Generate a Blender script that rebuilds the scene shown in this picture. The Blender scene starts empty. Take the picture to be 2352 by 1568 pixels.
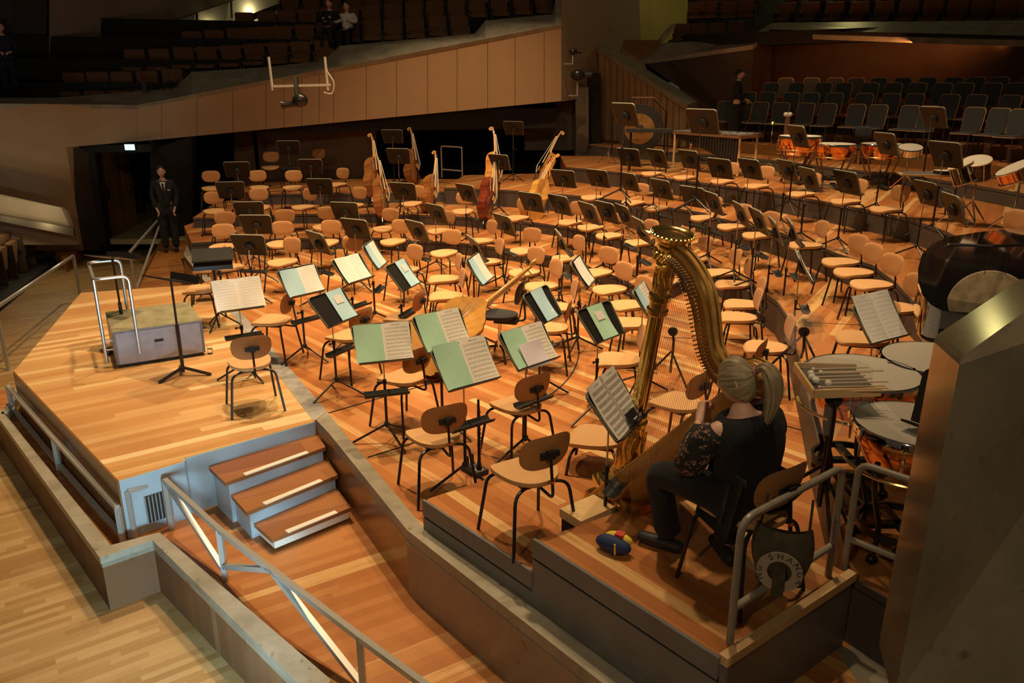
import bpy, bmesh, math, random
from mathutils import Vector, Matrix, Euler
random.seed(7)
sc = bpy.context.scene
COL = sc.collection
PI = math.pi
def R(d): return math.radians(d)

# ------------------------------------------------------------------ camera (also used to read floor points off the survey of the hall)
F_PX, PITCH, CAM_H = 1829.0, math.radians(18.03), 3.0
CT, ST = math.cos(PITCH), math.sin(PITCH)
def ray(u, v):
    a = (u - 1176.0) / F_PX; b = (v - 784.0) / F_PX
    return (a, CT - b * ST, -ST - b * CT)
def at(u, v, z=0.0):
    """point of the hall at height z"""
    d = ray(u, v); t = (z - CAM_H) / d[2]
    return Vector((d[0] * t, d[1] * t, z))
def aty(u, v, y):
    d = ray(u, v); t = y / d[1]
    return Vector((d[0] * t, y, CAM_H + d[2] * t))
def over(u, v, p):
    """height above plan point p"""
    d = ray(u, v); t = math.hypot(p[0], p[1]) / math.hypot(d[0], d[1])
    return CAM_H + d[2] * t

cam_d = bpy.data.cameras.new('camera'); cam = bpy.data.objects.new('camera', cam_d); COL.objects.link(cam)
cam_d.sensor_width = 36.0; cam_d.lens = F_PX / 2352.0 * 36.0
cam_d.clip_start = 0.05; cam_d.clip_end = 200
cam.location = (0, 0, CAM_H); cam.rotation_euler = (math.pi / 2 - PITCH, 0, 0)
sc.camera = cam

# ------------------------------------------------------------------ materials
M = {}
def new_mat(name):
    m = bpy.data.materials.new(name); m.use_nodes = True
    nt = m.node_tree; bs = nt.nodes['Principled BSDF']
    M[name] = m
    return m, nt, bs
def N(nt, typ, **kw):
    n = nt.nodes.new(typ)
    for k, v in kw.items():
        if k.startswith('i_'):
            key = k[2:]
            key = int(key) if key.isdigit() else key.replace('_', ' ')
            n.inputs[key].default_value = v
        else: setattr(n, k, v)
    return n
def L(nt, a, b): nt.links.new(a, b)
def ramp(nt, stops, interp='LINEAR'):
    r = nt.nodes.new('ShaderNodeValToRGB'); cr = r.color_ramp; cr.interpolation = interp
    while len(cr.elements) > 1: cr.elements.remove(cr.elements[-1])
    cr.elements[0].position = stops[0][0]; cr.elements[0].color = (*stops[0][1], 1)
    for p, c in stops[1:]:
        e = cr.elements.new(p); e.color = (*c, 1)
    return r
def math_(nt, op, a, b=None, c=None):
    n = nt.nodes.new('ShaderNodeMath'); n.operation = op
    for i, v in enumerate((a, b, c)):
        if v is None: continue
        if isinstance(v, (int, float)): n.inputs[i].default_value = v
        else: nt.links.new(v, n.inputs[i])
    return n.outputs[0]
def plain(name, col, rough=0.5, metal=0.0, spec=0.5, noise=0.0, nscale=20.0, bump=0.0, trans=0.0, coat=0.0, emit=None, estr=0.0, sheen=0.0):
    m, nt, bs = new_mat(name)
    bs.inputs['Roughness'].default_value = rough; bs.inputs['Metallic'].default_value = metal
    bs.inputs['Specular IOR Level'].default_value = spec
    bs.inputs['Transmission Weight'].default_value = trans
    bs.inputs['Coat Weight'].default_value = coat; bs.inputs['Coat Roughness'].default_value = 0.05
    bs.inputs['Sheen Weight'].default_value = sheen
    if emit:
        bs.inputs['Emission Color'].default_value = (*emit, 1); bs.inputs['Emission Strength'].default_value = estr
    tc = N(nt, 'ShaderNodeTexCoord')
    nz = N(nt, 'ShaderNodeTexNoise'); nz.inputs['Scale'].default_value = nscale; nz.inputs['Detail'].default_value = 4
    L(nt, tc.outputs['Object'], nz.inputs['Vector'])
    k = max(noise, 0.0)
    r = ramp(nt, [(0.3, tuple(c * (1 - k) for c in col)), (0.7, tuple(min(1, c * (1 + k)) for c in col))])
    L(nt, nz.outputs['Fac'], r.inputs['Fac']); L(nt, r.outputs['Color'], bs.inputs['Base Color'])
    if bump:
        b = N(nt, 'ShaderNodeBump'); b.inputs['Strength'].default_value = bump; b.inputs['Distance'].default_value = 0.004
        L(nt, nz.outputs['Fac'], b.inputs['Height']); L(nt, b.outputs['Normal'], bs.inputs['Normal'])
    return m
def planks(name, ang, stops, row=0.085, length=2.4, rough=0.28, grain=0.35):
    """strip floor: every board its own tone, grain along the board"""
    m, nt, bs = new_mat(name)
    g = N(nt, 'ShaderNodeNewGeometry')
    mp = N(nt, 'ShaderNodeVectorRotate'); mp.rotation_type = 'Z_AXIS'; mp.inputs['Angle'].default_value = -R(ang)
    L(nt, g.outputs['Position'], mp.inputs['Vector'])
    sx = N(nt, 'ShaderNodeSeparateXYZ'); L(nt, mp.outputs['Vector'], sx.inputs[0])
    yrow = math_(nt, 'DIVIDE', sx.outputs['Y'], row); rowi = math_(nt, 'FLOOR', yrow)
    w1 = N(nt, 'ShaderNodeTexWhiteNoise'); w1.noise_dimensions = '1D'; L(nt, rowi, w1.inputs['W'])
    xl = math_(nt, 'ADD', math_(nt, 'DIVIDE', sx.outputs['X'], length), math_(nt, 'MULTIPLY', w1.outputs['Value'], 7.0))
    coli = math_(nt, 'FLOOR', xl)
    cv = N(nt, 'ShaderNodeCombineXYZ'); L(nt, rowi, cv.inputs[0]); L(nt, coli, cv.inputs[1])
    w2 = N(nt, 'ShaderNodeTexWhiteNoise'); w2.noise_dimensions = '2D'; L(nt, cv.outputs[0], w2.inputs['Vector'])
    gv = N(nt, 'ShaderNodeCombineXYZ')
    L(nt, math_(nt, 'MULTIPLY', sx.outputs['X'], 1.2), gv.inputs[0]); L(nt, math_(nt, 'MULTIPLY', sx.outputs['Y'], 45.0), gv.inputs[1])
    L(nt, math_(nt, 'MULTIPLY', w2.outputs['Value'], 30.0), gv.inputs[2])
    nz = N(nt, 'ShaderNodeTexNoise'); nz.inputs['Scale'].default_value = 1.0; nz.inputs['Detail'].default_value = 5; L(nt, gv.outputs[0], nz.inputs['Vector'])
    fac = math_(nt, 'ADD', w2.outputs['Value'], math_(nt, 'MULTIPLY', math_(nt, 'SUBTRACT', nz.outputs['Fac'], 0.5), grain))
    r = ramp(nt, stops); L(nt, fac, r.inputs['Fac'])
    fr = math_(nt, 'FRACT', yrow)
    seam = math_(nt, 'LESS_THAN', math_(nt, 'MINIMUM', fr, math_(nt, 'SUBTRACT', 1.0, fr)), 0.012)
    mx = N(nt, 'ShaderNodeMix'); mx.data_type = 'RGBA'; mx.blend_type = 'MULTIPLY'
    L(nt, math_(nt, 'MULTIPLY', seam, 0.35), mx.inputs['Factor']); L(nt, r.outputs['Color'], mx.inputs['A']); mx.inputs['B'].default_value = (0.2, 0.12, 0.08, 1)
    # large worn patches
    pz = N(nt, 'ShaderNodeTexNoise'); pz.inputs['Scale'].default_value = 0.9; pz.inputs['Detail'].default_value = 6; L(nt, g.outputs['Position'], pz.inputs['Vector'])
    pr = ramp(nt, [(0.3, (0.86, 0.84, 0.82)), (0.65, (1.0, 1.0, 1.0))]); L(nt, pz.outputs['Fac'], pr.inputs['Fac'])
    m2 = N(nt, 'ShaderNodeMix'); m2.data_type = 'RGBA'; m2.blend_type = 'MULTIPLY'; m2.inputs['Factor'].default_value = 1.0
    L(nt, mx.outputs['Result'], m2.inputs['A']); L(nt, pr.outputs['Color'], m2.inputs['B'])
    L(nt, m2.outputs['Result'], bs.inputs['Base Color'])
    rr = math_(nt, 'ADD', math_(nt, 'MULTIPLY', pz.outputs['Fac'], 0.25), rough)
    L(nt, rr, bs.inputs['Roughness'])
    bs.inputs['Specular IOR Level'].default_value = 0.35
    return m
def stone(name, c1, c2, scale=3.0, rough=0.35, stretch=(1, 1, 1)):
    m, nt, bs = new_mat(name)
    g = N(nt, 'ShaderNodeNewGeometry')
    mp = N(nt, 'ShaderNodeMapping'); mp.inputs['Scale'].default_value = stretch; L(nt, g.outputs['Position'], mp.inputs['Vector'])
    a = N(nt, 'ShaderNodeTexNoise'); a.inputs['Scale'].default_value = scale; a.inputs['Detail'].default_value = 8; a.inputs['Roughness'].default_value = 0.65
    L(nt, mp.outputs['Vector'], a.inputs['Vector'])
    b = N(nt, 'ShaderNodeTexNoise'); b.inputs['Scale'].default_value = scale * 7; b.inputs['Detail'].default_value = 4; L(nt, mp.outputs['Vector'], b.inputs['Vector'])
    r = ramp(nt, [(0.3, c1), (0.7, c2)]); L(nt, a.outputs['Fac'], r.inputs['Fac'])
    pit = ramp(nt, [(0.27, (0.45, 0.42, 0.38)), (0.36, (1, 1, 1))]); L(nt, b.outputs['Fac'], pit.inputs['Fac'])
    mx = N(nt, 'ShaderNodeMix'); mx.data_type = 'RGBA'; mx.blend_type = 'MULTIPLY'; mx.inputs['Factor'].default_value = 0.8
    L(nt, r.outputs['Color'], mx.inputs['A']); L(nt, pit.outputs['Color'], mx.inputs['B']); L(nt, mx.outputs['Result'], bs.inputs['Base Color'])
    bs.inputs['Roughness'].default_value = rough
    return m
def wood(name, c1, c2, scale=(1, 14, 1), rough=0.3, coat=0.0):
    m, nt, bs = new_mat(name)
    tc = N(nt, 'ShaderNodeTexCoord'); mp = N(nt, 'ShaderNodeMapping'); mp.inputs['Scale'].default_value = scale
    L(nt, tc.outputs['Object'], mp.inputs['Vector'])
    a = N(nt, 'ShaderNodeTexNoise'); a.inputs['Scale'].default_value = 3.0; a.inputs['Detail'].default_value = 6; L(nt, mp.outputs['Vector'], a.inputs['Vector'])
    r = ramp(nt, [(0.3, c1), (0.7, c2)]); L(nt, a.outputs['Fac'], r.inputs['Fac']); L(nt, r.outputs['Color'], bs.inputs['Base Color'])
    bs.inputs['Roughness'].default_value = rough; bs.inputs['Coat Weight'].default_value = coat; bs.inputs['Coat Roughness'].default_value = 0.06
    return m
def notation(name, paper=(0.80, 0.77, 0.68), rows=10.0, dens=0.5, ink=(0.12, 0.10, 0.09), margin=True, head=True):
    """printed music: staves of five lines with note clusters, drawn from the sheet's UV map"""
    m, nt, bs = new_mat(name)
    uv = N(nt, 'ShaderNodeUVMap'); uv.uv_map = 'UVMap'
    s = N(nt, 'ShaderNodeSeparateXYZ'); L(nt, uv.outputs['UV'], s.inputs[0])
    x, y = s.outputs['X'], s.outputs['Y']
    yr = math_(nt, 'MULTIPLY', y, rows); f = math_(nt, 'FRACT', yr); ri = math_(nt, 'FLOOR', yr)
    band = math_(nt, 'MULTIPLY', math_(nt, 'GREATER_THAN', f, 0.3), math_(nt, 'LESS_THAN', f, 0.68))
    lines = math_(nt, 'LESS_THAN', math_(nt, 'FRACT', math_(nt, 'MULTIPLY', f, 13.0)), 0.16)
    staff = math_(nt, 'MULTIPLY', math_(nt, 'MULTIPLY', lines, band), 0.5)
    v = N(nt, 'ShaderNodeCombineXYZ'); L(nt, math_(nt, 'MULTIPLY', x, 46.0), v.inputs[0]); L(nt, math_(nt, 'MULTIPLY', y, rows * 9), v.inputs[1])
    nz = N(nt, 'ShaderNodeTexNoise'); nz.inputs['Scale'].default_value = 0.9; nz.inputs['Detail'].default_value = 2; L(nt, v.outputs[0], nz.inputs['Vector'])
    wide = math_(nt, 'MULTIPLY', math_(nt, 'GREATER_THAN', f, 0.2), math_(nt, 'LESS_THAN', f, 0.8))
    notes = math_(nt, 'MULTIPLY', math_(nt, 'GREATER_THAN', nz.outputs['Fac'], 1.0 - dens), wide)
    inkf = math_(nt, 'MAXIMUM', staff, math_(nt, 'MULTIPLY', notes, 0.75))
    if margin:
        mm = math_(nt, 'MULTIPLY', math_(nt, 'GREATER_THAN', x, 0.09), math_(nt, 'LESS_THAN', x, 0.93))
        mm = math_(nt, 'MULTIPLY', mm, math_(nt, 'MULTIPLY', math_(nt, 'GREATER_THAN', y, 0.05), math_(nt, 'LESS_THAN', y, 0.88 if head else 0.95)))
        inkf = math_(nt, 'MULTIPLY', inkf, mm)
    if head:
        t = math_(nt, 'MULTIPLY', math_(nt, 'GREATER_THAN', x, 0.34), math_(nt, 'LESS_THAN', x, 0.66))
        t = math_(nt, 'MULTIPLY', t, math_(nt, 'MULTIPLY', math_(nt, 'GREATER_THAN', y, 0.92), math_(nt, 'LESS_THAN', y, 0.945)))
        t = math_(nt, 'MULTIPLY', t, math_(nt, 'GREATER_THAN', nz.outputs['Fac'], 0.45))
        inkf = math_(nt, 'MAXIMUM', inkf, math_(nt, 'MULTIPLY', t, 0.7))
    mx = N(nt, 'ShaderNodeMix'); mx.data_type = 'RGBA'
    L(nt, inkf, mx.inputs['Factor']); mx.inputs['A'].default_value = (*paper, 1); mx.inputs['B'].default_value = (*ink, 1)
    L(nt, mx.outputs['Result'], bs.inputs['Base Color']); bs.inputs['Roughness'].default_value = 0.8; bs.inputs['Specular IOR Level'].default_value = 0.1
    return m

WARM = [(0.0, (0.36, 0.125, 0.032)), (0.4, (0.43, 0.165, 0.045)), (0.75, (0.48, 0.20, 0.060)), (0.9, (0.52, 0.25, 0.085)), (0.98, (0.64, 0.40, 0.16))]
PALE = [(0.0, (0.50, 0.25, 0.085)), (0.4, (0.56, 0.31, 0.115)), (0.75, (0.61, 0.37, 0.15)), (0.92, (0.70, 0.50, 0.24)), (1.0, (0.76, 0.58, 0.32))]
planks('floor_front_planks', 35, PALE, row=0.10, length=3.4)
planks('floor_stage_planks', -48, WARM, row=0.085, length=2.6)
planks('floor_box_planks', -51, WARM, row=0.085, length=2.2)
planks('floor_riser_planks', 58, WARM, row=0.085, length=2.2)
planks('floor_walk_planks', 32, [(0.0, (0.36, 0.135, 0.035)), (0.6, (0.42, 0.17, 0.05)), (0.9, (0.46, 0.21, 0.065)), (0.98, (0.60, 0.36, 0.14))], row=0.075, length=2.2)
planks('floor_hall_planks', 36, [(0.0, (0.27, 0.15, 0.05)), (0.5, (0.33, 0.20, 0.075)), (1.0, (0.40, 0.26, 0.11))], row=0.06, length=0.55, rough=0.4)
planks('tread_planks', 30, [(0.0, (0.24, 0.09, 0.03)), (1.0, (0.36, 0.155, 0.05))], row=0.28, length=6)
stone('stone_coping', (0.20, 0.175, 0.125), (0.36, 0.33, 0.25), 2.5, 0.4)
stone('stone_face', (0.19, 0.165, 0.12), (0.31, 0.28, 0.215), 1.6, 0.3, (1, 1, 0.6))
stone('stone_rose', (0.22, 0.165, 0.125), (0.32, 0.25, 0.2), 1.4, 0.35)
stone('stone_near', (0.14, 0.115, 0.075), (0.27, 0.225, 0.155), 1.6, 0.16, (1.0, 1.0, 1.0))
plain('riser_paint', (0.085, 0.072, 0.060), 0.55, noise=0.06, nscale=6)
plain('box_paint', (0.15, 0.148, 0.145), 0.4, noise=0.12, nscale=5)
plain('grey_paint_cool_lit', (0.36, 0.42, 0.45), 0.42, noise=0.06, nscale=5)  # grey paint with the blue cast of the cool light mixed into its colour
plain('podium_paint', (0.33, 0.31, 0.34), 0.4, noise=0.12, nscale=9)
stone('podium_carpet', (0.16, 0.145, 0.075), (0.30, 0.28, 0.16), 5, 0.85)
stone('metal_strip', (0.18, 0.18, 0.16), (0.42, 0.40, 0.36), 4, 0.4)
plain('black_gap', (0.012, 0.011, 0.01), 0.8)
plain('brown_panel', (0.22, 0.105, 0.035), 0.25, noise=0.12, nscale=3)
plain('cream_panel', (0.46, 0.285, 0.145), 0.6, noise=0.03, nscale=2)
plain('upper_wall', (0.30, 0.22, 0.15), 0.7, noise=0.04)
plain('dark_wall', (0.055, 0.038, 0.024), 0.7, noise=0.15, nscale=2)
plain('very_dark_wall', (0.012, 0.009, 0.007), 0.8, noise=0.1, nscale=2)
plain('rear_wall', (0.13, 0.07, 0.033), 0.6, noise=0.25, nscale=1.5)
stone('green_concrete', (0.11, 0.095, 0.055), (0.17, 0.145, 0.09), 1.2, 0.6)
plain('choir_wall', (0.10, 0.048, 0.02), 0.55, noise=0.15, nscale=2)
wood('slat_wood', (0.27, 0.17, 0.09), (0.40, 0.27, 0.15), (5, 5, 0.6), 0.5)
plain('yellow_wall', (0.55, 0.45, 0.10), 0.6)
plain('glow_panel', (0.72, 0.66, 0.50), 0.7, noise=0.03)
plain('oak_door', (0.55, 0.32, 0.10), 0.4, noise=0.12, nscale=4)
plain('corridor_wall', (0.55, 0.58, 0.68), 0.6)
plain('corridor_floor', (0.42, 0.36, 0.20), 0.5)
plain('black_metal', (0.012, 0.011, 0.011), 0.35, spec=0.5)
plain('desk_black', (0.016, 0.014, 0.012), 0.42, spec=0.4)
plain('desk_rim_catchlight', (0.22, 0.22, 0.16), 0.5)  # paler than the desk: top light caught on its edge, put into the colour
plain('felt_tray', (0.05, 0.05, 0.045), 0.9, noise=0.2, nscale=40)
plain('steel', (0.62, 0.60, 0.56), 0.25, metal=1.0)
plain('chrome', (0.8, 0.8, 0.78), 0.08, metal=1.0)
plain('rail_paint', (0.34, 0.31, 0.25), 0.35, noise=0.06, nscale=30)
plain('rail_steel', (0.42, 0.41, 0.37), 0.3, metal=0.35)
plain('silver_rail', (0.5, 0.5, 0.5), 0.3, metal=0.7)
plain('white_edge', (0.72, 0.68, 0.58), 0.4)
plain('tan_fabric', (0.58, 0.325, 0.125), 0.75, noise=0.05, nscale=90, bump=0.25, sheen=0.1)
plain('tan_back', (0.46, 0.215, 0.07), 0.75, noise=0.05, nscale=90, bump=0.25, sheen=0.1)
plain('grey_fabric', (0.055, 0.062, 0.066), 0.85, noise=0.1, nscale=80, sheen=0.2)
plain('ply_edge', (0.62, 0.38, 0.16), 0.45)
plain('brown_seat', (0.17, 0.075, 0.028), 0.8, noise=0.1, nscale=60)
plain('brown_seat_dark', (0.045, 0.022, 0.012), 0.6, noise=0.1, nscale=30)
plain('seat_edge', (0.50, 0.24, 0.07), 0.6)
plain('black_rubber', (0.015, 0.015, 0.016), 0.6)
plain('black_cloth', (0.010, 0.0095, 0.011), 0.9, noise=0.15, nscale=40, sheen=0.05)
plain('suit_cloth', (0.012, 0.012, 0.018), 0.8)
plain('white_cloth', (0.7, 0.7, 0.7), 0.8)
plain('skin', (0.72, 0.42, 0.30), 0.5, noise=0.05, nscale=15)
plain('dark_hair', (0.03, 0.018, 0.01), 0.5)
plain('eye_white', (0.8, 0.78, 0.74), 0.3)
plain('lip', (0.5, 0.2, 0.16), 0.5)
plain('gold', (0.90, 0.62, 0.20), 0.16, metal=1.0, noise=0.1, nscale=12)
plain('gold_relief', (0.86, 0.56, 0.16), 0.25, metal=1.0, noise=0.25, nscale=55, bump=1.0)
wood('maple', (0.50, 0.25, 0.055), (0.66, 0.36, 0.10), (2, 2, 10), 0.28, 0.6)
wood('spruce', (0.40, 0.165, 0.035), (0.52, 0.24, 0.06), (24, 24, 1), 0.3, 0.4)
wood('bass_amber', (0.42, 0.16, 0.03), (0.58, 0.26, 0.06), (1, 1, 6), 0.2, 0.7)
wood('bass_brown', (0.24, 0.085, 0.02), (0.36, 0.14, 0.035), (1, 1, 6), 0.2, 0.7)
wood('bass_red', (0.13, 0.02, 0.01), (0.22, 0.04, 0.015), (1, 1, 6), 0.18, 0.7)
wood('bass_honey', (0.55, 0.27, 0.055), (0.68, 0.36, 0.09), (1, 1, 6), 0.2, 0.7)
plain('ebony', (0.02, 0.014, 0.01), 0.3)
plain('fingerboard_light', (0.60, 0.50, 0.36), 0.3)
plain('copper', (0.90, 0.36, 0.11), 0.16, metal=1.0, noise=0.10, nscale=6, bump=0.25)
plain('drumhead', (0.52, 0.48, 0.40), 0.55, noise=0.04, nscale=4)
plain('calf_head', (0.44, 0.33, 0.18), 0.7, noise=0.3, nscale=14)
plain('black_gloss', (0.008, 0.008, 0.010), 0.08, coat=1.0)
plain('bronze', (0.42, 0.22, 0.07), 0.35, metal=0.8, noise=0.3, nscale=8)
plain('gong_rim', (0.035, 0.03, 0.026), 0.5, metal=0.4, noise=0.2, nscale=10)
plain('cymbal_brass', (0.75, 0.58, 0.25), 0.25, metal=1.0)
plain('light_wood', (0.62, 0.42, 0.20), 0.4, noise=0.08, nscale=20)
plain('white_felt', (0.82, 0.79, 0.70), 0.9, noise=0.08, nscale=60)
plain('purple_felt', (0.26, 0.11, 0.24), 0.9)
plain('cover_green', (0.40, 0.66, 0.48), 0.75, noise=0.04, nscale=30)
plain('cover_blue', (0.42, 0.66, 0.76), 0.75, noise=0.03, nscale=30)
plain('paper', (0.80, 0.78, 0.72), 0.8)
plain('paper_lilac', (0.72, 0.68, 0.74), 0.8)
plain('black_folder', (0.012, 0.012, 0.012), 0.5)
notation('music_faint', (0.82, 0.80, 0.74), 11, 0.44, (0.42, 0.40, 0.36))
notation('music_print', (0.78, 0.74, 0.64), 10, 0.46)
notation('music_dense', (0.70, 0.66, 0.56), 9, 0.54, (0.10, 0.09, 0.08))
notation('text_lines', (0.72, 0.68, 0.74), 22, 0.42, (0.45, 0.42, 0.45))
notation('label_print', (0.80, 0.76, 0.72), 4, 0.5, (0.35, 0.3, 0.3), margin=True, head=False)
plain('exit_green', (0.1, 0.7, 0.5), 0.4, emit=(0.35, 1.0, 0.8), estr=3.0)
plain('lamp_white', (1, 1, 1), 0.4, emit=(1.0, 0.86, 0.55), estr=9.0)
plain('tube_cool', (1, 1, 1), 0.4, emit=(0.75, 0.95, 1.0), estr=6.0)
plain('acrylic', (0.9, 0.9, 0.88), 0.05); M['acrylic'].node_tree.nodes['Principled BSDF'].inputs['Alpha'].default_value = 0.14
plain('glass', (1, 1, 1), 0.02, trans=1.0)
plain('bag_cloth', (0.085, 0.072, 0.042), 0.9, noise=0.25, nscale=18, bump=0.6)
plain('bag_print', (0.46, 0.40, 0.29), 0.85)
plain('pouch_blue', (0.012, 0.03, 0.11), 0.7)
plain('pouch_yellow', (0.72, 0.52, 0.05), 0.7)
plain('pouch_red', (0.5, 0.05, 0.03), 0.7)
plain('red_mark', (0.8, 0.1, 0.02), 0.5)
plain('clarinet_wood', (0.01, 0.009, 0.009), 0.25)
plain('blue_cloth', (0.05, 0.12, 0.25), 0.85)
plain('camera_body', (0.015, 0.015, 0.015), 0.3)
plain('cable_white', (0.7, 0.66, 0.56), 0.5)
plain('string_gut', (0.72, 0.60, 0.42), 0.4)
plain('string_red', (0.55, 0.12, 0.06), 0.4)
plain('string_dark', (0.10, 0.08, 0.07), 0.4)
plain('bar_silver', (0.72, 0.74, 0.76), 0.3, metal=0.8)
plain('resonator_grey', (0.06, 0.058, 0.05), 0.35, metal=0.5)
plain('frame_brown', (0.20, 0.10, 0.045), 0.4)
def hair_mat():
    m, nt, bs = new_mat('grey_blond_hair')
    uv = N(nt, 'ShaderNodeUVMap'); uv.uv_map = 'UVMap'
    mp = N(nt, 'ShaderNodeMapping'); mp.inputs['Scale'].default_value = (60, 2.0, 1); L(nt, uv.outputs['UV'], mp.inputs['Vector'])
    nz = N(nt, 'ShaderNodeTexNoise'); nz.inputs['Scale'].default_value = 1.0; nz.inputs['Detail'].default_value = 5; L(nt, mp.outputs['Vector'], nz.inputs['Vector'])
    r = ramp(nt, [(0.3, (0.16, 0.115, 0.06)), (0.55, (0.34, 0.27, 0.16)), (0.75, (0.52, 0.44, 0.30))]); L(nt, nz.outputs['Fac'], r.inputs['Fac'])
    L(nt, r.outputs['Color'], bs.inputs['Base Color']); bs.inputs['Roughness'].default_value = 0.4
    b = N(nt, 'ShaderNodeBump'); b.inputs['Strength'].default_value = 0.6; b.inputs['Distance'].default_value = 0.004
    L(nt, nz.outputs['Fac'], b.inputs['Height']); L(nt, b.outputs['Normal'], bs.inputs['Normal'])
hair_mat()
def lace_mat():
    m, nt, bs = new_mat('black_lace')
    tc = N(nt, 'ShaderNodeTexCoord')
    v = N(nt, 'ShaderNodeTexVoronoi'); v.feature = 'DISTANCE_TO_EDGE'; v.inputs['Scale'].default_value = 34
    nz = N(nt, 'ShaderNodeTexNoise'); nz.inputs['Scale'].default_value = 14; L(nt, tc.outputs['Object'], nz.inputs['Vector'])
    mx = N(nt, 'ShaderNodeMix'); mx.data_type = 'RGBA'; mx.inputs['Factor'].default_value = 0.12
    L(nt, tc.outputs['Object'], mx.inputs['A']); L(nt, nz.outputs['Color'], mx.inputs['B']); L(nt, mx.outputs['Result'], v.inputs['Vector'])
    n2 = N(nt, 'ShaderNodeTexNoise'); n2.inputs['Scale'].default_value = 22; L(nt, tc.outputs['Object'], n2.inputs['Vector'])
    hole = math_(nt, 'MULTIPLY', math_(nt, 'GREATER_THAN', v.outputs['Distance'], 0.10), math_(nt, 'GREATER_THAN', n2.outputs['Fac'], 0.52))
    r = ramp(nt, [(0.0, (0.011, 0.010, 0.011)), (1.0, (0.30, 0.17, 0.11))], 'CONSTANT'); r.color_ramp.elements[1].position = 0.5
    L(nt, hole, r.inputs['Fac']); L(nt, r.outputs['Color'], bs.inputs['Base Color']); bs.inputs['Roughness'].default_value = 0.8
lace_mat()

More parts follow.
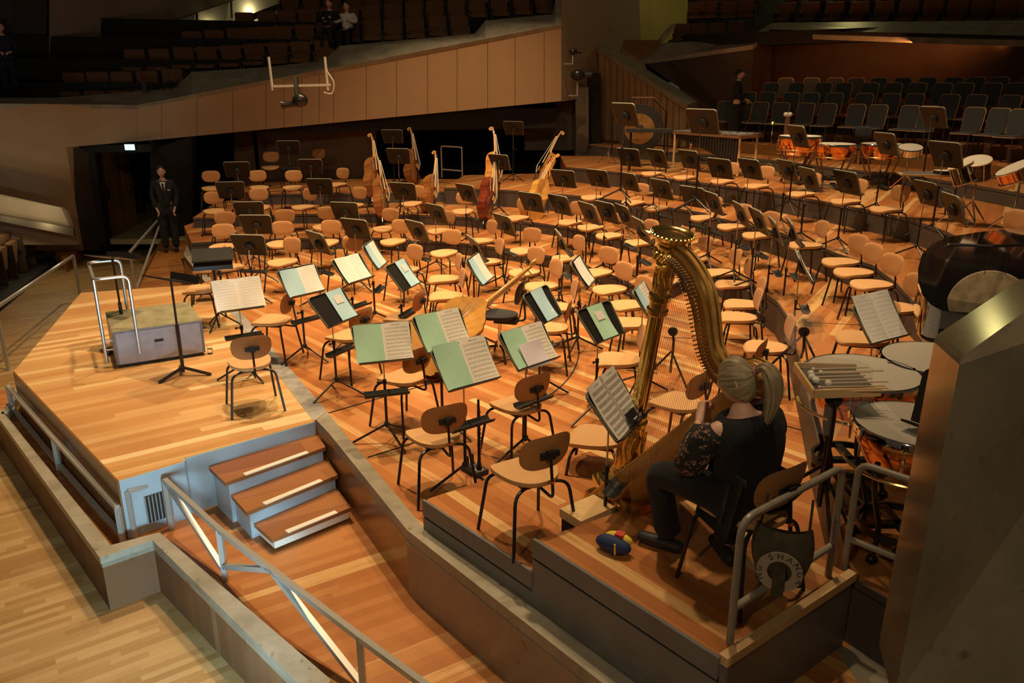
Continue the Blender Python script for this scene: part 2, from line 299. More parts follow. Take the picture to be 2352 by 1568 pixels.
# ------------------------------------------------------------------ mesh building
class MB:
    def __init__(s): s.v = []; s.f = []; s.uv = {}
    def add(s, verts, faces, uvs=None):
        o = len(s.v); s.v += [tuple(p) for p in verts]
        for i, f in enumerate(faces):
            if uvs: s.uv[len(s.f)] = uvs[i]
            s.f.append([k + o for k in f])
        return s
    def box(s, c, d, rot=None, taper=1.0):
        hx, hy, hz = d[0] / 2, d[1] / 2, d[2] / 2
        vs = []
        for z, k in ((-hz, 1.0), (hz, taper)):
            for x, y in ((-hx, -hy), (hx, -hy), (hx, hy), (-hx, hy)): vs.append(Vector((x * k, y * k, z)))
        if rot is not None:
            m = rot if isinstance(rot, Matrix) else Euler(rot).to_matrix()
            vs = [m @ p for p in vs]
        vs = [p + Vector(c) for p in vs]
        return s.add(vs, [(3, 2, 1, 0), (4, 5, 6, 7), (0, 1, 5, 4), (1, 2, 6, 5), (2, 3, 7, 6), (3, 0, 4, 7)])
    def bar(s, a, b, w, h, up=(0, 0, 1)):
        """rectangular bar from a to b"""
        a = Vector(a); b = Vector(b); d = (b - a); L_ = d.length; d.normalize()
        up = Vector(up); x = d.cross(up)
        if x.length < 1e-4: x = d.cross(Vector((0, 1, 0)))
        x.normalize(); y = x.cross(d)
        m = Matrix((x, d, y)).transposed()
        return s.box((a + b) / 2, (w, L_, h), m)
    def tube(s, pts, r, n=8, caps=True, closed=False):
        pts = [Vector(p) for p in pts]; k = len(pts)
        rs = r if isinstance(r, (list, tuple)) else [r] * k
        base = len(s.v); prev = None
        for i in range(k):
            if closed: t = (pts[(i + 1) % k] - pts[i - 1])
            else: t = pts[min(i + 1, k - 1)] - pts[max(i - 1, 0)]
            if t.length < 1e-9: t = Vector((0, 0, 1))
            t.normalize()
            if prev is None:
                a = t.cross(Vector((0, 0, 1)));
                if a.length < 1e-3: a = t.cross(Vector((0, 1, 0)))
            else: a = prev - t * prev.dot(t)
            a.normalize(); prev = a; b = t.cross(a)
            for j in range(n):
                q = 2 * PI * j / n
                s.v.append(tuple(pts[i] + (a * math.cos(q) + b * math.sin(q)) * rs[i]))
        for i in range(k if closed else k - 1):
            i2 = (i + 1) % k
            for j in range(n):
                j2 = (j + 1) % n
                s.f.append([base + i * n + j, base + i2 * n + j, base + i2 * n + j2, base + i * n + j2][::-1])
        if caps and not closed:
            s.f.append([base + j for j in range(n)]); s.f.append([base + (k - 1) * n + j for j in range(n)][::-1])
        return s
    def lathe(s, prof, n=24, c=(0, 0, 0), axis=None, cap=True, wob=0):
        """profile of (radius, height)"""
        base = len(s.v); c = Vector(c)
        m = Matrix.Identity(3)
        if axis is not None: m = Vector((0, 0, 1)).rotation_difference(Vector(axis)).to_matrix()
        for r, z in prof:
            for j in range(n):
                q = 2 * PI * j / n
                rr = r * (1 + wob * math.cos(n / 2 * q)) if wob else r
                s.v.append(tuple(m @ Vector((rr * math.cos(q), rr * math.sin(q), z)) + c))
        for i in range(len(prof) - 1):
            for j in range(n):
                j2 = (j + 1) % n
                s.f.append([base + i * n + j, base + i * n + j2, base + (i + 1) * n + j2, base + (i + 1) * n + j])
        if cap:
            s.f.append([base + j for j in range(n)][::-1]); s.f.append([base + (len(prof) - 1) * n + j for j in range(n)])
        return s
    def prism(s, poly, z0, z1):
        n = len(poly)
        area = sum(poly[i][0] * poly[(i + 1) % n][1] - poly[(i + 1) % n][0] * poly[i][1] for i in range(n))
        if area < 0: poly = poly[::-1]
        vs = [(p[0], p[1], z0) for p in poly] + [(p[0], p[1], z1) for p in poly]
        fs = [list(range(n))[::-1], list(range(n, 2 * n))] + [(i, (i + 1) % n, n + (i + 1) % n, n + i) for i in range(n)]
        return s.add(vs, fs)
    def slab(s, poly, off):
        """any planar polygon given thickness along vector off"""
        n = len(poly); off = Vector(off)
        vs = [Vector(p) for p in poly] + [Vector(p) + off for p in poly]
        return s.add(vs, [list(range(n))[::-1], list(range(n, 2 * n))] + [(i, (i + 1) % n, n + (i + 1) % n, n + i) for i in range(n)])
    def grid(s, fn, nu, nv, uv=False, closed_u=False):
        base = len(s.v)
        for i in range(nu + 1):
            for j in range(nv + 1): s.v.append(tuple(fn(i / nu, j / nv)))
        w = nv + 1
        for i in range(nu):
            for j in range(nv):
                if uv: s.uv[len(s.f)] = [(i / nu, j / nv), ((i + 1) / nu, j / nv), ((i + 1) / nu, (j + 1) / nv), (i / nu, (j + 1) / nv)]
                s.f.append([base + i * w + j, base + (i + 1) * w + j, base + (i + 1) * w + j + 1, base + i * w + j + 1])
        return s
    def ball(s, c, r, n=12, m=8, sq=(1, 1, 1)):
        prof = [(r * math.sin(PI * i / m) if 0 < i < m else r * 0.02, -r * math.cos(PI * i / m)) for i in range(m + 1)]
        o = len(s.v); s.lathe(prof, n)
        for k in range(o, len(s.v)):
            p = s.v[k]; s.v[k] = (p[0] * sq[0] + c[0], p[1] * sq[1] + c[1], p[2] * sq[2] + c[2])
        return s
    def xf(s, m):
        s.v = [tuple(m @ Vector(p)) for p in s.v]; return s
    def mesh(s, name, mat, smooth=True, angle=35):
        me = bpy.data.meshes.new(name); me.from_pydata(s.v, [], s.f)
        if s.uv:
            lay = me.uv_layers.new(name='UVMap')
            for p in me.polygons:
                u = s.uv.get(p.index)
                if u:
                    for k, li in enumerate(p.loop_indices): lay.data[li].uv = u[k]
        me.materials.append(M[mat] if isinstance(mat, str) else mat)
        bm = bmesh.new(); bm.from_mesh(me); bmesh.ops.recalc_face_normals(bm, faces=bm.faces); bm.to_mesh(me); bm.free()
        if smooth:
            me.polygons.foreach_set('use_smooth', [True] * len(me.polygons)); me.set_sharp_from_angle(angle=R(angle))
        me.update()
        return me
    def obj(s, name, mat, parent=None, smooth=True, angle=35):
        return link(name, s.mesh(name, mat, smooth, angle), parent)
def link(name, me, parent=None):
    o = bpy.data.objects.new(name, me); COL.objects.link(o)
    if parent is not None: o.parent = parent
    return o
def tag(o, label, cat, group=None):
    o['label'] = label; o['category'] = cat
    if group: o['group'] = group
    return o
def thing(name, label, cat, loc=(0, 0, 0), rz=0.0, group=None):
    o = bpy.data.objects.new(name, None); COL.objects.link(o)
    o.empty_display_size = 0.1
    o.location = loc; o.rotation_euler = (0, 0, rz)
    return tag(o, label, cat, group)
def struct(name, mb, mat, smooth=False):
    o = mb.obj(name, mat, smooth=smooth); o['kind'] = 'structure'; return o
def fillet(pts, rad, k=5):
    """round the inner corners of a path"""
    pts = [Vector(p) for p in pts]; out = [pts[0]]
    for i in range(1, len(pts) - 1):
        a, b, c = pts[i - 1], pts[i], pts[i + 1]
        r1 = min(rad, (a - b).length * .48, (c - b).length * .48)
        p = b + (a - b).normalized() * r1; q = b + (c - b).normalized() * r1
        for t in range(k + 1):
            t /= k; out.append(p * (1 - t) ** 2 + b * 2 * t * (1 - t) + q * t * t)
    out.append(pts[-1]); return out
def spline(pts, k=6):
    pts = [Vector(p) for p in pts]; out = []
    for i in range(len(pts) - 1):
        p0 = pts[max(i - 1, 0)]; p1 = pts[i]; p2 = pts[i + 1]; p3 = pts[min(i + 2, len(pts) - 1)]
        for j in range(k):
            t = j / k
            out.append(0.5 * ((2 * p1) + (p2 - p0) * t + (2 * p0 - 5 * p1 + 4 * p2 - p3) * t * t + (3 * p1 - p0 - 3 * p2 + p3) * t ** 3))
    out.append(pts[-1]); return out
class Proto:
    """a thing built once; make() copies the root and every part and sub-part (shared mesh data)"""
    def __init__(s): s.parts = []
    def add(s, name, me, parent=None): s.parts.append((name, me, parent)); return len(s.parts) - 1
    def make(s, name, label, cat, loc, rz, group=None, scale=1.0, skip=(), swap=None):
        root = thing(name, label, cat, loc, rz, group)
        if scale != 1.0: root.scale = (scale,) * 3
        made = {}
        for i, (n, me, par) in enumerate(s.parts):
            if n in skip: continue
            o = bpy.data.objects.new(n, (swap or {}).get(n, me)); COL.objects.link(o)
            o.parent = root if par is None else made[par]
            made[i] = o
        return root
ORD = ['first', 'second', 'third', 'fourth', 'fifth', 'sixth', 'seventh', 'eighth', 'ninth', 'tenth', 'eleventh', 'twelfth', 'thirteenth', 'fourteenth', 'fifteenth', 'sixteenth', 'seventeenth', 'eighteenth', 'nineteenth', 'twentieth', 'twenty-first', 'twenty-second', 'twenty-third', 'twenty-fourth', 'twenty-fifth', 'twenty-sixth', 'twenty-seventh', 'twenty-eighth', 'twenty-ninth', 'thirtieth']
# ------------------------------------------------------------------ the setting
Z1, Z2, Z3, ZA, Z4, Z5 = 0.21, 0.41, 0.65, 0.78, 1.11, 1.36
ZW, ZH, ZC = -0.52, -0.90, -0.42
def pts(px, z): return [at(u, v, z) for u, v in px]
def xy(ps): return [(p[0], p[1]) for p in ps]
def lerp(a, b, t): return a + (b - a) * t

# hall floor, walkway
struct('floor_hall', MB().prism([(-26, -2), (8, -2), (12, 32), (-26, 32)], ZH - 0.1, ZH), 'floor_hall_planks')
P_out = pts([(-70, 862), (231, 1278), (350, 1238), (740, 1620)], ZC)
P_in = pts([(6, 944), (254, 1251.5), (366.6, 1221.8), (760, 1560)], ZC)
walk = xy(P_out[:1]) + xy(P_out[1:]) + [(0.75, 3.0), (-0.4, 5.2), (-1.6, 6.7), (-4.5, 8.4)] + xy(pts([(38, 887)], ZC))
struct('floor_walkway', MB().prism(walk, ZH, ZW), 'floor_walk_planks')
back_walk = xy(pts([(296, 668), (372, 548), (398, 500)], ZW)) + [(-9.0, 24), (-5.5, 24), (-5.0, 16), (-4.6, 12.1)]
struct('floor_back', MB().prism(back_walk, ZH, ZW), 'floor_walk_planks')

# low stone parapet along the walkway: body and coping
def strip(outer, inner, z0, z1): return MB().prism(xy(outer) + xy(inner)[::-1], z0, z1)
struct('wall_parapet', strip(P_out, P_in, ZH, ZC - 0.06), 'stone_face')
struct('trim_1', strip([Vector((p[0], p[1], 0)) for p in pts([(-72, 864), (229.5, 1281), (350, 1240.5), (739, 1622)], ZC)], P_in, ZC - 0.055, ZC), 'stone_coping')
e1 = pts([(38, 887), (52, 890), (16, 950), (2, 950)], ZC); struct('trim_2', MB().prism(xy(e1), ZW, ZC), 'stone_coping')

# front platform and stage floor
front_px = [(186, 672), (32, 852), (272, 1103), (420, 1059), (424, 1051), (719, 968), (740, 955), (525, 712), (471, 649), (430, 655)]
fp = pts(front_px, 0)
struct('floor_front', MB().prism(xy(fp), ZH, 0.0), 'floor_front_planks')
curb_o = pts([(446, 520), (422, 587), (471, 649)], 0); curb_i = pts([(458, 520), (440, 578), (488, 645)], 0)
cop_o = pts([(726, 966), (758, 1000), (935.5, 1221), (1300, 1507), (1440, 1617)], 0.0)
cop_i = pts([(752, 949), (794, 1000), (839, 1056), (966, 1206), (1300, 1453), (1470, 1580)], 0.0)
stage = xy(pts([(471, 649), (525, 712), (740, 955)], 0)) + xy(cop_i) + [(1.9, 3.0), (3.2, 2.6), (9, 2.6), (12, 9), (9, 17), (-5.5, 17)] + xy(curb_o[:2])
struct('floor_stage', MB().prism(stage, ZH, -0.003), 'floor_stage_planks')
struct('trim_3', strip(curb_o, curb_i, -0.08, 0.012), 'stone_coping')
# grey metal strip with worn patches let into the floor
struct('trim_4', MB().prism(xy(pts([(525, 713), (548, 710), (752, 946), (720, 967)], 0)), -0.05, 0.004), 'metal_strip')
# panels on the sides of the platform
def facing(name, px, z0, z1, mat, off=0.012):
    ps = pts(px, 0); mb = MB()
    for a, b in zip(ps[:-1], ps[1:]):
        d = (b - a); n = Vector((d.y, -d.x, 0)).normalized() * off
        if n.dot(Vector((a.x, a.y, 0))) > 0: n = -n
        mb.slab([(a.x, a.y, z0), (b.x, b.y, z0), (b.x, b.y, z1), (a.x, a.y, z1)], n)
    return struct(name, mb, mat)
facing('wall_platform_left', [(186, 672), (32, 852), (272, 1103)], ZW, -0.004, 'brown_panel')
facing('wall_platform_front', [(272, 1103), (420, 1059), (424, 1051), (722, 967)], ZW, -0.004, 'grey_paint_cool_lit')
facing('wall_curb', [(422, 587), (471, 649), (430, 655)], ZW, -0.08, 'brown_panel')
facing('wall_curb_far', [(446, 520), (422, 587)], ZW, -0.08, 'brown_panel')
# stone-topped wall between steps and stage
struct('trim_5', strip(cop_o, cop_i[:1] + cop_i[1:2] + cop_i[3:], -0.075, 0.012), 'stone_coping')
facing('wall_panel', [(726, 966), (758, 1000), (935.5, 1221)], ZW, -0.075, 'brown_panel', 0.006)
facing('wall_stone', [(935.5, 1221), (1300, 1507), (1440, 1617)], ZW, -0.075, 'stone_rose', 0.006)
struct('wall_core', strip(cop_o, cop_i, ZH, -0.076), 'stone_rose')

# risers of the stage
def platform(name, px, z, tail, mat, left=None):
    f = [at(u, v, z) for u, v in px]
    poly = xy(f) + tail
    o = struct(name, MB().prism(poly, -0.05, z), mat)
    # painted face with a dark reveal under the nosing
    mb = MB(); gap = MB()
    for a, b in zip(f[:-1], f[1:]):
        d = b - a; n = Vector((d.y, -d.x, 0)).normalized()
        if n.dot(Vector((a.x, a.y, 0))) > 0: n = -n
        for m_, z0, z1, o_ in ((mb, z - 0.05, z - 0.004, 0.014), (mb, 0.0, z - 0.062, 0.010), (gap, z - 0.07, z - 0.045, 0.006)):
            m_.slab([(a.x, a.y, z0), (b.x, b.y, z0), (b.x, b.y, z1), (a.x, a.y, z1)], n * o_)
    struct(name.replace('floor', 'wall'), mb, 'riser_paint'); struct(name.replace('floor', 'trim'), gap, 'black_gap')
    return o
platform('floor_riser_low', [(440, 557), (640, 547.5), (755, 546), (859, 545.4), (930, 551), (1048, 556), (1178, 571.3), (1280, 589.7), (1350, 611), (1424, 637), (1450, 650), (1490, 678), (1560, 645), (1620, 612)], Z1, [(2.8, 15), (2.5, 16.5), (-6.6, 17.2), (-6.7, 16.2)], 'floor_riser_planks')
platform('floor_riser_mid', [(443, 500), (494, 500), (678, 491), (831, 490.5), (869, 490), (1040, 495.6), (1107, 501), (1224, 509.3), (1280, 517.8), (1335, 526.3), (1400, 540), (1449, 550), (1489, 560), (1560, 584), (1640, 610), (1703, 638), (1756, 671), (1789, 694), (1814, 731), (1832, 800), (1850, 870), (1880, 1000), (1925, 1160), (1957, 1322), (2085, 1396)], Z2, [(3.4, 2.9), (6, 2.9), (12, 12), (9, 17), (3, 18.5), (-6.5, 18.5), (-6.7, 18.0)], 'floor_riser_planks')
platform('floor_riser_left', [(576, 445), (640, 444.6), (780, 444), (844, 442.7), (900, 441.5), (1028, 439)], Z3, [(-1.0, 20.6), (-6.3, 20.6), (-6.35, 18.6)], 'floor_riser_planks')
platform('floor_riser_high', [(1020, 430), (1040, 430.5), (1094, 432.8), (1178, 436.6), (1269, 444), (1334, 449.2), (1418, 458.8), (1475, 465.5), (1547, 477), (1614.5, 487.7), (1657, 500.7), (1717, 515), (1795, 534), (1830, 545), (1875, 560), (1921, 580), (2007, 608), (2062, 650), (2099, 690), (2160, 745)], ZA, [(9, 8), (14, 14), (8, 20), (2, 21), (-1.2, 20.3)], 'floor_riser_planks')
platform('floor_riser_percussion', [(1300, 383), (1418, 394.4), (1460, 399.5), (1516, 406.6), (1640, 422), (1684, 428), (1716, 433), (1799, 446.4), (1880, 459.4), (1998, 482.3), (2059, 494.6), (2090, 501), (2173, 530), (2270, 575)], Z4, [(9.5, 8.5), (14, 14), (8, 22), (1.3, 22)], 'floor_riser_planks')
platform('floor_riser_top', [(1325, 332), (1438.6, 340.8), (1669.6, 356), (1721, 361.4), (1785, 367.6), (1945.7, 387.5), (2033, 396.6), (2100, 404), (2240, 424), (2400, 452)], Z5, [(15, 9), (16, 22), (8, 26), (1.9, 25.5)], 'floor_riser_planks')
# choir steps behind
CC = Vector((-2.0, 8.0, 0)); c1 = [at(u, v, 1.60) for u, v in [(1640, 324), (1730, 330), (1820, 336), (2000, 349), (2211, 368), (2400, 396)]]
CH = [1.60, 1.82, 2.05, 2.17]
for k, z in enumerate(CH):
    line = []
    for p in c1:
        d = Vector((p.x, p.y, 0)) - CC; line.append(CC + d.normalized() * (d.length + 0.92 * k))
    poly = [(q.x, q.y) for q in line] + [(16, 10), (16, 24), (8, 27), (4.6, 26)]
    struct('floor_choir_%s' % ORD[k], MB().prism(poly, 1.0, z), 'floor_riser_planks')
    mb = MB()
    for a, b in zip(line[:-1], line[1:]):
        d = b - a; n = Vector((d.y, -d.x, 0)).normalized()
        if n.dot(a) > 0: n = -n
        mb.slab([(a.x, a.y, z - 0.3), (b.x, b.y, z - 0.3), (b.x, b.y, z - 0.006), (a.x, a.y, z - 0.006)], n * 0.012)
    struct('wall_choir_%s' % ORD[k], mb, 'brown_panel' if k == 0 else 'choir_wall')
# two stepped blocks at the front right, painted sheet sides
def block(name, poly, z, lip_edges):
    struct('floor_' + name, MB().prism(poly, -0.02, z), 'floor_box_planks')
    mb = MB(); gap = MB()
    for i, (a, b) in enumerate(zip(poly, poly[1:] + poly[:1])):
        if i not in lip_edges: continue
        a = Vector((a[0], a[1], 0)); b = Vector((b[0], b[1], 0)); d = b - a; n = Vector((d.y, -d.x, 0)).normalized()
        if n.dot(a) > 0: n = -n
        mb.slab([(a.x, a.y, z - 0.10), (b.x, b.y, z - 0.10), (b.x, b.y, z + 0.02), (a.x, a.y, z + 0.02)], n * 0.02)
        gap.slab([(a.x, a.y, z - 0.13), (b.x, b.y, z - 0.13), (b.x, b.y, z - 0.09), (a.x, a.y, z - 0.09)], n * 0.008)
        mb.slab([(a.x, a.y, ZW), (b.x, b.y, ZW), (b.x, b.y, z - 0.12), (a.x, a.y, z - 0.12)], n * 0.016)
    struct('wall_' + name, mb, 'box_paint'); struct('trim_' + name, gap, 'black_gap')
B1, B2 = 0.225, 0.45
b1 = [tuple(at(975, 1151, B1))[:2], tuple(at(1228, 1318, B1))[:2], (0.45, 4.3), (0.95, 4.85), (1.2, 6.05), tuple(at(1150, 1090, B1))[:2], tuple(at(986, 1144, B1))[:2]]
block('block_low', b1, B1, (0,))
b2 = [tuple(at(1228, 1241, B2))[:2], tuple(at(1655, 1516, B2))[:2], tuple(at(1953, 1319, B2))[:2], (1.08, 4.72), tuple(at(1430, 1172, B2))[:2], tuple(at(1246, 1236, B2))[:2]]
block('block_high', b2, B2, (0,))
a_, b_ = Vector((*b2[1], 0)), Vector((*b2[2], 0)); dd = b_ - a_; nn = Vector((dd.y, -dd.x, 0)).normalized()
struct('wall_block_side', MB().slab([(a_.x, a_.y, ZW), (b_.x, b_.y, ZW), (b_.x, b_.y, B2 - 0.03), (a_.x, a_.y, B2 - 0.03)], nn * 0.016), 'box_paint')
struct('trim_6', MB().bar((a_.x + nn.x * .012, a_.y + nn.y * .012, B2 + .005), (b_.x + nn.x * .012, b_.y + nn.y * .012, B2 + .005), 0.05, 0.05), 'light_wood')


lo = pts([(1918, 1490), (1975, 1480), (2120, 1590), (2040, 1660)], 0.0); struct('trim_7', MB().prism(xy(lo), -0.6, 0.0), 'stone_coping')
# dark joints in the stage floor
sm = MB()
for a, b, z in (((755, 948), (1110, 845), 0), ((1110, 845), (1330, 770), 0), ((845, 1050), (960, 1014), 0), ((1657, 778), (1722, 780), 0), ((1849, 740), (2090, 752), Z2), ((1525, 775), (1660, 778), 0), ((1715, 952), (1885, 1000), 0), ((1440, 850), (1510, 857), 0), ((880, 650), (1170, 580), 0), ((1110, 700), (1330, 672), 0)):
    p, q = at(*a, z), at(*b, z); sm.bar(p, q, 0.012, 0.006)
ring_c = at(1085, 790, 0)
arc = [at(u, v, 0) for u, v in spline([Vector((1315, 770, 0)), Vector((1328, 810, 0)), Vector((1318, 855, 0)), Vector((1285, 895, 0)), Vector((1240, 930, 0))], 5) for u, v in [(u, v)]] if False else [at(p[0], p[1], 0) for p in spline([Vector((1322, 765, 0)), Vector((1330, 805, 0)), Vector((1318, 850, 0)), Vector((1285, 890, 0)), Vector((1235, 925, 0))], 5)]
for p, q in zip(arc[:-1], arc[1:]): sm.bar(p, q, 0.014, 0.006)
struct('trim_8', sm, 'black_gap')

# ------------------------------------------------------------------ balcony on the left and back
def plane_y(A, B):
    m = (B[1] - A[1]) / (B[0] - A[0]); c = A[1] - m * A[0]
    def f(u, v=160):
        d = ray(u, v); return c / (1 - m * d[0] / d[1])
    return f
yf = plane_y(aty(315, 160, 18.6), aty(1290, 160, 21.5))
def vb(u): return lerp(324, 232, (u - 325) / 965.0)
def vt(u): return lerp(241, 56, (u - 315) / 975.0)
us = [315, 371, 452, 535, 611, 652, 693, 733, 766, 841, 911, 982, 1050, 1120, 1183, 1250, 1290]
mb = MB()
for a, b in zip(us[:-1], us[1:]):
    g = 0.5
    q = [aty(a + g, vb(a), yf(a, vb(a))), aty(b - g, vb(b), yf(b, vb(b))), aty(b - g, vt(b), yf(b, vt(b))), aty(a + g, vt(a), yf(a, vt(a)))]
    mb.slab(q, (0, 0.04, 0))
struct('wall_balcony', mb, 'cream_panel')
q = [aty(u, v, yf(u, v) + .06) for u, v in ((315, vb(315) + 1), (1290, vb(1290) + 1), (1290, vt(1290)), (315, vt(315)))]
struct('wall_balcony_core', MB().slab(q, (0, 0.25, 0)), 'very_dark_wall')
# left return of the balcony front, running down beside the door
L_ = [aty(-120, 240, 16.5), aty(315, 241, 18.6), aty(322, 324, 18.6), aty(152, 338, 17.9), aty(190, 560, 17.5), aty(176, 566, 17.4), aty(-120, 470, 15.8)]
L_ = [aty(-160, 236, 16.4), aty(315, 241, 18.6), aty(322, 324, 18.6), aty(152, 338, 17.85), aty(192, 575, 17.95), aty(-160, 575, 16.4)]
mb = MB(); mb.slab(L_, (0.1, 0.35, 0)); struct('wall_left', mb, 'cream_panel')
# sloping stone coping, stepped at the back
lowu = [(-160, 236, 225), (130, 239, 224), (315, 241, 210), (400, 225, 203), (440, 217, 165), (600, 187, 155), (745, 159, 139), (780, 153, 105), (1090, 94, 77), (1115, 89, 47), (1268, 60, 33), (1276, 58, 0), (1290, 56, -12)]
mb = MB()
def yc(u): return yf(u) if u >= 315 else lerp(16.4, 18.6, (u + 160) / 475.0)
for (a, l1, u1), (b, l2, u2) in zip(lowu[:-1], lowu[1:]):
    mb.slab([aty(a, l1, yc(a) - .06), aty(b, l2, yc(b) - .06), aty(b, u2, yc(b) + .85), aty(a, u1, yc(a) + .85)], (0, 0.05, -0.09))
struct('trim_9', mb, 'stone_coping')
# floor steps of the balcony (dark), upper walls
ZB = [2.35, 3.0, 3.55, 4.1, 4.6]
def ybal(x): return 18.6 + 0.29 * (x + 8.6)
for k in range(5):
    o_ = 0.30 if k == 0 else 0.75 + 0.95 * k
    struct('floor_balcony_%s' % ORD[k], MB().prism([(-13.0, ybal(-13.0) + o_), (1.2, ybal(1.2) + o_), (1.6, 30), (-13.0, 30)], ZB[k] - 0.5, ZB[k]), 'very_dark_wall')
yl = plane_y(aty(113, 100, 21.4), aty(640, 20, 28.0))
wall_u = [(113, 0), (113, 142), (197, 113.5), (284, 84), (370, 54), (452, 27), (531, 0), (640, -38), (640, -160), (113, -160)]
struct('wall_upper_left', MB().slab([aty(u, v, yl(u)) for u, v in wall_u], (0.0, 0.3, 0)), 'upper_wall')
struct('wall_far_left', MB().slab([aty(-250, -200, 21.0), aty(113, -200, 21.5), aty(105, 150, 21.5), aty(98, 232, 21.5), aty(-250, 232, 20.0)], (0, 0.3, 0)), 'dark_wall')
gl = [(98, 150, 226), (113, 142, 222), (197, 113.5, 192), (284, 84, 160), (370, 54, 128), (452, 27, 98), (531, 0, 70), (640, -38, 32)]
mb = MB()
for (a, t1, d1), (b, t2, d2) in zip(gl[:-1], gl[1:]):
    mb.slab([aty(a, d1, yl(a) + .12), aty(b, d2, yl(b) + .12), aty(b, t2, yl(b) + .12), aty(a, t1, yl(a) + .12)], (0, 0.08, 0))
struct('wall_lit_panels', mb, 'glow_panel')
mb = MB()
for (a, t1, d1) in gl[1:]: mb.bar(aty(a, t1, yl(a) + .06), aty(a + 2, d1 - 28, yl(a) + .06), 0.05, 0.06)
for (a, t1, d1), (b, t2, d2) in zip(gl[1:-1], gl[2:]):
    mb.bar(aty(a, t1, yl(a) + .05), aty(b, t2, yl(b) + .05), 0.06, 0.05)
struct('trim_10', mb, 'dark_wall')
mb = MB()
for (a, t1, d1), (b, t2, d2) in zip(gl[1:-1], gl[2:]):
    mb.slab([aty(a, t1 + 50, yl(a) - .30), aty(b, t2 + 46, yl(b) - .30), aty(b, t2 + 60, yl(b) - .30), aty(a, t1 + 66, yl(a) - .30)], (0, 0.06, 0))
struct('trim_11', mb, 'dark_wall')

# rear wall under the balcony, dark openings, concrete, door
struct('wall_rear', MB().slab([aty(538, 440, 20.9), aty(862, 440, 20.9), aty(862, 250, 20.9), aty(538, 270, 20.9)], (0, 0.3, 0)), 'rear_wall')
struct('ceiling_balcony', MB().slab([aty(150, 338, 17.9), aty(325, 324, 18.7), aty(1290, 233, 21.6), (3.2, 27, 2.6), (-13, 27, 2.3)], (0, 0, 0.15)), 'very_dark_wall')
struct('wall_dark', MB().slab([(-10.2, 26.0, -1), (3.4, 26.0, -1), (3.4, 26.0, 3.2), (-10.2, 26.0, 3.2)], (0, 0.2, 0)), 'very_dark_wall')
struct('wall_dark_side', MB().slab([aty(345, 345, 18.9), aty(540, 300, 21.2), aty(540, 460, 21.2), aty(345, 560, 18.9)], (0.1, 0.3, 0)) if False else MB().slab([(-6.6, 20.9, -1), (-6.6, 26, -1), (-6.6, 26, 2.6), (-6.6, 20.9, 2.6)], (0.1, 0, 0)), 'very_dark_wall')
struct('wall_concrete', MB().slab([aty(1205, 345, 23.2), aty(1345, 345, 23.2), aty(1345, 228, 23.2), aty(1205, 240, 23.2)], (0, 0.3, 0)), 'green_concrete')
struct('wall_concrete_pier', MB().slab([aty(1322, 400, 22.3), aty(1352, 400, 22.3), aty(1352, 200, 22.3), aty(1322, 200, 22.3)], (0, 0.4, 0)), 'green_concrete')
struct('wall_side', MB().slab([aty(1290, 233, 21.5), aty(1336, 226, 22.6), aty(1368, 226, 23.6), aty(1475, 190, 26.0), aty(1462, -160, 26.0), aty(1290, -160, 21.5)], (0.05, 0.3, 0)), 'upper_wall')
struct('wall_black_recess', MB().slab([aty(1334, 345, 22.9), aty(1380, 345, 22.9), aty(1380, 168, 22.9), aty(1334, 165, 22.9)], (0, 0.1, 0)), 'very_dark_wall')
struct('wall_yellow', MB().slab([aty(1440, 100, 29), aty(1580, 100, 29), aty(1580, -200, 29), aty(1440, -200, 29)], (0, 0.3, 0)), 'yellow_wall')
struct('wall_stair_wood', MB().slab([aty(1400, 92, 25.0), aty(1520, 92, 25.0), aty(1480, 145, 24.6), aty(1500, 200, 24.4), aty(1400, 140, 24.6)], (0, 0.25, 0)), 'brown_panel')
struct('window_1', MB().slab([aty(1412, 74, 26.2), aty(1452, 80, 26.2), aty(1450, 92, 26.2), aty(1402, 92, 26.2)], (0, 0.05, 0)), 'lamp_white')
# slatted side wall of the choir stair
sl = []; mb = MB(); us2 = [1375, 1389, 1403, 1417, 1431, 1445, 1459, 1473, 1487, 1502, 1517, 1532, 1546, 1560, 1575]
ys = plane_y(aty(1375, 220, 23.4), aty(1575, 280, 21.4))
def vts(u): return lerp(112, 240, (u - 1375) / 203.0)
def vbs(u): return lerp(320, 338, (u - 1375) / 200.0)
for a, b in zip(us2[:-1], us2[1:]):
    mb.slab([aty(a + .6, vbs(a), ys(a)), aty(b - .6, vbs(b), ys(b)), aty(b - .6, vts(b), ys(b)), aty(a + .6, vts(a), ys(a))], (0, 0.05, 0))
struct('wall_slats', mb, 'slat_wood')
struct('wall_slats_back', MB().slab([aty(1374, vbs(1374) + 14, ys(1374) + .06), aty(1578, vbs(1578) + 14, ys(1578) + .06), aty(1578, 240, ys(1578) + .06), aty(1374, 112, ys(1374) + .06)], (0.05, 0.15, 0)), 'frame_brown')
struct('wall_slats_end', MB().slab([aty(1576, 345, 21.38), aty(1602, 345, 21.9), aty(1602, 236, 21.9), aty(1576, 241, 21.38)], (0, 0.1, 0)), 'slat_wood')
struct('trim_12', MB().slab([aty(1373, 107, 23.35), aty(1579, 240, 21.33), aty(1603, 233, 21.9), aty(1402, 107, 24.0)], (0, 0.04, -0.14)), 'stone_coping')
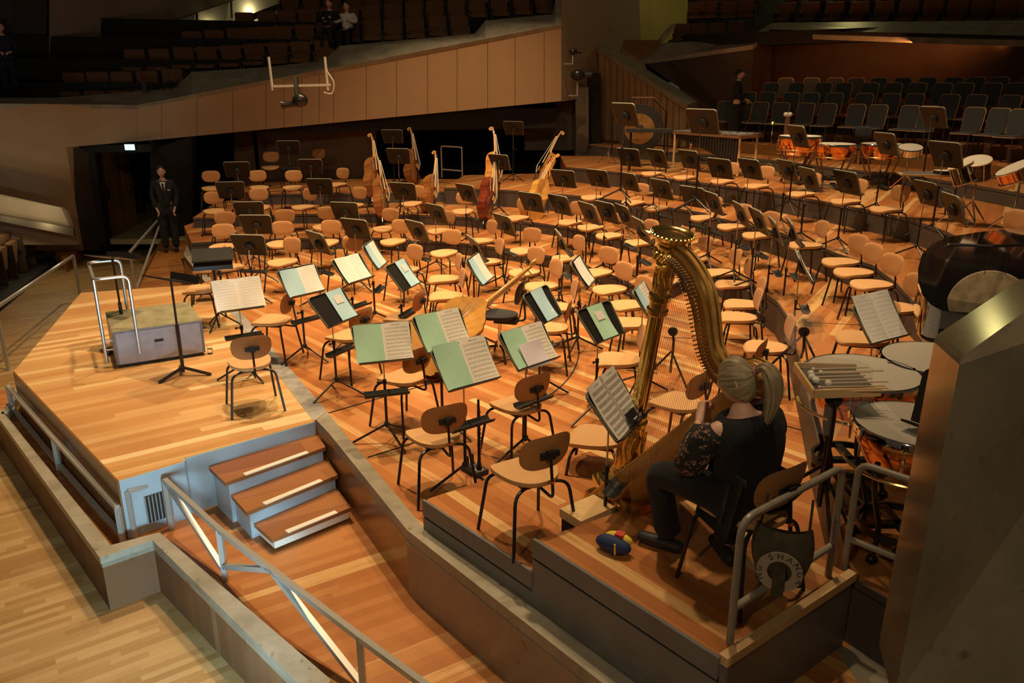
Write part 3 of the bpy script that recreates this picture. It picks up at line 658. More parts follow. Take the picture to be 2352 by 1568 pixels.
# block of seats behind the choir
cop = [([(1472, 138), (1512, 99.5), (1552, 54), (1540, 56)], (24.6, 25.4, 26.0, 25.8)), ([(1472, 138), (1531, 131), (1730, 103), (1715, 88), (1512, 99.5)], (24.6, 24.5, 23.9, 24.8, 25.4)),
       ([(1730, 103), (1767, 76.5), (1774, 52), (1715, 88)], (23.9, 24.3, 25.2, 24.8)), ([(1767, 76.5), (2400, 95), (2400, 46), (1774, 52)], (24.3, 18.2, 19.2, 25.2))]
mb = MB()
for px, yy in cop: mb.slab([aty(u, v, y) for (u, v), y in zip(px, yy)], (0, 0.02, -0.12))
struct('trim_13', mb, 'stone_coping')
struct('wall_choir_side', MB().slab([aty(1472, 140, 24.65), aty(1531, 133, 24.55), aty(1730, 105, 23.95), aty(1730, 300, 24.3), aty(1590, 300, 24.6), aty(1560, 200, 24.7)], (0.05, 0.3, 0)), 'dark_wall')
struct('wall_choir_corner', MB().slab([aty(1730, 104, 23.95), aty(1772, 84, 24.6), aty(1772, 300, 24.6), aty(1730, 300, 24.2)], (0.05, 0.3, 0)), 'choir_wall')
struct('ceiling_choir', MB().slab([aty(1767, 78, 24.35), aty(2400, 97, 18.25), aty(2400, 103, 19.0), aty(1770, 90, 25.0)], (0, 0, 0.12)), 'very_dark_wall')
struct('wall_choir_back', MB().slab([aty(1765, 86, 25.0), aty(2420, 86, 19.0), aty(2420, 330, 19.0), aty(1765, 330, 25.0)], (0.05, 0.3, 0)), 'choir_wall')
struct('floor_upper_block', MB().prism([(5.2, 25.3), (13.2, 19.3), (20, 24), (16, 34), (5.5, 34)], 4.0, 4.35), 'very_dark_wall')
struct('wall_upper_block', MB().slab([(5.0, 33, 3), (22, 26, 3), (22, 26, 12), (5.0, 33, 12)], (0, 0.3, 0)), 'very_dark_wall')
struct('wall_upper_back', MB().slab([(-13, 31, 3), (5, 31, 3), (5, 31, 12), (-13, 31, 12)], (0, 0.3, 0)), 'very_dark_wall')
# near stone balustrade at the right edge
near = [(2052, 1610, 2.05), (2204, 838, 2.0), (2206, 826, 2.02), (2216, 814, 2.05), (2420, 668, 2.35), (2700, 668, 2.4), (2700, 1610, 2.1)]
struct('wall_near', MB().slab([aty(u, v, y) for u, v, y in near], (0.10, 0.32, -0.04)), 'stone_near')

# doorway at the left back: frame, doors, corridor
struct('door_1', MB().box(aty(247, 340, 18.4) + Vector((0, 0.1, 0)), (2.1, 0.5, 0.16)), 'very_dark_wall')
struct('wall_door_left', MB().slab([aty(152, 338, 17.9), aty(205, 343, 18.35), aty(236, 575, 18.35), aty(192, 575, 17.9)], (0.0, 0.2, 0)), 'dark_wall')
struct('wall_door_jamb', MB().slab([aty(203, 345, 18.3), aty(216, 345, 18.3), aty(246, 575, 18.3), aty(232, 575, 18.3)], (0.0, 0.3, 0)), 'very_dark_wall')
struct('wall_door_right', MB().slab([aty(344, 345, 18.5), aty(440, 312, 19.0), aty(440, 575, 19.0), aty(352, 575, 18.5)], (0.0, 0.25, 0)), 'very_dark_wall')
zf = ZW
def doorleaf(name, px, ys_, label):
    t = MB().slab([aty(u, v, y) for (u, v), y in zip(px, ys_)], (0.0, 0.05, 0)).obj(name, 'oak_door', smooth=False)
    return tag(t, label, 'door')
d1 = doorleaf('door_leaf', [(217, 350), (243, 350), (272, 535), (247, 552)], (18.6, 19.0, 19.0, 18.6), 'dark oak door leaf standing open beside the doorway jamb')
d1.data.materials.clear(); d1.data.materials.append(M['brown_panel'])
MB().box(aty(249, 445, 18.72), (0.05, 0.06, 0.22)).obj('door_handle', 'steel', d1)
d2 = doorleaf('door_leaf', [(244, 350), (265, 350), (290, 528), (268, 538)], (19.2, 19.9, 19.9, 19.2), 'tall yellow oak door leaf in the lit doorway, left one')
d3 = doorleaf('door_leaf', [(270, 350), (294, 350), (316, 520), (292, 530)], (20.0, 20.7, 20.7, 20.0), 'tall yellow oak door leaf in the lit doorway, right one')
MB().box(aty(298, 425, 20.3), (0.05, 0.06, 0.25)).obj('door_handle', 'steel', d3)
struct('floor_corridor', MB().prism([(-11.5, 18.5), (-7.5, 18.5), (-8.5, 30), (-14, 30)], ZW - 0.1, ZW + 0.02), 'corridor_floor')
struct('wall_corridor', MB().slab([(-14, 28, -0.6), (-9.0, 28, -0.6), (-9.0, 28, 3.4), (-14, 28, 3.4)], (0, 0.1, 0)), 'corridor_wall')
struct('wall_corridor_right', MB().slab([(-8.55, 19.3, -0.6), (-9.2, 28, -0.6), (-9.2, 28, 3.0), (-8.55, 19.3, 3.0)], (0.1, 0, 0)), 'dark_wall')
struct('wall_corridor_left', MB().slab([(-11.4, 20.9, -0.6), (-13.5, 28, -0.6), (-13.5, 28, 3.0), (-11.4, 20.9, 3.0)], (-0.1, 0, 0)), 'oak_door')
mb = MB()
for k in range(11): mb.box((-11.95 + 0.02 * k, 26.5, -0.3 + 0.22 * k), (0.75, 0.1, 0.10))
st = mb.obj('shelf_rack', 'bar_silver', smooth=False); tag(st, 'pale metal rack of stacked trays seen through the lit doorway', 'rack')
st.location = Vector((0, 0, 0))

# lower left: wall base with lights, landing
struct('wall_low_rail', MB().slab([aty(-160, 424, 15.6), aty(0, 446, 16.1), aty(140, 476, 16.7), aty(152, 486, 16.8), aty(178, 562, 17.0), aty(-160, 562, 15.6)], (0.02, 0.06, 0)), 'upper_wall')
struct('trim_14', MB().slab([aty(-160, 468, 15.3), aty(0, 492, 15.85), aty(168, 524, 16.5), aty(170, 542, 16.5), aty(0, 508, 15.85), aty(-160, 484, 15.3)], (0.0, 0.05, 0)), 'dark_wall')
struct('floor_landing', MB().prism(xy(pts([(150, 596), (192, 562), (160, 545), (100, 560)], -0.62)), ZH, -0.62), 'floor_walk_planks')
# ------------------------------------------------------------------ orchestra chair (tan upholstery, black tube frame)
def outline_seat(t):
    """top view, widest at the front corners, rounded back"""
    c, s = math.cos(t), math.sin(t)
    n = 2.6
    x = math.copysign(abs(c) ** (2 / n), c); y = math.copysign(abs(s) ** (2 / n), s)
    w = 0.222 * (0.86 + 0.14 * y) if y > -0.2 else 0.222 * (0.86 + 0.14 * y) * (1 - 0.12 * (y + 0.2) ** 2)
    return x * w, y * 0.215
def seat_mesh(name, mat, thick=0.038):
    mb = MB(); nr, nt_ = 7, 40
    def z(px, py, top):
        y = py / 0.215; x = px / 0.22
        h = 0.016 * abs(x) ** 2.2 - 0.020 * max(0, y - 0.45) ** 2 * 4 + 0.012 * max(0, -y) ** 2
        return h
    rows = []
    for i in range(nr + 1):
        r = (i / nr)
        for j in range(nt_):
            x, y = outline_seat(2 * PI * j / nt_)
            mb.v.append((x * r, y * r, z(x * r, y * r, 1) + (0.006 * (1 - r ** 4))))
    o = len(mb.v)
    for (k, dz) in ((1.012, -0.012), (1.0, -0.028), (0.93, -thick)):
        for j in range(nt_):
            x, y = outline_seat(2 * PI * j / nt_); mb.v.append((x * k, y * k, z(x, y, 1) + dz))
    for i in range(nr + 3):
        for j in range(nt_):
            j2 = (j + 1) % nt_; a = i * nt_
            mb.f.append([a + j, a + j2, a + nt_ + j2, a + nt_ + j])
    last = (nr + 3) * nt_; mb.f.append([last + j for j in range(nt_)])
    mb.v = [(x, y + 0.01, zz + 0.462) for x, y, zz in mb.v]
    return mb.mesh(name, mat, angle=60)
def back_mesh(name, mat, w=0.185, h=0.118, th=0.026):
    mb = MB(); nr, nt_ = 5, 36
    def out(t):
        c, s = math.cos(t), math.sin(t); n = 3.0
        x = math.copysign(abs(c) ** (2 / n), c); y = math.copysign(abs(s) ** (2 / n), s)
        return x * w * (1.0 - 0.10 * max(0, -y) - 0.03 * max(0, y)), y * h + 0.012 * abs(x) ** 2 * (1 if y > 0 else 0)
    def pos(x, zz, d): return (x, -0.215 + 0.95 * x * x - d - 0.18 * zz, 0.672 + zz)
    for side in (0, 1):
        for i in range(nr + 1):
            r = i / nr
            for j in range(nt_):
                x, y = out(2 * PI * j / nt_)
                edge = th * 0.5 * (1 - r ** 5)
                mb.v.append(pos(x * r, y * r, -edge if side == 0 else edge))
    A = (nr + 1) * nt_
    for side in (0, 1):
        for i in range(nr):
            for j in range(nt_):
                j2 = (j + 1) % nt_; a = side * A + i * nt_
                q = [a + j, a + j2, a + nt_ + j2, a + nt_ + j]
                mb.f.append(q if side == 0 else q[::-1])
    for j in range(nt_):
        j2 = (j + 1) % nt_; a = nr * nt_; mb.f.append([a + j, a + j2, A + a + j2, A + a + j])
    return mb.mesh(name, mat, angle=70)
def leg_tube(pts, r=0.0115): return MB().tube(fillet(pts, 0.07, 5), r, 8)
chair = Proto()
chair.add('seat', seat_mesh('seat', 'tan_fabric')); bk = chair.add('backrest', back_mesh('backrest', 'tan_back'))
for sx in (-1, 1):
    chair.add('leg', leg_tube([(sx * .05, .10, .418), (sx * .195, .165, .412), (sx * .236, .225, .0)]).mesh('leg', 'black_metal'))
    chair.add('leg', leg_tube([(sx * .04, -.10, .418), (sx * .195, -.165, .412), (sx * .244, -.222, .0)]).mesh('leg', 'black_metal'))
chair.add('under_frame', MB().box((0, .0, .418), (.23, .26, .022)).bar((0, -.12, .41), (0, .14, .41), .04, .03).mesh('under_frame', 'black_rubber'))
chair.add('back_post', MB().tube(fillet([(0, -.06, .412), (0, -.285, .392), (0, -.268, .50), (0, -.247, .675)], .05, 6), 0.010, 8).mesh('back_post', 'black_metal'))
chair.add('back_bracket', MB().box((0, -.243, .668), (.13, .022, .034)).box((0, -.25, .668), (.05, .03, .05)).mesh('back_bracket', 'black_rubber'))
chair.add('marking_ring', MB().tube([(0, -.2765, .492), (0, -.2745, .506)], 0.0112, 10).mesh('marking_ring', 'red_mark'))
PODIUM = Vector((-4.0, 8.6, 0))
GROUP_CHAIR = 'tan padded orchestra chairs on the stage'
TIERS = {'0': (0.0, 'stage floor'), '1': (Z1, 'lowest riser'), '2': (Z2, 'second riser'), '3': (Z3, 'left rear riser'), 'A': (ZA, 'high riser'), '4': (Z4, 'percussion riser'), '5': (Z5, 'top riser'), 'b': (B1, 'low front block'), 'c': (B2, 'high front block')}
# mode s: where the seat's middle is; mode b: where the middle of the backrest is; yaw: heading it faces (degrees from +x), None = towards the podium
CH_ = [
 ('b', 485, 405, '2', None, None), ('s', 492, 483, '1', None, None), ('b', 517, 501, '0', None, None), ('b', 513.5, 530, '0', None, None),
 ('s', 622, 383, '3', None, None), ('b', 733.7, 353.5, '3', -115, None), ('s', 595, 429, '2', -70, None), ('s', 673, 429, '2', None, None), ('b', 789, 398, '2', -120, None),
 ('s', 596, 474, '1', -75, None), ('s', 698.5, 474, '1', -118, None), ('b', 828, 443, '1', -120, None), ('b', 655, 495.6, '0', None, None), ('b', 650, 523.6, '0', None, None),
 ('s', 652.5, 600, '0', -120, None), ('b', 752, 489, '0', None, None), ('b', 762, 521, '0', None, None), ('b', 812, 559, '0', -110, None),
 ('b', 898.7, 493, '0', -112, None), ('b', 921.7, 520, '0', -118, None), ('b', 956, 580, '0', -135, None),
 ('b', 958, 439, '1', -110, None), ('s', 1064, 483.6, '1', -100, None), ('s', 1190, 499, '1', -130, None),
 ('b', 1033, 499, '0', -135, None), ('s', 1023, 579, '0', -120, None), ('s', 1107, 552, '0', -150, None), ('s', 1119.5, 600, '0', -160, None), ('s', 1205.6, 574, '0', -128, None), ('s', 1208, 624, '0', -140, None),
 ('s', 1021.5, 639.5, '0', -165, None), ('s', 1026.5, 679, '0', -168, None), ('s', 1247, 656, '0', -155, None),
 ('s', 1303, 592, '0', -155, None), ('s', 1374, 624, '0', -140, None), ('s', 1404, 663, '0', -150, None), ('s', 1446, 699, '0', -155, None), ('s', 1281, 705, '0', -175, None), ('s', 1262, 752, '0', 172, 'tan chair hidden behind the black stand holding the plain blue score'),
 ('s', 1455, 741, '0', -178, None), ('s', 1422, 825, '0', 178, 'tan chair with its seat left of the gold harp column, near the spiral-bound score'), ('s', 1557, 923, '0', 135, 'tan chair seen through the harp strings'),
 ('s', 1372, 1003, '0', 165, 'tan chair partly behind the harp column foot, beside the tall score stand'), ('s', 1212, 1079, 'b', 122, 'tan chair alone on the low front block'),
 ('s', 1000, 998, '0', 118, 'tan chair behind the narrow tray stand, next to the instrument peg board'), ('s', 1190, 927, '0', 128, 'tan chair under the stand with the white loose leaf'),
 ('s', 927, 865, '0', 142, 'tan chair behind the leftmost green-covered score'), ('s', 800, 770, '0', 150, 'tan chair just behind the black and blue open folder'), ('s', 928, 727, '0', 165, 'tan chair left of the leaning amber double bass'),
 ('s', 627, 734, '0', 172, 'tan chair between the fully white open score and the blue and white score'), ('s', 462, 663, '0', -172, 'tan chair touching the edge of the front platform behind the white score'),
 ('s', 482, 617, '0', -172, 'tan chair with edge-on back below the folding black table, left one'), ('s', 528, 613, '0', -150, 'tan chair below the folding black table, right one'),
 ('s', 575, 832, '0', 116, 'tan chair alone on the front platform, seen from behind'),
 ('s', 1657, 625, '0', -168, None), ('s', 1684, 652, '0', -178, None), ('s', 1707, 698, '0', 176, None), ('s', 1696, 728, '0', 174, None), ('s', 1762, 797, '0', 172, 'tan chair in front of the two tall stands right of the harp neck'),
 ('b', 1752, 807, '0', 150, 'tan chair seen edge-on behind the round end of the harp'), ('s', 1934.7, 600, '2', -166, None), ('s', 1964.6, 624, '2', -168, None), ('s', 2006, 652, '2', -168, None), ('s', 2058, 706, '2', -168, None), ('s', 1985, 776, '2', 170, 'tan chair hidden behind the large white score beside the kettledrums'),
 ('s', 1853, 562, '2', -175, None), ('s', 1684, 519, '2', None, None), ('s', 1744, 539, '2', None, None), ('s', 1619, 499, '2', None, None), ('s', 1509, 476, '2', None, None), ('s', 1457, 464, '2', None, None), ('s', 1362, 452, '2', None, None),
 ('s', 1311, 508.5, '1', None, None), ('s', 1359.5, 520.6, '1', None, None), ('s', 1403, 540, '1', None, None), ('s', 1471, 556, '1', None, None), ('b', 1581, 534, '0', -150, None), ('b', 1624, 560, '0', -155, None),
 ('s', 1499.4, 397, 'A', None, None), ('s', 1574.4, 406, 'A', None, None), ('s', 1662, 415, 'A', None, None), ('s', 1741, 425.7, 'A', None, None), ('s', 1843.6, 444, 'A', None, None), ('s', 1945.7, 461, 'A', None, None), ('s', 2039, 479, 'A', None, None), ('b', 2338, 504, 'A', -165, None),
]
def heading(p, yaw):
    if yaw is None: d = PODIUM - Vector((p.x, p.y, 0)); return math.atan2(d.y, d.x)
    return R(yaw)
placed = []
for mode, u, v, tier, yaw, lab in CH_:
    z = TIERS[tier][0]
    if mode == 's':
        p = at(u, v, z + 0.462); a = heading(p, yaw)
    else:
        q = at(u, v, z + 0.672); a = heading(q, yaw); p = q + Vector((math.cos(a), math.sin(a), 0)) * 0.215
    placed.append([u, tier, p, a, lab])
cnt = {}
for k, (u, tier, p, a, lab) in enumerate(sorted(placed, key=lambda r: r[0])):
    if lab is None:
        cnt.setdefault(tier, [])
        cnt[tier].append(1)
    placed_label = lab
    if lab is None:
        i = len(cnt[tier]) - 1
        if tier == '0':
            lab = ('tan chair on the stage floor among stands, %s from left' % (ORD[i] if i < 30 else ORD[i - 30] + ' past the thirtieth'))
        else: lab = 'tan chair on the %s, %s from that riser\'s left' % (TIERS[tier][1], ORD[i])
    chair.make('orchestra_chair', lab, 'chair', (p.x, p.y, TIERS[tier][0]), a - PI / 2, GROUP_CHAIR)
# harpist's chair
HC = [at(1556.6, 1330.8, B2), at(1698, 1430.3, B2), at(1840, 1348.7, B2)]
hfwd = (HC[0] - HC[1]).normalized(); hc = (HC[0] + HC[2]) / 2
HA = math.atan2(hfwd.y, hfwd.x)
chair.make('orchestra_chair', 'tan chair the harpist sits on, with a bag hung on its back', 'chair', (hc.x, hc.y, B2), HA - PI / 2, GROUP_CHAIR)

# ------------------------------------------------------------------ music stands
def desk_poly(w=.50, h=.335, r=.045):
    ps = [(-w / 2 + .03, 0), (w / 2 - .03, 0), (w / 2, h - r)]
    for i in range(1, 5): q = i / 4 * PI / 2; ps.append((w / 2 - r + r * math.cos(q), h - r + r * math.sin(q)))
    for i in range(0, 4): q = PI / 2 + i / 4 * PI / 2; ps.append((-w / 2 + r + r * math.cos(q), h - r + r * math.sin(q)))
    ps.append((-w / 2, h - r)); return ps
def desk_mb(tilt):
    mb = MB(); ps = desk_poly()
    m = Matrix.Translation((0, 0, -.02)) @ Matrix.Rotation(R(90 - tilt), 4, 'X')
    mb.slab([Vector((x, y - .16, 0)) for x, y in ps], (0, 0, -.004)); return mb, m
stands = {}
def stand_proto(hd, tilt, tray, silver=True):
    """hd: height of the desk's middle above the floor; the music side faces +Y"""
    key = (round(hd, 2), tilt, tray)
    if key in stands: return stands[key]
    P_ = Proto()
    mb, m = desk_mb(tilt)
    # desk local: x across, y up the slope, z = towards the reader
    T = Matrix.Translation((0, 0, hd)) @ Matrix.Rotation(PI, 4, 'Z') @ Matrix.Rotation(R(90 - tilt), 4, 'X')
    d = P_.add('desk', mb.xf(T).mesh('desk', 'desk_black'))
    lg = MB().box((0, -.165, .028), (.44, .008, .062)); P_.add('ledge', lg.xf(T).mesh('ledge', 'desk_black'), d)
    rim = MB(); ps = [Vector((x, y - .16, 0)) for x, y in desk_poly()]
    path = ps[1:] + ps[:1]
    for a, b in zip(path[:-1], path[1:]): rim.bar(a + Vector((0, 0, .004)), b + Vector((0, 0, .004)), .006, .018, up=(0, 0, 1))
    P_.add('rim', rim.xf(T).mesh('rim', 'desk_rim_catchlight'), d)
    br = MB().lathe([(.075, -.004), (.07, -.03), (.03, -.06), (.012, -.065)], 16); P_.add('hinge', br.xf(T @ Matrix.Translation((0, -.02, 0))).mesh('hinge', 'black_rubber'), d)
    zc = hd - .03; hub = .17; mid = max(.5, hd * .62)
    P_.add('upper_pole', MB().tube([(0, -.035, mid - .05), (0, -.035, zc)], .0065, 8).mesh('upper_pole', 'steel' if silver else 'black_metal'))
    P_.add('lower_pole', MB().tube([(0, -.035, hub - .03), (0, -.035, mid)], .0125, 10).tube([(0, -.035, mid - .03), (0, -.035, mid + .012)], .018, 10).mesh('lower_pole', 'black_metal'))
    P_.add('clamp_knob', MB().tube([(.01, -.035, mid - .01), (.05, -.035, mid - .01)], .006, 6).ball((.055, -.035, mid - .01), .013, 8, 6).mesh('clamp_knob', 'black_rubber'))
    P_.add('hub', MB().ball((0, -.035, hub), .026, 12, 8).mesh('hub', 'black_rubber'))
    for k in range(3):
        q = PI / 2 + k * 2 * PI / 3 + .35
        P_.add('leg', MB().tube([(0, -.035, hub), (.30 * math.cos(q), -.035 + .30 * math.sin(q), .012)], .0105, 8).mesh('leg', 'black_metal'))
    if tray:
        zt = mid - .09
        tr = MB(); prof = [(-.05, .028), (-.03, .0), (.03, .0), (.05, .028)]
        for (a0, b0), (a1, b1_) in zip(prof[:-1], prof[1:]):
            tr.slab([(-.19, .06 + a0, zt + b0), (.19, .06 + a0, zt + b0), (.19, .06 + a1, zt + b1_), (-.19, .06 + a1, zt + b1_)], (0, 0, -.006))
        tr.bar((0, -.035, zt), (0, .02, zt - .006), .02, .02)
        P_.add('accessory_tray', tr.mesh('accessory_tray', 'felt_tray', smooth=False))
    stands[key] = P_; return P_
GROUP_STAND = 'black music stands among the chairs'
# u, v of the middle of the desk, floor, height of that middle above the floor, heading of the music side (None = away from the podium), tray
ST_ = [
 (545, 390, '2', .93, None, 0), (530, 437, '1', .93, None, 0), (663, 340, '3', .97, None, 1), (714, 383, '2', .9, None, 0), (735.5, 429, '1', .9, None, 0), (573, 484, '0', .95, None, 0), (589, 516, '0', .90, None, 0), (573, 563, '0', .82, None, 1),
 (793, 485, '0', .92, None, 0), (818, 526, '0', .92, None, 0), (732, 558, '0', .9, 41, 1),
 (902, 314, '3', 1.15, None, 0), (916, 359, '2', 1.15, None, 0), (927.6, 440, '1', .95, None, 0), (1073, 444, '1', .95, 41, 1), (1004, 491, '0', .95, 41, 0), (959, 531, '0', .9, 40, 1),
 (1180, 295, 'A', 1.2, None, 0), (1148, 373, '2', 1.05, 52, 0), (1160, 517, '0', .95, 30, 1), (1221, 464.5, '1', .95, 45, 0), (1287, 471, '1', .95, 34, 0), (1295, 411, '2', .95, 54, 0), (1374, 410, '2', .95, 43, 0),
 (1093, 571, '0', .9, 18, 1), (1292, 558, '0', .95, 6, 1), (1445, 418, '2', .95, 28, 0), (1520, 435, '2', .95, 28, 1),
 (1353, 490, '1', .95, 23, 0), (1394, 488, '1', .95, 28, 0), (1435, 496, '1', .95, 15, 1), (1473, 529, '1', .92, 10, 1), (1593, 453, '2', .95, 34, 1), (1639, 467, '2', .92, 10, 1), (1702.6, 493.5, '2', .92, 0, 1), (1743, 509, '2', .92, 2, 1), (1782, 531, '0', 1.2, -8, 1), (1822, 534, '0', 1.22, -10, 1),
 (1445, 362, 'A', .95, 43, 0), (1510, 364.6, 'A', .95, 28, 0), (1584, 367, 'A', .95, 29, 0), (1654, 387.6, 'A', .92, 33, 0), (1724, 389, 'A', .92, 23, 0), (1810, 392, 'A', .92, 11, 0), (1859, 412, 'A', .92, 6, 0), (1946, 420, 'A', .92, 15, 0), (2130.5, 445, 'A', .85, 6, 0), (2190, 478, 'A', .85, -6, 0),
 (1833.6, 314, '4', 1.12, 10, 0), (2036, 331, '4', 1.03, 10, 0), (2173, 356, '4', 1.03, 18, 0), (2145, 270, '5', 1.12, 18, 0), (1436.6, 264, '5', 1.2, 33, 0), (1614, 280, '5', 1.15, 40, 0),
]
cnt = {}
for u, v, tier, hd, yaw, tray in sorted(ST_):
    z = TIERS[tier][0]; p = at(u, v, z + hd)
    if yaw is None: d = Vector((p.x, p.y, 0)) - PODIUM; a = math.atan2(d.y, d.x)
    else: a = R(yaw)
    i = cnt.get(tier, 0); cnt[tier] = i + 1
    lab = 'black music stand on the %s, seen from behind, %s from left' % (TIERS[tier][1], ORD[i])
    stand_proto(hd, 25, tray).make('music_stand', lab, 'music stand', (p.x, p.y, z), a - PI / 2, GROUP_STAND)

# stands with music on them: u, v, floor, height, heading of the reader's side, tilt, (left, right) pages, label words, width, height, tray, side, pole length
def sheet(name, label, T, left, right, w, h, sag=0.02, shift=0.0, bound=False):
    """open book: two leaves bowed a little, left and right seen by the reader"""
    root = thing(name, label, 'sheet music', (0, 0, 0), 0, 'scores on the music stands'); root.matrix_world = T
    for side, mat in ((-1, left), (1, right)):
        if mat is None: continue
        def fn(a, b, side=side):
            x = (a - 1) * w if side < 0 else a * w
            q = abs(x) / w
            return Vector((x + shift, b * h - .158, .012 + sag * math.sin(q * PI) * .5 + .012 * (b - .5) ** 2 * 4 * q - (0.05 if 0 else 0)))
        mb = MB().grid(fn, 6, 5, uv=True)
        base = MB(); base.v = list(mb.v); base.f = [list(f) for f in mb.f]; base.uv = dict(mb.uv)
        n = len(base.v); base.v += [(x, y, z - .004) for x, y, z in mb.v]; base.f += [[k + n for k in f[::-1]] for f in mb.f]
        base.obj('left_page' if side < 0 else 'right_page', mat, root, angle=80)
    if bound:
        mb = MB()
        for k in range(26): mb.tube([(shift + .008 * math.cos(q), -.15 + h * .98 * k / 25, .02 + .008 * math.sin(q)) for q in (0, 1.05, 2.1, 3.14, 4.2, 5.2)], .0012, 4, closed=True)
        mb.obj('spiral_binding', 'steel', root)
    return root
def deskT(p, z, hd, a, tilt): return Matrix.Translation((p.x, p.y, z + hd)) @ Matrix.Rotation(a - PI / 2, 4, 'Z') @ Matrix.Rotation(PI, 4, 'Z') @ Matrix.Rotation(R(90 - tilt), 4, 'X')
BK = [
 (548, 677, '0', .92, -59, 30, 'music_faint', 'music_faint', .245, .33, 0, 1, 'stand beside the podium holding a fully white open score', 'wide open white score nearest the conductor podium'),
 (692, 646, '0', .92, -41, 32, 'cover_blue', 'music_faint', .225, .315, 0, 1, 'stand holding a score with blue left page behind the front chair', 'open score, blue left page and white right page, nearest the podium'),
 (810, 619, '0', .92, -30, 38, 'music_faint', 'music_faint', .205, .33, 0, 1, 'stand holding a steeply tilted open white score', 'tilted open white score behind the black and blue folder'),
 (860, 586, '0', .92, -5, 30, 'cover_blue', 'music_faint', .20, .32, 0, 1, 'stand turned edge-on with a narrow blue and white score', 'edge-on score with blue cover beside the tilted white score'),
 (925, 633, '0', .92, -18, 36, None, 'cover_blue', .215, .33, 1, 1, 'stand with black desk half covered by a blue booklet with white label', 'closed blue booklet with white label on right half of stand'),
 (767, 708, '0', .91, -28, 38, None, 'cover_blue', .215, .33, 1, 1, 'stand with black folder and blue labelled booklet in the front row', 'closed blue booklet with white label, nearest the front platform'),
 (880, 788, '0', .92, -72, 32, 'cover_green', 'music_print', .235, .325, 0, 1, 'leftmost of the four stands with green-covered scores', 'leftmost score with plain green left page and printed right page'),
 (1016, 760, '0', .98, -50, 34, 'cover_green', 'music_print', .225, .33, 0, 0, 'stand with green and white score in front of the leaning bass', 'green and white score standing in front of the leaning amber bass'),
 (1070, 838, '0', 1.0, -52, 36, 'cover_green', 'music_print', .235, .35, 0, 1, 'nearest stand of the four with green-covered scores', 'largest green and white score, nearest the instrument peg board'),
 (1215, 796, '0', .98, -46, 38, 'cover_green', 'music_print', .225, .33, 0, 1, 'stand with green score and a loose white leaf on it', 'green and white score partly covered by a loose white leaf'),
 (1101, 619, '0', .95, -14, 32, 'cover_blue', 'music_faint', .21, .32, 0, 1, 'stand with edge-on blue and white score left of the black swivel chair', 'edge-on blue and white score above the bass scroll'),
 (1248, 701, '0', .92, -30, 36, None, None, .215, .33, 1, 1, 'black stand with a plain blue booklet in its middle', 'plain blue closed booklet with a small label at its lower corner'),
 (1382, 741, '0', .95, -42, 38, None, None, .215, .33, 1, 0, 'black stand with a green labelled booklet in its middle', 'green closed booklet with white label left of the harp column'),
 (1338, 624, '0', .95, -16, 34, 'music_faint', 'music_faint', .17, .32, 0, 1, 'stand turned edge-on with a white score behind the blue booklet', 'narrow edge-on white score right of the bass scroll'),
 (1485, 692, '0', .95, -21, 34, 'cover_blue', 'music_print', .20, .33, 0, 1, 'stand with blue and white score half hidden by the harp column', 'blue and white score just left of the harp column'),
 (1845, 612, '0', 1.05, -14, 30, 'music_faint', 'music_faint', .17, .34, 0, 1, 'tall stand with edge-on white score right of the harp neck', 'edge-on white score on the tall stand right of the harp'),
 (1412, 932, '0', 1.12, -27, 36, 'music_dense', 'music_dense', .225, .36, 2, 1, 'stand with spiral-bound score in front of the harpist', 'spiral-bound open score in front of the harpist'),
 (2021, 738, '0', 1.18, -59, 36, 'music_faint', 'music_faint', .225, .40, 0, 0, 'stand with large white score behind the nearest kettledrums', 'large white open score behind the nearest kettledrums'),
]
book_T = {}
for u, v, tier, hd, deg, tilt, lm, rm, w, h, kind, tray, slab_, blab in BK:
    z = TIERS[tier][0]; p = at(u, v, z + hd); a = R(deg)
    # yaw of the reader's side; edges of the desk run across it
    stand_proto(hd, tilt, tray).make('music_stand', slab_, 'music stand', (p.x, p.y, z), a - PI / 2, 'music stands holding scores')
    T = deskT(p, z, hd, a, tilt); book_T[blab] = T
    if kind == 0 or kind == 2: sheet('score', blab, T, lm, rm, w, h, bound=(kind == 2))
    else:
        col = 'cover_green' if 'green' in blab else 'cover_blue'
        sh_ = .0 if rm else -.105
        b = sheet('booklet', blab, T, None, col, w, h, sag=.004, shift=sh_)
        if rm or 'green' in blab:
            lbl = MB().grid(lambda i, j: Vector((sh_ + w * (.26 + .5 * i), -.158 + h * (.55 + .26 * j), .0145 + .004 * math.sin((.26 + .5 * i) * PI) * .5 + .003)), 1, 1, uv=True).obj('label_sticker', 'label_print', b)
            lbl['label'] = 'white printed title label'
        else:
            lbl = MB().slab([(w * .72 + sh_, -.145, .016), (w * .93 + sh_, -.145, .016), (w * .93 + sh_, -.08, .016), (w * .72 + sh_, -.08, .016)], (0, 0, .001)).obj('label_sticker', 'paper', b); lbl['label'] = 'small white label'
# loose leaf on the green score, and a brass tuner block in the tray
T = book_T['green and white score partly covered by a loose white leaf']
lf = sheet('loose_leaf', 'white loose text leaf lying on the green and white score', T @ Matrix.Translation((-.14, -.03, .03)), None, 'text_lines', .24, .215, sag=.003)

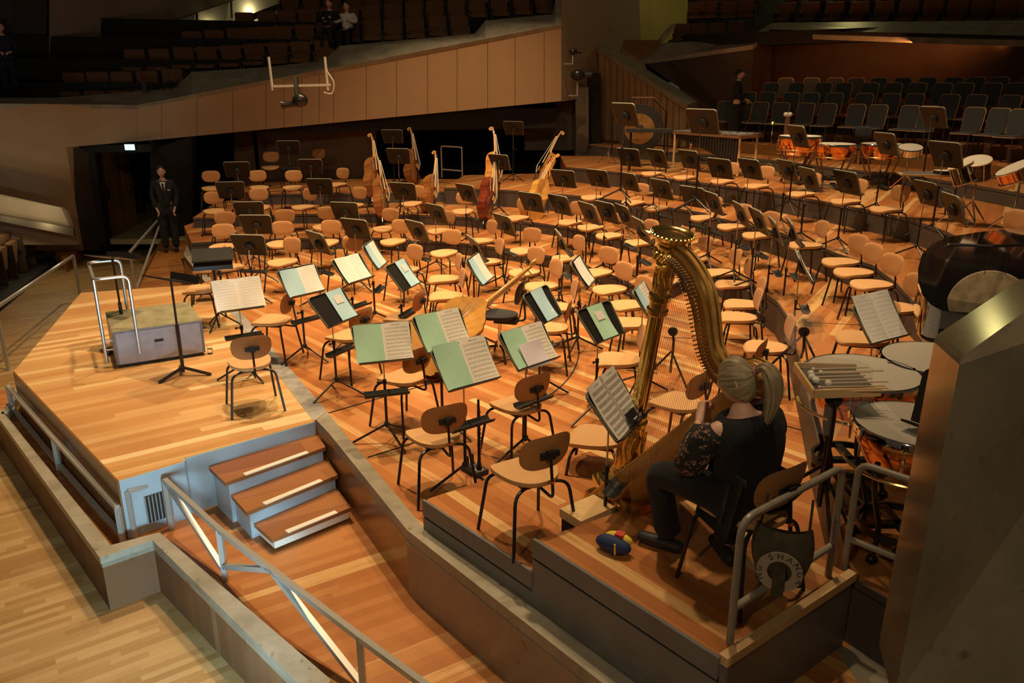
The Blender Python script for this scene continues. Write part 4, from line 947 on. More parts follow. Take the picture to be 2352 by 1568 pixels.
# ------------------------------------------------------------------ conductor's corner
pb = [at(270.4, 846.7, 0), at(473.5, 815.3, 0)]; e = (pb[1] - pb[0]); Lp = e.length; e.normalize(); nrm = Vector((-e.y, e.x, 0)); pa = math.atan2(e.y, e.x); hp = .42; Wp = .93
pod = thing('conductor_podium', 'grey conductor podium box with worn olive carpet top and tube rail', 'podium', pb[0], pa)
mb = MB(); t_ = .03
for c_, d_ in (((Lp / 2, t_ / 2, .225), (Lp, t_, .37)), ((Lp / 2, Wp - t_ / 2, .225), (Lp, t_, .37)), ((t_ / 2, Wp / 2, .225), (t_, Wp, .37)), ((Lp - t_ / 2, Wp / 2, .225), (t_, Wp, .37)), ((Lp / 2, Wp / 2, .405), (Lp, Wp, .02))): mb.box(c_, d_)
mb.obj('box_body', 'podium_paint', pod, smooth=False)
MB().box((Lp / 2, Wp / 2, .418), (Lp - .01, Wp - .01, .008)).obj('carpet_top', 'podium_carpet', pod)
MB().box((Lp / 2, Wp / 2, .02), (Lp - .05, Wp - .05, .04)).obj('plinth', 'black_rubber', pod)
mb = MB(); mb.tube([(Lp * .44, -.002, .26), (Lp * .54, -.002, .26)], .016, 10); mb.obj('hand_hole', 'black_gap', pod)
rl = MB(); rt = 1.02
lp = [(-.07, .16, .10), (-.07, .16, rt), (.17, .16, rt)]
lp = fillet([(.23, .12, .20), (.23, .12, rt), (-.07, .12, rt), (-.07, .78, rt), (.23, .78, rt), (.23, .78, .42)], .06, 5)
lp = fillet([(.24, -.012, .14), (.24, -.012, rt), (-.09, -.012, rt), (-.09, Wp + .01, rt), (.24, Wp + .01, rt), (.24, Wp + .01, .14)], .07, 6)
rl.tube(lp, .018, 10)
rl.tube([(-.09, .10, .06), (-.09, .10, rt - .02)], .018, 10).tube([(-.09, .10, .30), (.0, .10, .30)], .01, 8).tube([(-.09, .10, .2), (.0, .10, .2)], .01, 8)
rl.obj('safety_rail', 'silver_rail', pod)
# conductor's stands: thin black desks seen edge-on
def black_stand(name, label, u, v, z, hd, yaw, tilt, w=.5, d=.34, foot=.3):
    p = at(u, v, z + hd); t = thing(name, label, 'music stand', (p.x, p.y, z), R(yaw) - PI / 2, 'heavy black conductor stands')
    T = Matrix.Translation((0, 0, hd)) @ Matrix.Rotation(PI, 4, 'Z') @ Matrix.Rotation(R(90 - tilt), 4, 'X')
    dk = MB().slab([Vector((x, y - .16, 0)) for x, y in desk_poly(w, d)], (0, 0, -.012)).xf(T).obj('desk', 'desk_black', t)
    MB().box((0, -.17, .035), (w * .9, .012, .08)).xf(T).obj('ledge', 'desk_black', dk)
    MB().tube([(0, 0, .5), (0, 0, hd)], .012, 8).obj('upper_pole', 'black_metal', t)
    MB().tube([(0, 0, .04), (0, 0, .56)], .02, 10).obj('lower_pole', 'black_metal', t)
    for k in range(3):
        q = k * 2 * PI / 3 + .5; MB().bar((0, 0, .09), (foot * math.cos(q), foot * math.sin(q), .012), .03, .022).obj('leg', 'black_metal', t)
    return t
black_stand('music_stand', 'black conductor stand with nearly flat desk in front of the podium', 392, 641, 0, 1.06, 60, 72)
black_stand('music_stand', 'black conductor stand behind the podium rail', 258, 590, 0, 1.1, 75, 72)
p = at(487, 585, .95); t = thing('folding_table', 'small black folding tray table on a stand by the left riser curb', 'stand', (p.x, p.y, 0), R(20))
MB().box((0, 0, .95), (.48, .34, .02), (R(16), 0, 0)).obj('tray', 'desk_black', t); MB().box((0, -.02, .82), (.46, .34, .05)).box((.22, 0, .88), (.02, .3, .02), (R(12), 0, 0)).obj('lower_tray', 'desk_black', t)
MB().tube([(0, 0, .35), (0, 0, .84)], .017, 8).obj('upper_pole', 'black_metal', t); MB().tube([(0, 0, .02), (0, 0, .38)], .011, 8).obj('lower_pole', 'steel', t)
for k in range(3):
    q = k * 2.094; MB().tube([(0, 0, .2), (.26 * math.cos(q), .26 * math.sin(q), .01)], .01, 6).obj('leg', 'black_metal', t)
# pale sheets on it
p = at(483, 812, 0.0); t = thing('drinking_glass', 'clear drinking glass of water on the floor beside the podium', 'glass', (p.x, p.y, 0))
MB().lathe([(.028, 0), (.034, .11), (.031, .11), (.026, .008)], 20, cap=False).lathe([(.028, 0), (.001, .0)], 20, cap=False).obj('tumbler', 'glass', t)
MB().lathe([(.0265, .010), (.029, .06)], 20).obj('water', 'glass', t)

# ------------------------------------------------------------------ choir chairs
cch = Proto()
def shell(name, mat, w, h, th, grow=0.0):
    mb = MB()
    def q(a, b):
        x = (a - .5) * 2; s = 1 - .12 * (1 - b); corner = 1
        return x * s * (w / 2 + grow), b
    prof = [(-.23, .02, .80), (-.20, .0, .80)]
    return mb
def rrect(w, h, r, n=4):
    ps = []
    for cx, cy, q0 in ((w / 2 - r, h / 2 - r, 0), (-w / 2 + r, h / 2 - r, 1), (-w / 2 + r, -h / 2 + r, 2), (w / 2 - r, -h / 2 + r, 3)):
        for i in range(n + 1):
            q = (q0 + i / n) * PI / 2; ps.append((cx + r * math.cos(q), cy + r * math.sin(q)))
    return ps
def tapered(ps, k, h): return [(x * (1 - k * (.5 - y / h)), y) for x, y in ps]
def upright(ps, th, y0, z0, tilt):
    m = Matrix.Translation((0, y0, z0)) @ Matrix.Rotation(R(90 + tilt), 4, 'X')
    return MB().slab([Vector((x, y, 0)) for x, y in ps], (0, 0, th)).xf(m)
bp = tapered(rrect(.44, .50, .09), .10, .5); bq = tapered(rrect(.405, .465, .08), .10, .5)
cch.add('back_shell', upright(bp, .012, -.20, .70, 10).mesh('back_shell', 'ply_edge')); cch.add('back_cushion', upright(bq, -.022, -.199, .70, 10).mesh('back_cushion', 'grey_fabric'))
sp = rrect(.45, .42, .09); sq_ = rrect(.41, .39, .08)
cch.add('seat_shell', MB().slab([Vector((x, y, .445)) for x, y in sp], (0, 0, .012)).mesh('seat_shell', 'ply_edge')); cch.add('seat_cushion', MB().slab([Vector((x, y, .457)) for x, y in sq_], (0, 0, .022)).mesh('seat_cushion', 'grey_fabric'))
for sx in (-1, 1):
    for sy in (-1, 1): cch.add('leg', MB().tube([(sx * .17, sy * .15, .446), (sx * .21, sy * .21, 0)], .011, 6).mesh('leg', 'black_metal'))
cch.add('bracket', MB().bar((0, -.17, .44), (0, -.24, .55), .10, .015).mesh('bracket', 'ply_edge'))
rows = [
 [(1646, 253.5), (1704, 253.5), (1738, 255), (1788, 255.5), (1844, 257), (1897, 259), (1963, 266), (2012, 269), (2081, 273), (2128, 277), (2224, 283), (2285, 287), (2336, 291)],
 [(1712, 227.5), (1755, 226), (1807, 227.5), (1852, 229), (1906, 236), (1971, 239), (2031, 240), (2091, 240), (2163, 244), (2234, 249), (2312, 251)],
 [(1763, 206), (1820, 207.6), (1878, 214), (1930, 217), (1988, 220), (2040, 223), (2094, 224), (2145, 226), (2203, 227), (2258, 229), (2315, 229)],
 [(1794, 200), (1855, 200.5), (1905, 202), (1951, 203), (2008, 204), (2057, 204.5), (2113, 205.5), (2170, 207), (2224, 208), (2281, 209), (2341, 211)]]
def arc_hit(u, off):
    """plan point on the choir row at bearing u"""
    d = ray(u, 230); b = math.atan2(d[0], d[1])
    best = None
    line = []
    for p in c1:
        dd_ = Vector((p.x, p.y, 0)) - CC; line.append(CC + dd_.normalized() * (dd_.length + off))
    for a_, b_ in zip(line[:-1], line[1:]):
        for k in range(21):
            q = a_.lerp(b_, k / 20); err = abs(math.atan2(q.x, q.y) - b)
            if best is None or err < best[0]: best = (err, q)
    return best[1]
for r, row in enumerate(rows):
    for i, (u, v) in enumerate(row):
        p = arc_hit(u, .92 * r + .52); f = Vector((-3.0, 9.0, 0)) - p; a = math.atan2(f.y, f.x)
        cch.make('choir_chair', 'grey cushioned choir chair with plywood edge, %s row from front, %s from left' % (ORD[r], ORD[i]), 'chair', (p.x, p.y, CH[r]), a - PI / 2, 'grey choir chairs in four rows')

# ------------------------------------------------------------------ theatre seats
seat = Proto()
def rbox(c, d, r=.03, rot=None):
    mb = MB(); ps = rrect(d[0], d[2], r, 3)
    m = Matrix.Translation(c) @ (Euler(rot).to_matrix().to_4x4() if rot else Matrix.Identity(4))
    return mb.slab([Vector((x, -d[1] / 2, z)) for x, z in ps], (0, d[1], 0)).xf(m)
seat.add('backrest', rbox((0, -.20, .66), (.49, .07, .52), .04, (R(-10), 0, 0)).mesh('backrest', 'brown_seat'))
seat.add('back_board', rbox((0, -.245, .66), (.50, .02, .50), .03, (R(-10), 0, 0)).mesh('back_board', 'brown_seat_dark'))
seat.add('seat_cushion', rbox((0, .02, .44), (.46, .42, .09), .035).mesh('seat_cushion', 'brown_seat'))
for sx in (-1, 1): seat.add('armrest', MB().box((sx * .255, .02, .6), (.045, .36, .035)).box((sx * .255, -.02, .3), (.03, .3, .58)).mesh('armrest', 'brown_seat_dark'))
upseat = Proto()
upseat.add('backrest', rbox((0, -.20, .60), (.50, .09, .52), .05, (R(-10), 0, 0)).mesh('backrest', 'brown_seat'))
upseat.add('seat_cushion', rbox((0, -.02, .50), (.47, .10, .46), .045, (R(-8), 0, 0)).mesh('seat_cushion', 'brown_seat'))
upseat.add('side_panel', MB().box((.265, -.06, .36), (.03, .34, .68)).mesh('side_panel', 'brown_seat_dark'))
upseat.add('hinge', MB().box((.29, .05, .46), (.04, .05, .05)).mesh('hinge', 'black_rubber'))
BS = [
 [(168, 209), (223, 207), (278, 206), (337, 204), (395, 200)],
 [(308, 153), (365, 152), (421, 148), (474, 147), (530, 144), (584, 140), (638, 137), (690, 134), (745, 131)],
 [(441, 110), (492, 107), (543, 103), (587, 101), (610, 99), (648, 97), (700, 94), (750, 90), (804, 87), (855, 84), (903, 83), (955, 79), (1006, 74), (1056, 73)],
 [(561, 65), (613, 62), (658, 60), (706, 57), (756, 54), (804, 51), (852, 48), (903, 45), (952, 42), (1000, 38), (1049, 35), (1097, 32), (1148, 29), (1200, 26), (1250, 23)],
 [(666, 25), (715, 22), (763, 19), (814, 17), (855, 14), (903, 11), (952, 8), (1000, 5), (1050, 2), (1100, -1), (1150, -4), (1200, -8)]]
for r, row in enumerate(BS):
    for i, (u, v) in enumerate(row):
        y = lerp(19.9, 21.9, (u - 150) / 1000.0) + .95 * r; p = aty(u, v, y)
        seat.make('theatre_seat', 'dark brown balcony seat, %s row above the stone parapet, %s from left' % (ORD[r], ORD[i]), 'seat', (p.x, p.y, p.z - .50), R(180 + 8), 'brown seats in the left balcony')
US = [[(1565, 90), (1603, 90), (1644, 89), (1690, 85)], [(1598, 39), (1628, 38), (1672, 38), (1712, 36)], [(1620, 4), (1652, 3), (1690, 2), (1725, 0)]]
for r, row in enumerate(US):
    for i, (u, v) in enumerate(row):
        p = aty(u, v, 26.2 + .95 * r); seat.make('theatre_seat', 'dark brown seat left of the aisle in the rear block, %s row, %s from left' % (ORD[r], ORD[i]), 'seat', (p.x, p.y, p.z - .46), R(180 - 12), 'brown seats in the rear block')
for r in range(2):
    for i in range(11):
        u = 1800 + i * 56 + r * 14; v = 40 - 24 * r; y = lerp(25.8, 19.8, (u - 1790) / 600.0) + 1.0 * r; p = aty(u, v, y)
        seat.make('theatre_seat', 'dark brown seat above the choir wall, %s row, %s from left' % (ORD[r], ORD[i]), 'seat', (p.x, p.y, p.z - .50), R(180 - 40), 'brown seats above the choir')
# stalls at the lower left, seats folded up
f0, f1 = at(146, 596, ZH), at(-60, 768, ZH); dirs = (f1 - f0); n_ = 9
for r in range(2):
    off = Vector((-dirs.y, dirs.x, 0)).normalized()
    if off.x > 0: off = -off
    for i in range(n_):
        p = f0 + dirs * ((i + .35) / n_) + off * (.35 + 1.15 * r)
        if r == 1 and i > 6: continue
        a = math.atan2(-off.y, -off.x)
        upseat.make('theatre_seat', 'folded-up brown stalls seat at the lower left, %s row, %s from the aisle' % (ORD[r], ORD[i]), 'seat', (p.x, p.y, ZH + .12 + .3 * r), a - PI / 2, 'folded stalls seats at the lower left')
    a_ = f0 + off * (.02 + 1.15 * r); b_ = f1 + off * (.02 + 1.15 * r)
    q = off * .65
    struct('trim_%d' % (15 + r), MB().prism([(a_.x, a_.y), (b_.x, b_.y), (b_.x + q.x, b_.y + q.y), (a_.x + q.x, a_.y + q.y)], ZH, ZH + .12 + .3 * r), 'very_dark_wall')
    a_ = f0 + off * (.72 + 1.15 * r); b_ = f1 + off * (.72 + 1.15 * r)
    struct('wall_seat_back_%s' % ORD[r], MB().slab([(a_.x, a_.y, ZH), (b_.x, b_.y, ZH), (b_.x, b_.y, ZH + 1.02 + .3 * r), (a_.x, a_.y, ZH + 1.02 + .3 * r)], off * .05), 'brown_seat_dark')
# ------------------------------------------------------------------ concert harp
HB = Vector((.77, 4.74, B1)); HD = Vector((.53, -.85, 0)).normalized(); HN = Vector((-HD.y, HD.x, 0))
def hp(s, h, w=0.0): return HB + HD * s + Vector((0, 0, h)) + HN * w
harp = thing('concert_harp', 'gilded concert harp leaning against the seated harpist', 'harp', HB, 0)
Hinv = Matrix.Translation(-HB)
def hobj(mb, name, mat, parent=None, **k): return mb.xf(Hinv).obj(name, mat, parent or harp, **k)
# base
mb = MB()
foot = [(-.24, -.10), (-.20, .10), (-.10, .16), (.05, .17), (.16, .21), (.34, .24), (.34, -.24), (.16, -.21), (.05, -.17), (-.10, -.16)]
for z0, z1, g in ((.03, .07, 1.06), (.07, .19, .94), (.19, .23, 1.04), (.23, .255, .9)):
    mb.slab([hp(s * g, z0, w * g) for s, w in foot], (0, 0, z1 - z0))
base = hobj(mb, 'base', 'gold', smooth=True, angle=30)
mb = MB()
for s, w in ((-.24, .09), (-.24, -.09), (.28, .22), (.28, -.22)):
    c = hp(s, .045, w); mb.ball(c, .055, 12, 8, (1.1, 1.1, .85))
    for k in range(3): mb.tube(spline([c + Vector((0, 0, .07)), c + HD * (-.05) + HN * (.025 * (k - 1)) + Vector((0, 0, .03)), c + HD * (-.065) + HN * (.03 * (k - 1)) + Vector((0, 0, -.03))], 4), .014, 6)
hobj(mb, 'claw_foot', 'gold_relief', base)
mb = MB()
for w in (-.175, .175):
    for k in range(7): mb.tube([hp(-.1 + .06 * k + .02 * math.cos(q), .13 + .03 * math.sin(q), w * (1 + .04 * k)) for q in [i * PI / 4 for i in range(8)]], .008, 5, closed=True)
hobj(mb, 'scroll_relief', 'gold_relief', base)
# column
c0 = hp(-.035, .25); c1_ = hp(.262, 1.90); ax = (c1_ - c0); CL = ax.length; ax.normalize()
def prof(lst): return [(r, h) for r, h in lst]
mb = MB(); mb.lathe([(.13, -.01), (.125, .03), (.105, .05), (.105, .07), (.085, .10), (.080, .14), (.077, .30), (.068, .42), (.062, .44)], 28, c0, ax)
hobj(mb, 'column_base', 'gold_relief')
mb = MB(); mb.lathe([(.062, .44), (.075, .45), (.075, .475), (.06, .485), (.066, .50), (.066, .52), (.054, .53)], 28, c0, ax)
mb.lathe([(.050, 1.22), (.066, 1.235), (.066, 1.26), (.055, 1.27), (.055, 1.31), (.068, 1.325), (.068, 1.35), (.054, 1.365)], 28, c0, ax)
hobj(mb, 'column_ring', 'gold')
mb = MB(); n = 40; rings = [(.054, .53), (.052, .8), (.050, 1.0), (.049, 1.22)]
b0 = len(mb.v); m3 = Vector((0, 0, 1)).rotation_difference(ax).to_matrix()
for r, h in rings:
    for j in range(n):
        q = 2 * PI * j / n; rr = r * (1.0 if j % 4 in (0, 1) else .93); mb.v.append(tuple(m3 @ Vector((rr * math.cos(q), rr * math.sin(q), h)) + c0))
for i in range(len(rings) - 1):
    for j in range(n): j2 = (j + 1) % n; mb.f.append([i * n + j, i * n + j2, (i + 1) * n + j2, (i + 1) * n + j])
hobj(mb, 'column_shaft', 'gold', angle=25)
mb = MB(); mb.lathe([(.052, 1.36), (.055, 1.40), (.052, 1.52), (.060, 1.545), (.052, 1.56), (.07, 1.575), (.078, 1.60), (.07, 1.62), (.06, 1.63)], 28, c0, ax)
hobj(mb, 'column_relief', 'gold_relief')
mb = MB(); mb.lathe([(.06, 1.62), (.072, 1.64), (.070, 1.67), (.085, 1.685), (.105, 1.70), (.118, 1.715), (.125, 1.73), (.121, 1.742), (.105, 1.738), (.09, 1.722), (.02, 1.715)], 32, c0, ax)
for j in range(28):
    q = 2 * PI * j / 28; mb.ball(c0 + m3 @ Vector((.122 * math.cos(q), .122 * math.sin(q), 1.732)), .0105, 6, 4)
mb.tube([c0 + m3 @ Vector((-.12, .0, 1.72)), c0 + m3 @ Vector((-.165, .01, 1.735)), c0 + m3 @ Vector((-.185, .01, 1.765))], [.016, .012, .006], 8)
hobj(mb, 'crown', 'gold')
for q0 in range(12):
    pass
mb = MB()
for j in range(12):
    q = 2 * PI * j / 12
    for k in range(4): mb.ball(c0 + m3 @ Vector((.079 * math.cos(q + .1 * k), .079 * math.sin(q + .1 * k), 1.582 + .012 * k)), .013, 6, 4)
    mb.tube(spline([c0 + m3 @ Vector((.056 * math.cos(q + a), .056 * math.sin(q + a), 1.38 + h)) for a, h in ((0, 0), (.18, .03), (.0, .07), (-.18, .10), (0, .14))], 3), .005, 5)
    mb.tube(spline([c0 + m3 @ Vector(((.086 - .02 * h) * math.cos(q + a), (.086 - .02 * h) * math.sin(q + a), .12 + h)) for a, h in ((0, 0), (.2, .06), (.0, .12), (-.2, .18), (0, .27))], 3), .007, 5)
hobj(mb, 'acanthus_relief', 'gold_relief')
# neck
outer = spline([Vector(p + (0,)) for p in [(.28, 1.905), (.36, 1.895), (.442, 1.861), (.532, 1.792), (.608, 1.698), (.651, 1.597), (.68, 1.48), (.712, 1.389), (.78, 1.335), (.87, 1.36), (.951, 1.400), (1.03, 1.395)]], 5)
inner = spline([Vector(p + (0,)) for p in [(.262, 1.79), (.30, 1.775), (.387, 1.713), (.445, 1.65), (.5, 1.548), (.535, 1.442), (.58, 1.325), (.646, 1.241), (.712, 1.19), (.80, 1.17), (.88, 1.19), (.95, 1.22)]], 5)
k = min(len(outer), len(inner)); outer, inner = outer[:k], inner[:k]
def ribbon(A, B, w0, w1, close=True):
    mb = MB(); o = 0
    for a, b in zip(A, B):
        for p, w in ((a, w0), (a, w1), (b, w1), (b, w0)): mb.v.append(tuple(hp(p.x, p.y, w)))
    for i in range(len(A) - 1):
        for j in range(4): mb.f.append([i * 4 + j, i * 4 + (j + 1) % 4, i * 4 + 4 + (j + 1) % 4, i * 4 + 4 + j])
    mb.f.append([0, 1, 2, 3]); e_ = (len(A) - 1) * 4; mb.f.append([e_ + 3, e_ + 2, e_ + 1, e_]); return mb
neck = hobj(ribbon(outer, inner, -.028, .034), 'neck', 'maple', angle=25)
mid = [a.lerp(b, .42) for a, b in zip(outer, inner)]; low = [a.lerp(b, .96) for a, b in zip(outer, inner)]
hobj(ribbon(mid, low, -.034, -.028), 'neck_plate', 'bronze', neck, angle=25)
mb = MB()
for d_ in (.10, .17): mb.tube([hp(*(a.lerp(b, d_)).xy, -.030) for a, b in zip(outer, inner)], .004, 5)
mb.tube([hp(a.x, a.y + .002, .003) for a in outer], .006, 5)
hobj(mb, 'gilt_line', 'gold', neck)
# soundbox: tapered board with a rounded back
A_, B_ = (-.10, .17), (1.0, 1.365)
du = Vector((B_[0] - A_[0], B_[1] - A_[1])).normalized(); dn = Vector((du.y, -du.x))
mb = MB(); NS, NK = 14, 16
for i in range(NS + 1):
    t = i / NS; s = lerp(A_[0], B_[0], t); h = lerp(A_[1], B_[1], t); wd = lerp(.235, .065, t); dp = lerp(.24, .115, t)
    for j in range(NK + 1):
        q = PI * j / NK; x = math.cos(q); y = math.sin(q) ** .75
        mb.v.append(tuple(hp(s + dn.x * dp * y, h + dn.y * dp * y, wd * x)))
for i in range(NS):
    for j in range(NK): a = i * (NK + 1) + j; mb.f.append([a, a + 1, a + NK + 2, a + NK + 1])
mb.f.append(list(range(NK + 1))); mb.f.append([NS * (NK + 1) + j for j in range(NK + 1)][::-1])
box_ = hobj(mb, 'soundbox', 'spruce', angle=50)
mb = MB(); q = []
for i in range(NS + 1):
    t = i / NS; s = lerp(A_[0], B_[0], t); h = lerp(A_[1], B_[1], t); wd = lerp(.24, .07, t); q.append((s, h, wd))
for (s, h, w_), (s2, h2, w2) in zip(q[:-1], q[1:]): mb.slab([hp(s, h, -w_), hp(s2, h2, -w2), hp(s2, h2, w2), hp(s, h, w_)], HD * (-dn.x * .012) + Vector((0, 0, -dn.y * .012)))
hobj(mb, 'soundboard', 'maple', box_, angle=30)
mb = MB()
for w_, wr in ((1, .012),): mb.tube([hp(s - dn.x * .016, h - dn.y * .016, 0) for s, h, w in q], .010, 6)
hobj(mb, 'string_rib', 'ebony', box_)
mb = MB(); mb.ball(hp(1.0, 1.30), .105, 20, 12, (1, 1, .95)); 
mb.tube([hp(.985 + .085 * math.cos(q_), 1.315 + .085 * math.sin(q_), -.055) for q_ in [i * PI / 8 for i in range(16)]], .006, 6, closed=True)
hobj(mb, 'shoulder', 'maple', box_)
# strings and their fittings
NSTR = 40
low_i = [Vector((p.x, p.y, 0)) for p in inner]
for i in range(NSTR):
    t = i / (NSTR - 1); f = lerp(.10, .80, t); idx = f * (len(low_i) - 1); a = low_i[int(idx)].lerp(low_i[min(int(idx) + 1, len(low_i) - 1)], idx % 1)
    s_top, h_top = a.x, a.y + .02
    tb = lerp(.10, .80, t); sb, hb_ = lerp(A_[0], B_[0], tb), lerp(A_[1], B_[1], tb)
    mb = MB(); mb.tube([hp(s_top, h_top, -.036), hp(sb - dn.x * .02, hb_ - dn.y * .02, -.004)], .0013 if i < 26 else .001, 4, caps=False)
    hobj(mb, 'string', ('string_dark' if i < 10 else ('string_red' if i % 7 == 3 else 'string_gut')))
    up = mid[int(idx)]; pm = MB()
    pm.tube([hp(up.x - .005, up.y - .02, -.03), hp(up.x - .005, up.y - .02, -.062)], .0055, 6); pm.ball(hp(up.x - .005, up.y - .02, -.064), .0085, 6, 4)
    pm.tube([hp(s_top - .012, h_top + .012, -.03), hp(s_top - .018, h_top + .01, -.055)], .004, 5)
    hobj(pm, 'tuning_pin', 'chrome' if i < 14 else 'bronze', neck)
for w_ in (-.10, -.05, .06, .11):
    mb = MB(); mb.tube(spline([hp(.12, .075, w_), hp(-.0, .06, w_ - .09), hp(-.02, .05, w_ - .16)], 5), [.012] * 10 + [.016], 8)
    mb.ball(hp(-.025, .05, w_ - .17), .022, 8, 6, (1, 1, .6)); 
    hobj(mb, 'pedal', 'bronze', base)
for s_, in ((.10,), (.22,)):
    mb = MB(); mb.tube([hp(s_, .10, -.22), hp(s_ + .02, .04, -.31)], .016, 8); mb.ball(hp(s_ + .025, .035, -.33), .03, 10, 6, (1, 1.2, .6)); hobj(mb, 'pedal', 'bronze', base)

# ------------------------------------------------------------------ people
def skin_mesh(nodes, edges, root, mat, sub=2, extra=None, name='body'):
    """one continuous surface grown around a skeleton of joints"""
    keys = list(nodes); me = bpy.data.meshes.new(name + '_cage')
    me.from_pydata([tuple(nodes[k][0]) for k in keys], [(keys.index(a), keys.index(b)) for a, b in edges], [])
    o = bpy.data.objects.new('cage', me); COL.objects.link(o)
    sk = o.modifiers.new('s', 'SKIN'); sk.use_smooth_shade = True
    for i, k in enumerate(keys):
        r = nodes[k][1]; me.skin_vertices[0].data[i].radius = (r, r) if isinstance(r, (int, float)) else r
        me.skin_vertices[0].data[i].use_root = (k == root)
    sb = o.modifiers.new('u', 'SUBSURF'); sb.levels = sub; sb.render_levels = sub
    dg = bpy.context.evaluated_depsgraph_get(); dg.update()
    out = bpy.data.meshes.new_from_object(o.evaluated_get(dg)); out.name = name
    bpy.data.objects.remove(o); bpy.data.meshes.remove(me)
    if extra:
        bm = bmesh.new(); bm.from_mesh(out); tmp = extra.mesh('t', 'skin'); bm.from_mesh(tmp); bm.to_mesh(out); bm.free(); bpy.data.meshes.remove(tmp)
    out.materials.clear(); out.materials.append(M[mat]); out.polygons.foreach_set('use_smooth', [True] * len(out.polygons)); out.update()
    return out
def head_mb(c, fwd, up, k=1.0):
    """head with brow, nose, lips, chin and ears; c is its middle"""
    fwd = Vector(fwd).normalized(); up = Vector(up); up = (up - fwd * up.dot(fwd)).normalized(); rt = fwd.cross(up)
    mb = MB(); nu, nv = 28, 22; T = lambda x, y, z: Vector(c) + (rt * x + fwd * y + up * z) * k
    for i in range(nv + 1):
        ph = PI * i / nv; z = -math.cos(ph)
        for j in range(nu):
            th = 2 * PI * j / nu; x = math.sin(ph) * math.sin(th); y = math.sin(ph) * math.cos(th)
            X, Y, Z = x * .074, y * .094, z * .116
            if z < -.1: q = (-z - .1); X *= 1 - .30 * q; Y = Y * (1 - .12 * q) + .012 * q if y > 0 else Y * (1 - .42 * q)
            if y > .3:
                a = abs(x)
                Y += .022 * math.exp(-(x / .16) ** 2 - ((z + .18) / .16) ** 2)
                Y += .010 * math.exp(-(x / .13) ** 2 - ((z - .02) / .22) ** 2)
                Y -= .012 * math.exp(-((a - .38) / .17) ** 2 - ((z - .06) / .12) ** 2)
                Y += .006 * math.exp(-(x / .5) ** 2 - ((z - .26) / .12) ** 2)
                Y += .007 * math.exp(-(x / .25) ** 2 - ((z + .50) / .08) ** 2)
                Y += .010 * math.exp(-(x / .3) ** 2 - ((z + .80) / .14) ** 2)
            mb.v.append(tuple(T(X, Y, Z)))
    for i in range(nv):
        for j in range(nu): j2 = (j + 1) % nu; mb.f.append([i * nu + j, i * nu + j2, (i + 1) * nu + j2, (i + 1) * nu + j])
    for s in (-1, 1):
        e = MB(); e.tube([(s * .072, -.012 + .022 * math.cos(q), -.005 + .03 * math.sin(q)) for q in [i * PI / 6 for i in range(12)]], .007, 6, closed=True).ball((s * .071, -.01, -.008), .02, 8, 6, (.35, .8, 1.2))
        mb.add([T(*p) for p in e.v], e.f)
    return mb, T
def face_parts(T, k, parent, inv):
    for s in (-1, 1):
        e = MB().ball(T(s * .030, .080, .008), .0115 * k, 10, 8); e.xf(inv).obj('eye', 'eye_white', parent)
        e = MB().ball(T(s * .030, .0895, .008), .0055 * k, 8, 6); e.xf(inv).obj('iris', 'dark_hair', parent)
        b = MB().tube([T(s * .014, .092, .030), T(s * .03, .093, .034), T(s * .048, .083, .029)], .0032 * k, 6); b.xf(inv).obj('eyebrow', 'dark_hair', parent)
    m_ = MB().tube([T(-.024, .091, -.056), T(-.008, .1005, -.053), T(0, .1005, -.055), T(.008, .1005, -.053), T(.024, .091, -.056)], [.002 * k, .005 * k, .0045 * k, .005 * k, .002 * k], 6); m_.xf(inv).obj('mouth', 'lip', parent)
def hand_mb(wrist, dirv, palm_n, thumb_side, curl=.6, L=.175, thumb_up=None):
    """palm, four bent fingers of different lengths and a thumb from the side of the palm"""
    d = Vector(dirv).normalized(); n = Vector(palm_n); n = (n - d * n.dot(d)).normalized(); s = d.cross(n) * thumb_side
    mb = MB(); w = Vector(wrist); mb2 = MB()
    pl = L * .5
    mb.tube([w - d * .02, w + d * .02, w + d * pl * .55, w + d * pl], [.022, .027, .036, .034], 12)
    for i, p in enumerate(mb.v):      # flatten the palm
        q = Vector(p) - w; a = q.dot(n); t = max(0, min(1, q.dot(d) / .05)); mb.v[i] = tuple(Vector(p) - n * a * .45 * t)
    for i, (off, ln) in enumerate(((.027, .072), (.009, .080), (-.009, .074), (-.026, .058))):
        b = w + d * (pl * .95 - abs(off) * .15) + s * off; ang = 0; pts_ = [b - d * .02, b]; p = b
        for j, fr in enumerate((.45, .32, .23)):
            ang += curl * (1.0 if j else .75) * (1 + .08 * i); v = d * math.cos(ang) + n * math.sin(ang); p = p + v * ln * fr; pts_.append(p)
        mb.tube(spline(pts_, 3), [.0095] * 4 + [.009] * 3 + [.0082] * 3 + [.0075] * 2 + [.0055], 8)
    tb = w + d * .035 + s * .026; tv = Vector(thumb_up).normalized() if thumb_up else (d * .75 + s * .6 + n * .25).normalized()
    mb.tube(spline([w + d * .015 + s * .012, tb, tb + (tv + s * .2).normalized() * .034, tb + (tv + s * .2).normalized() * .034 + tv * .036], 3), [.014, .0145, .0145, .013, .012, .0115, .011, .0105, .0095, .006], 8)
    return mb
V = Vector
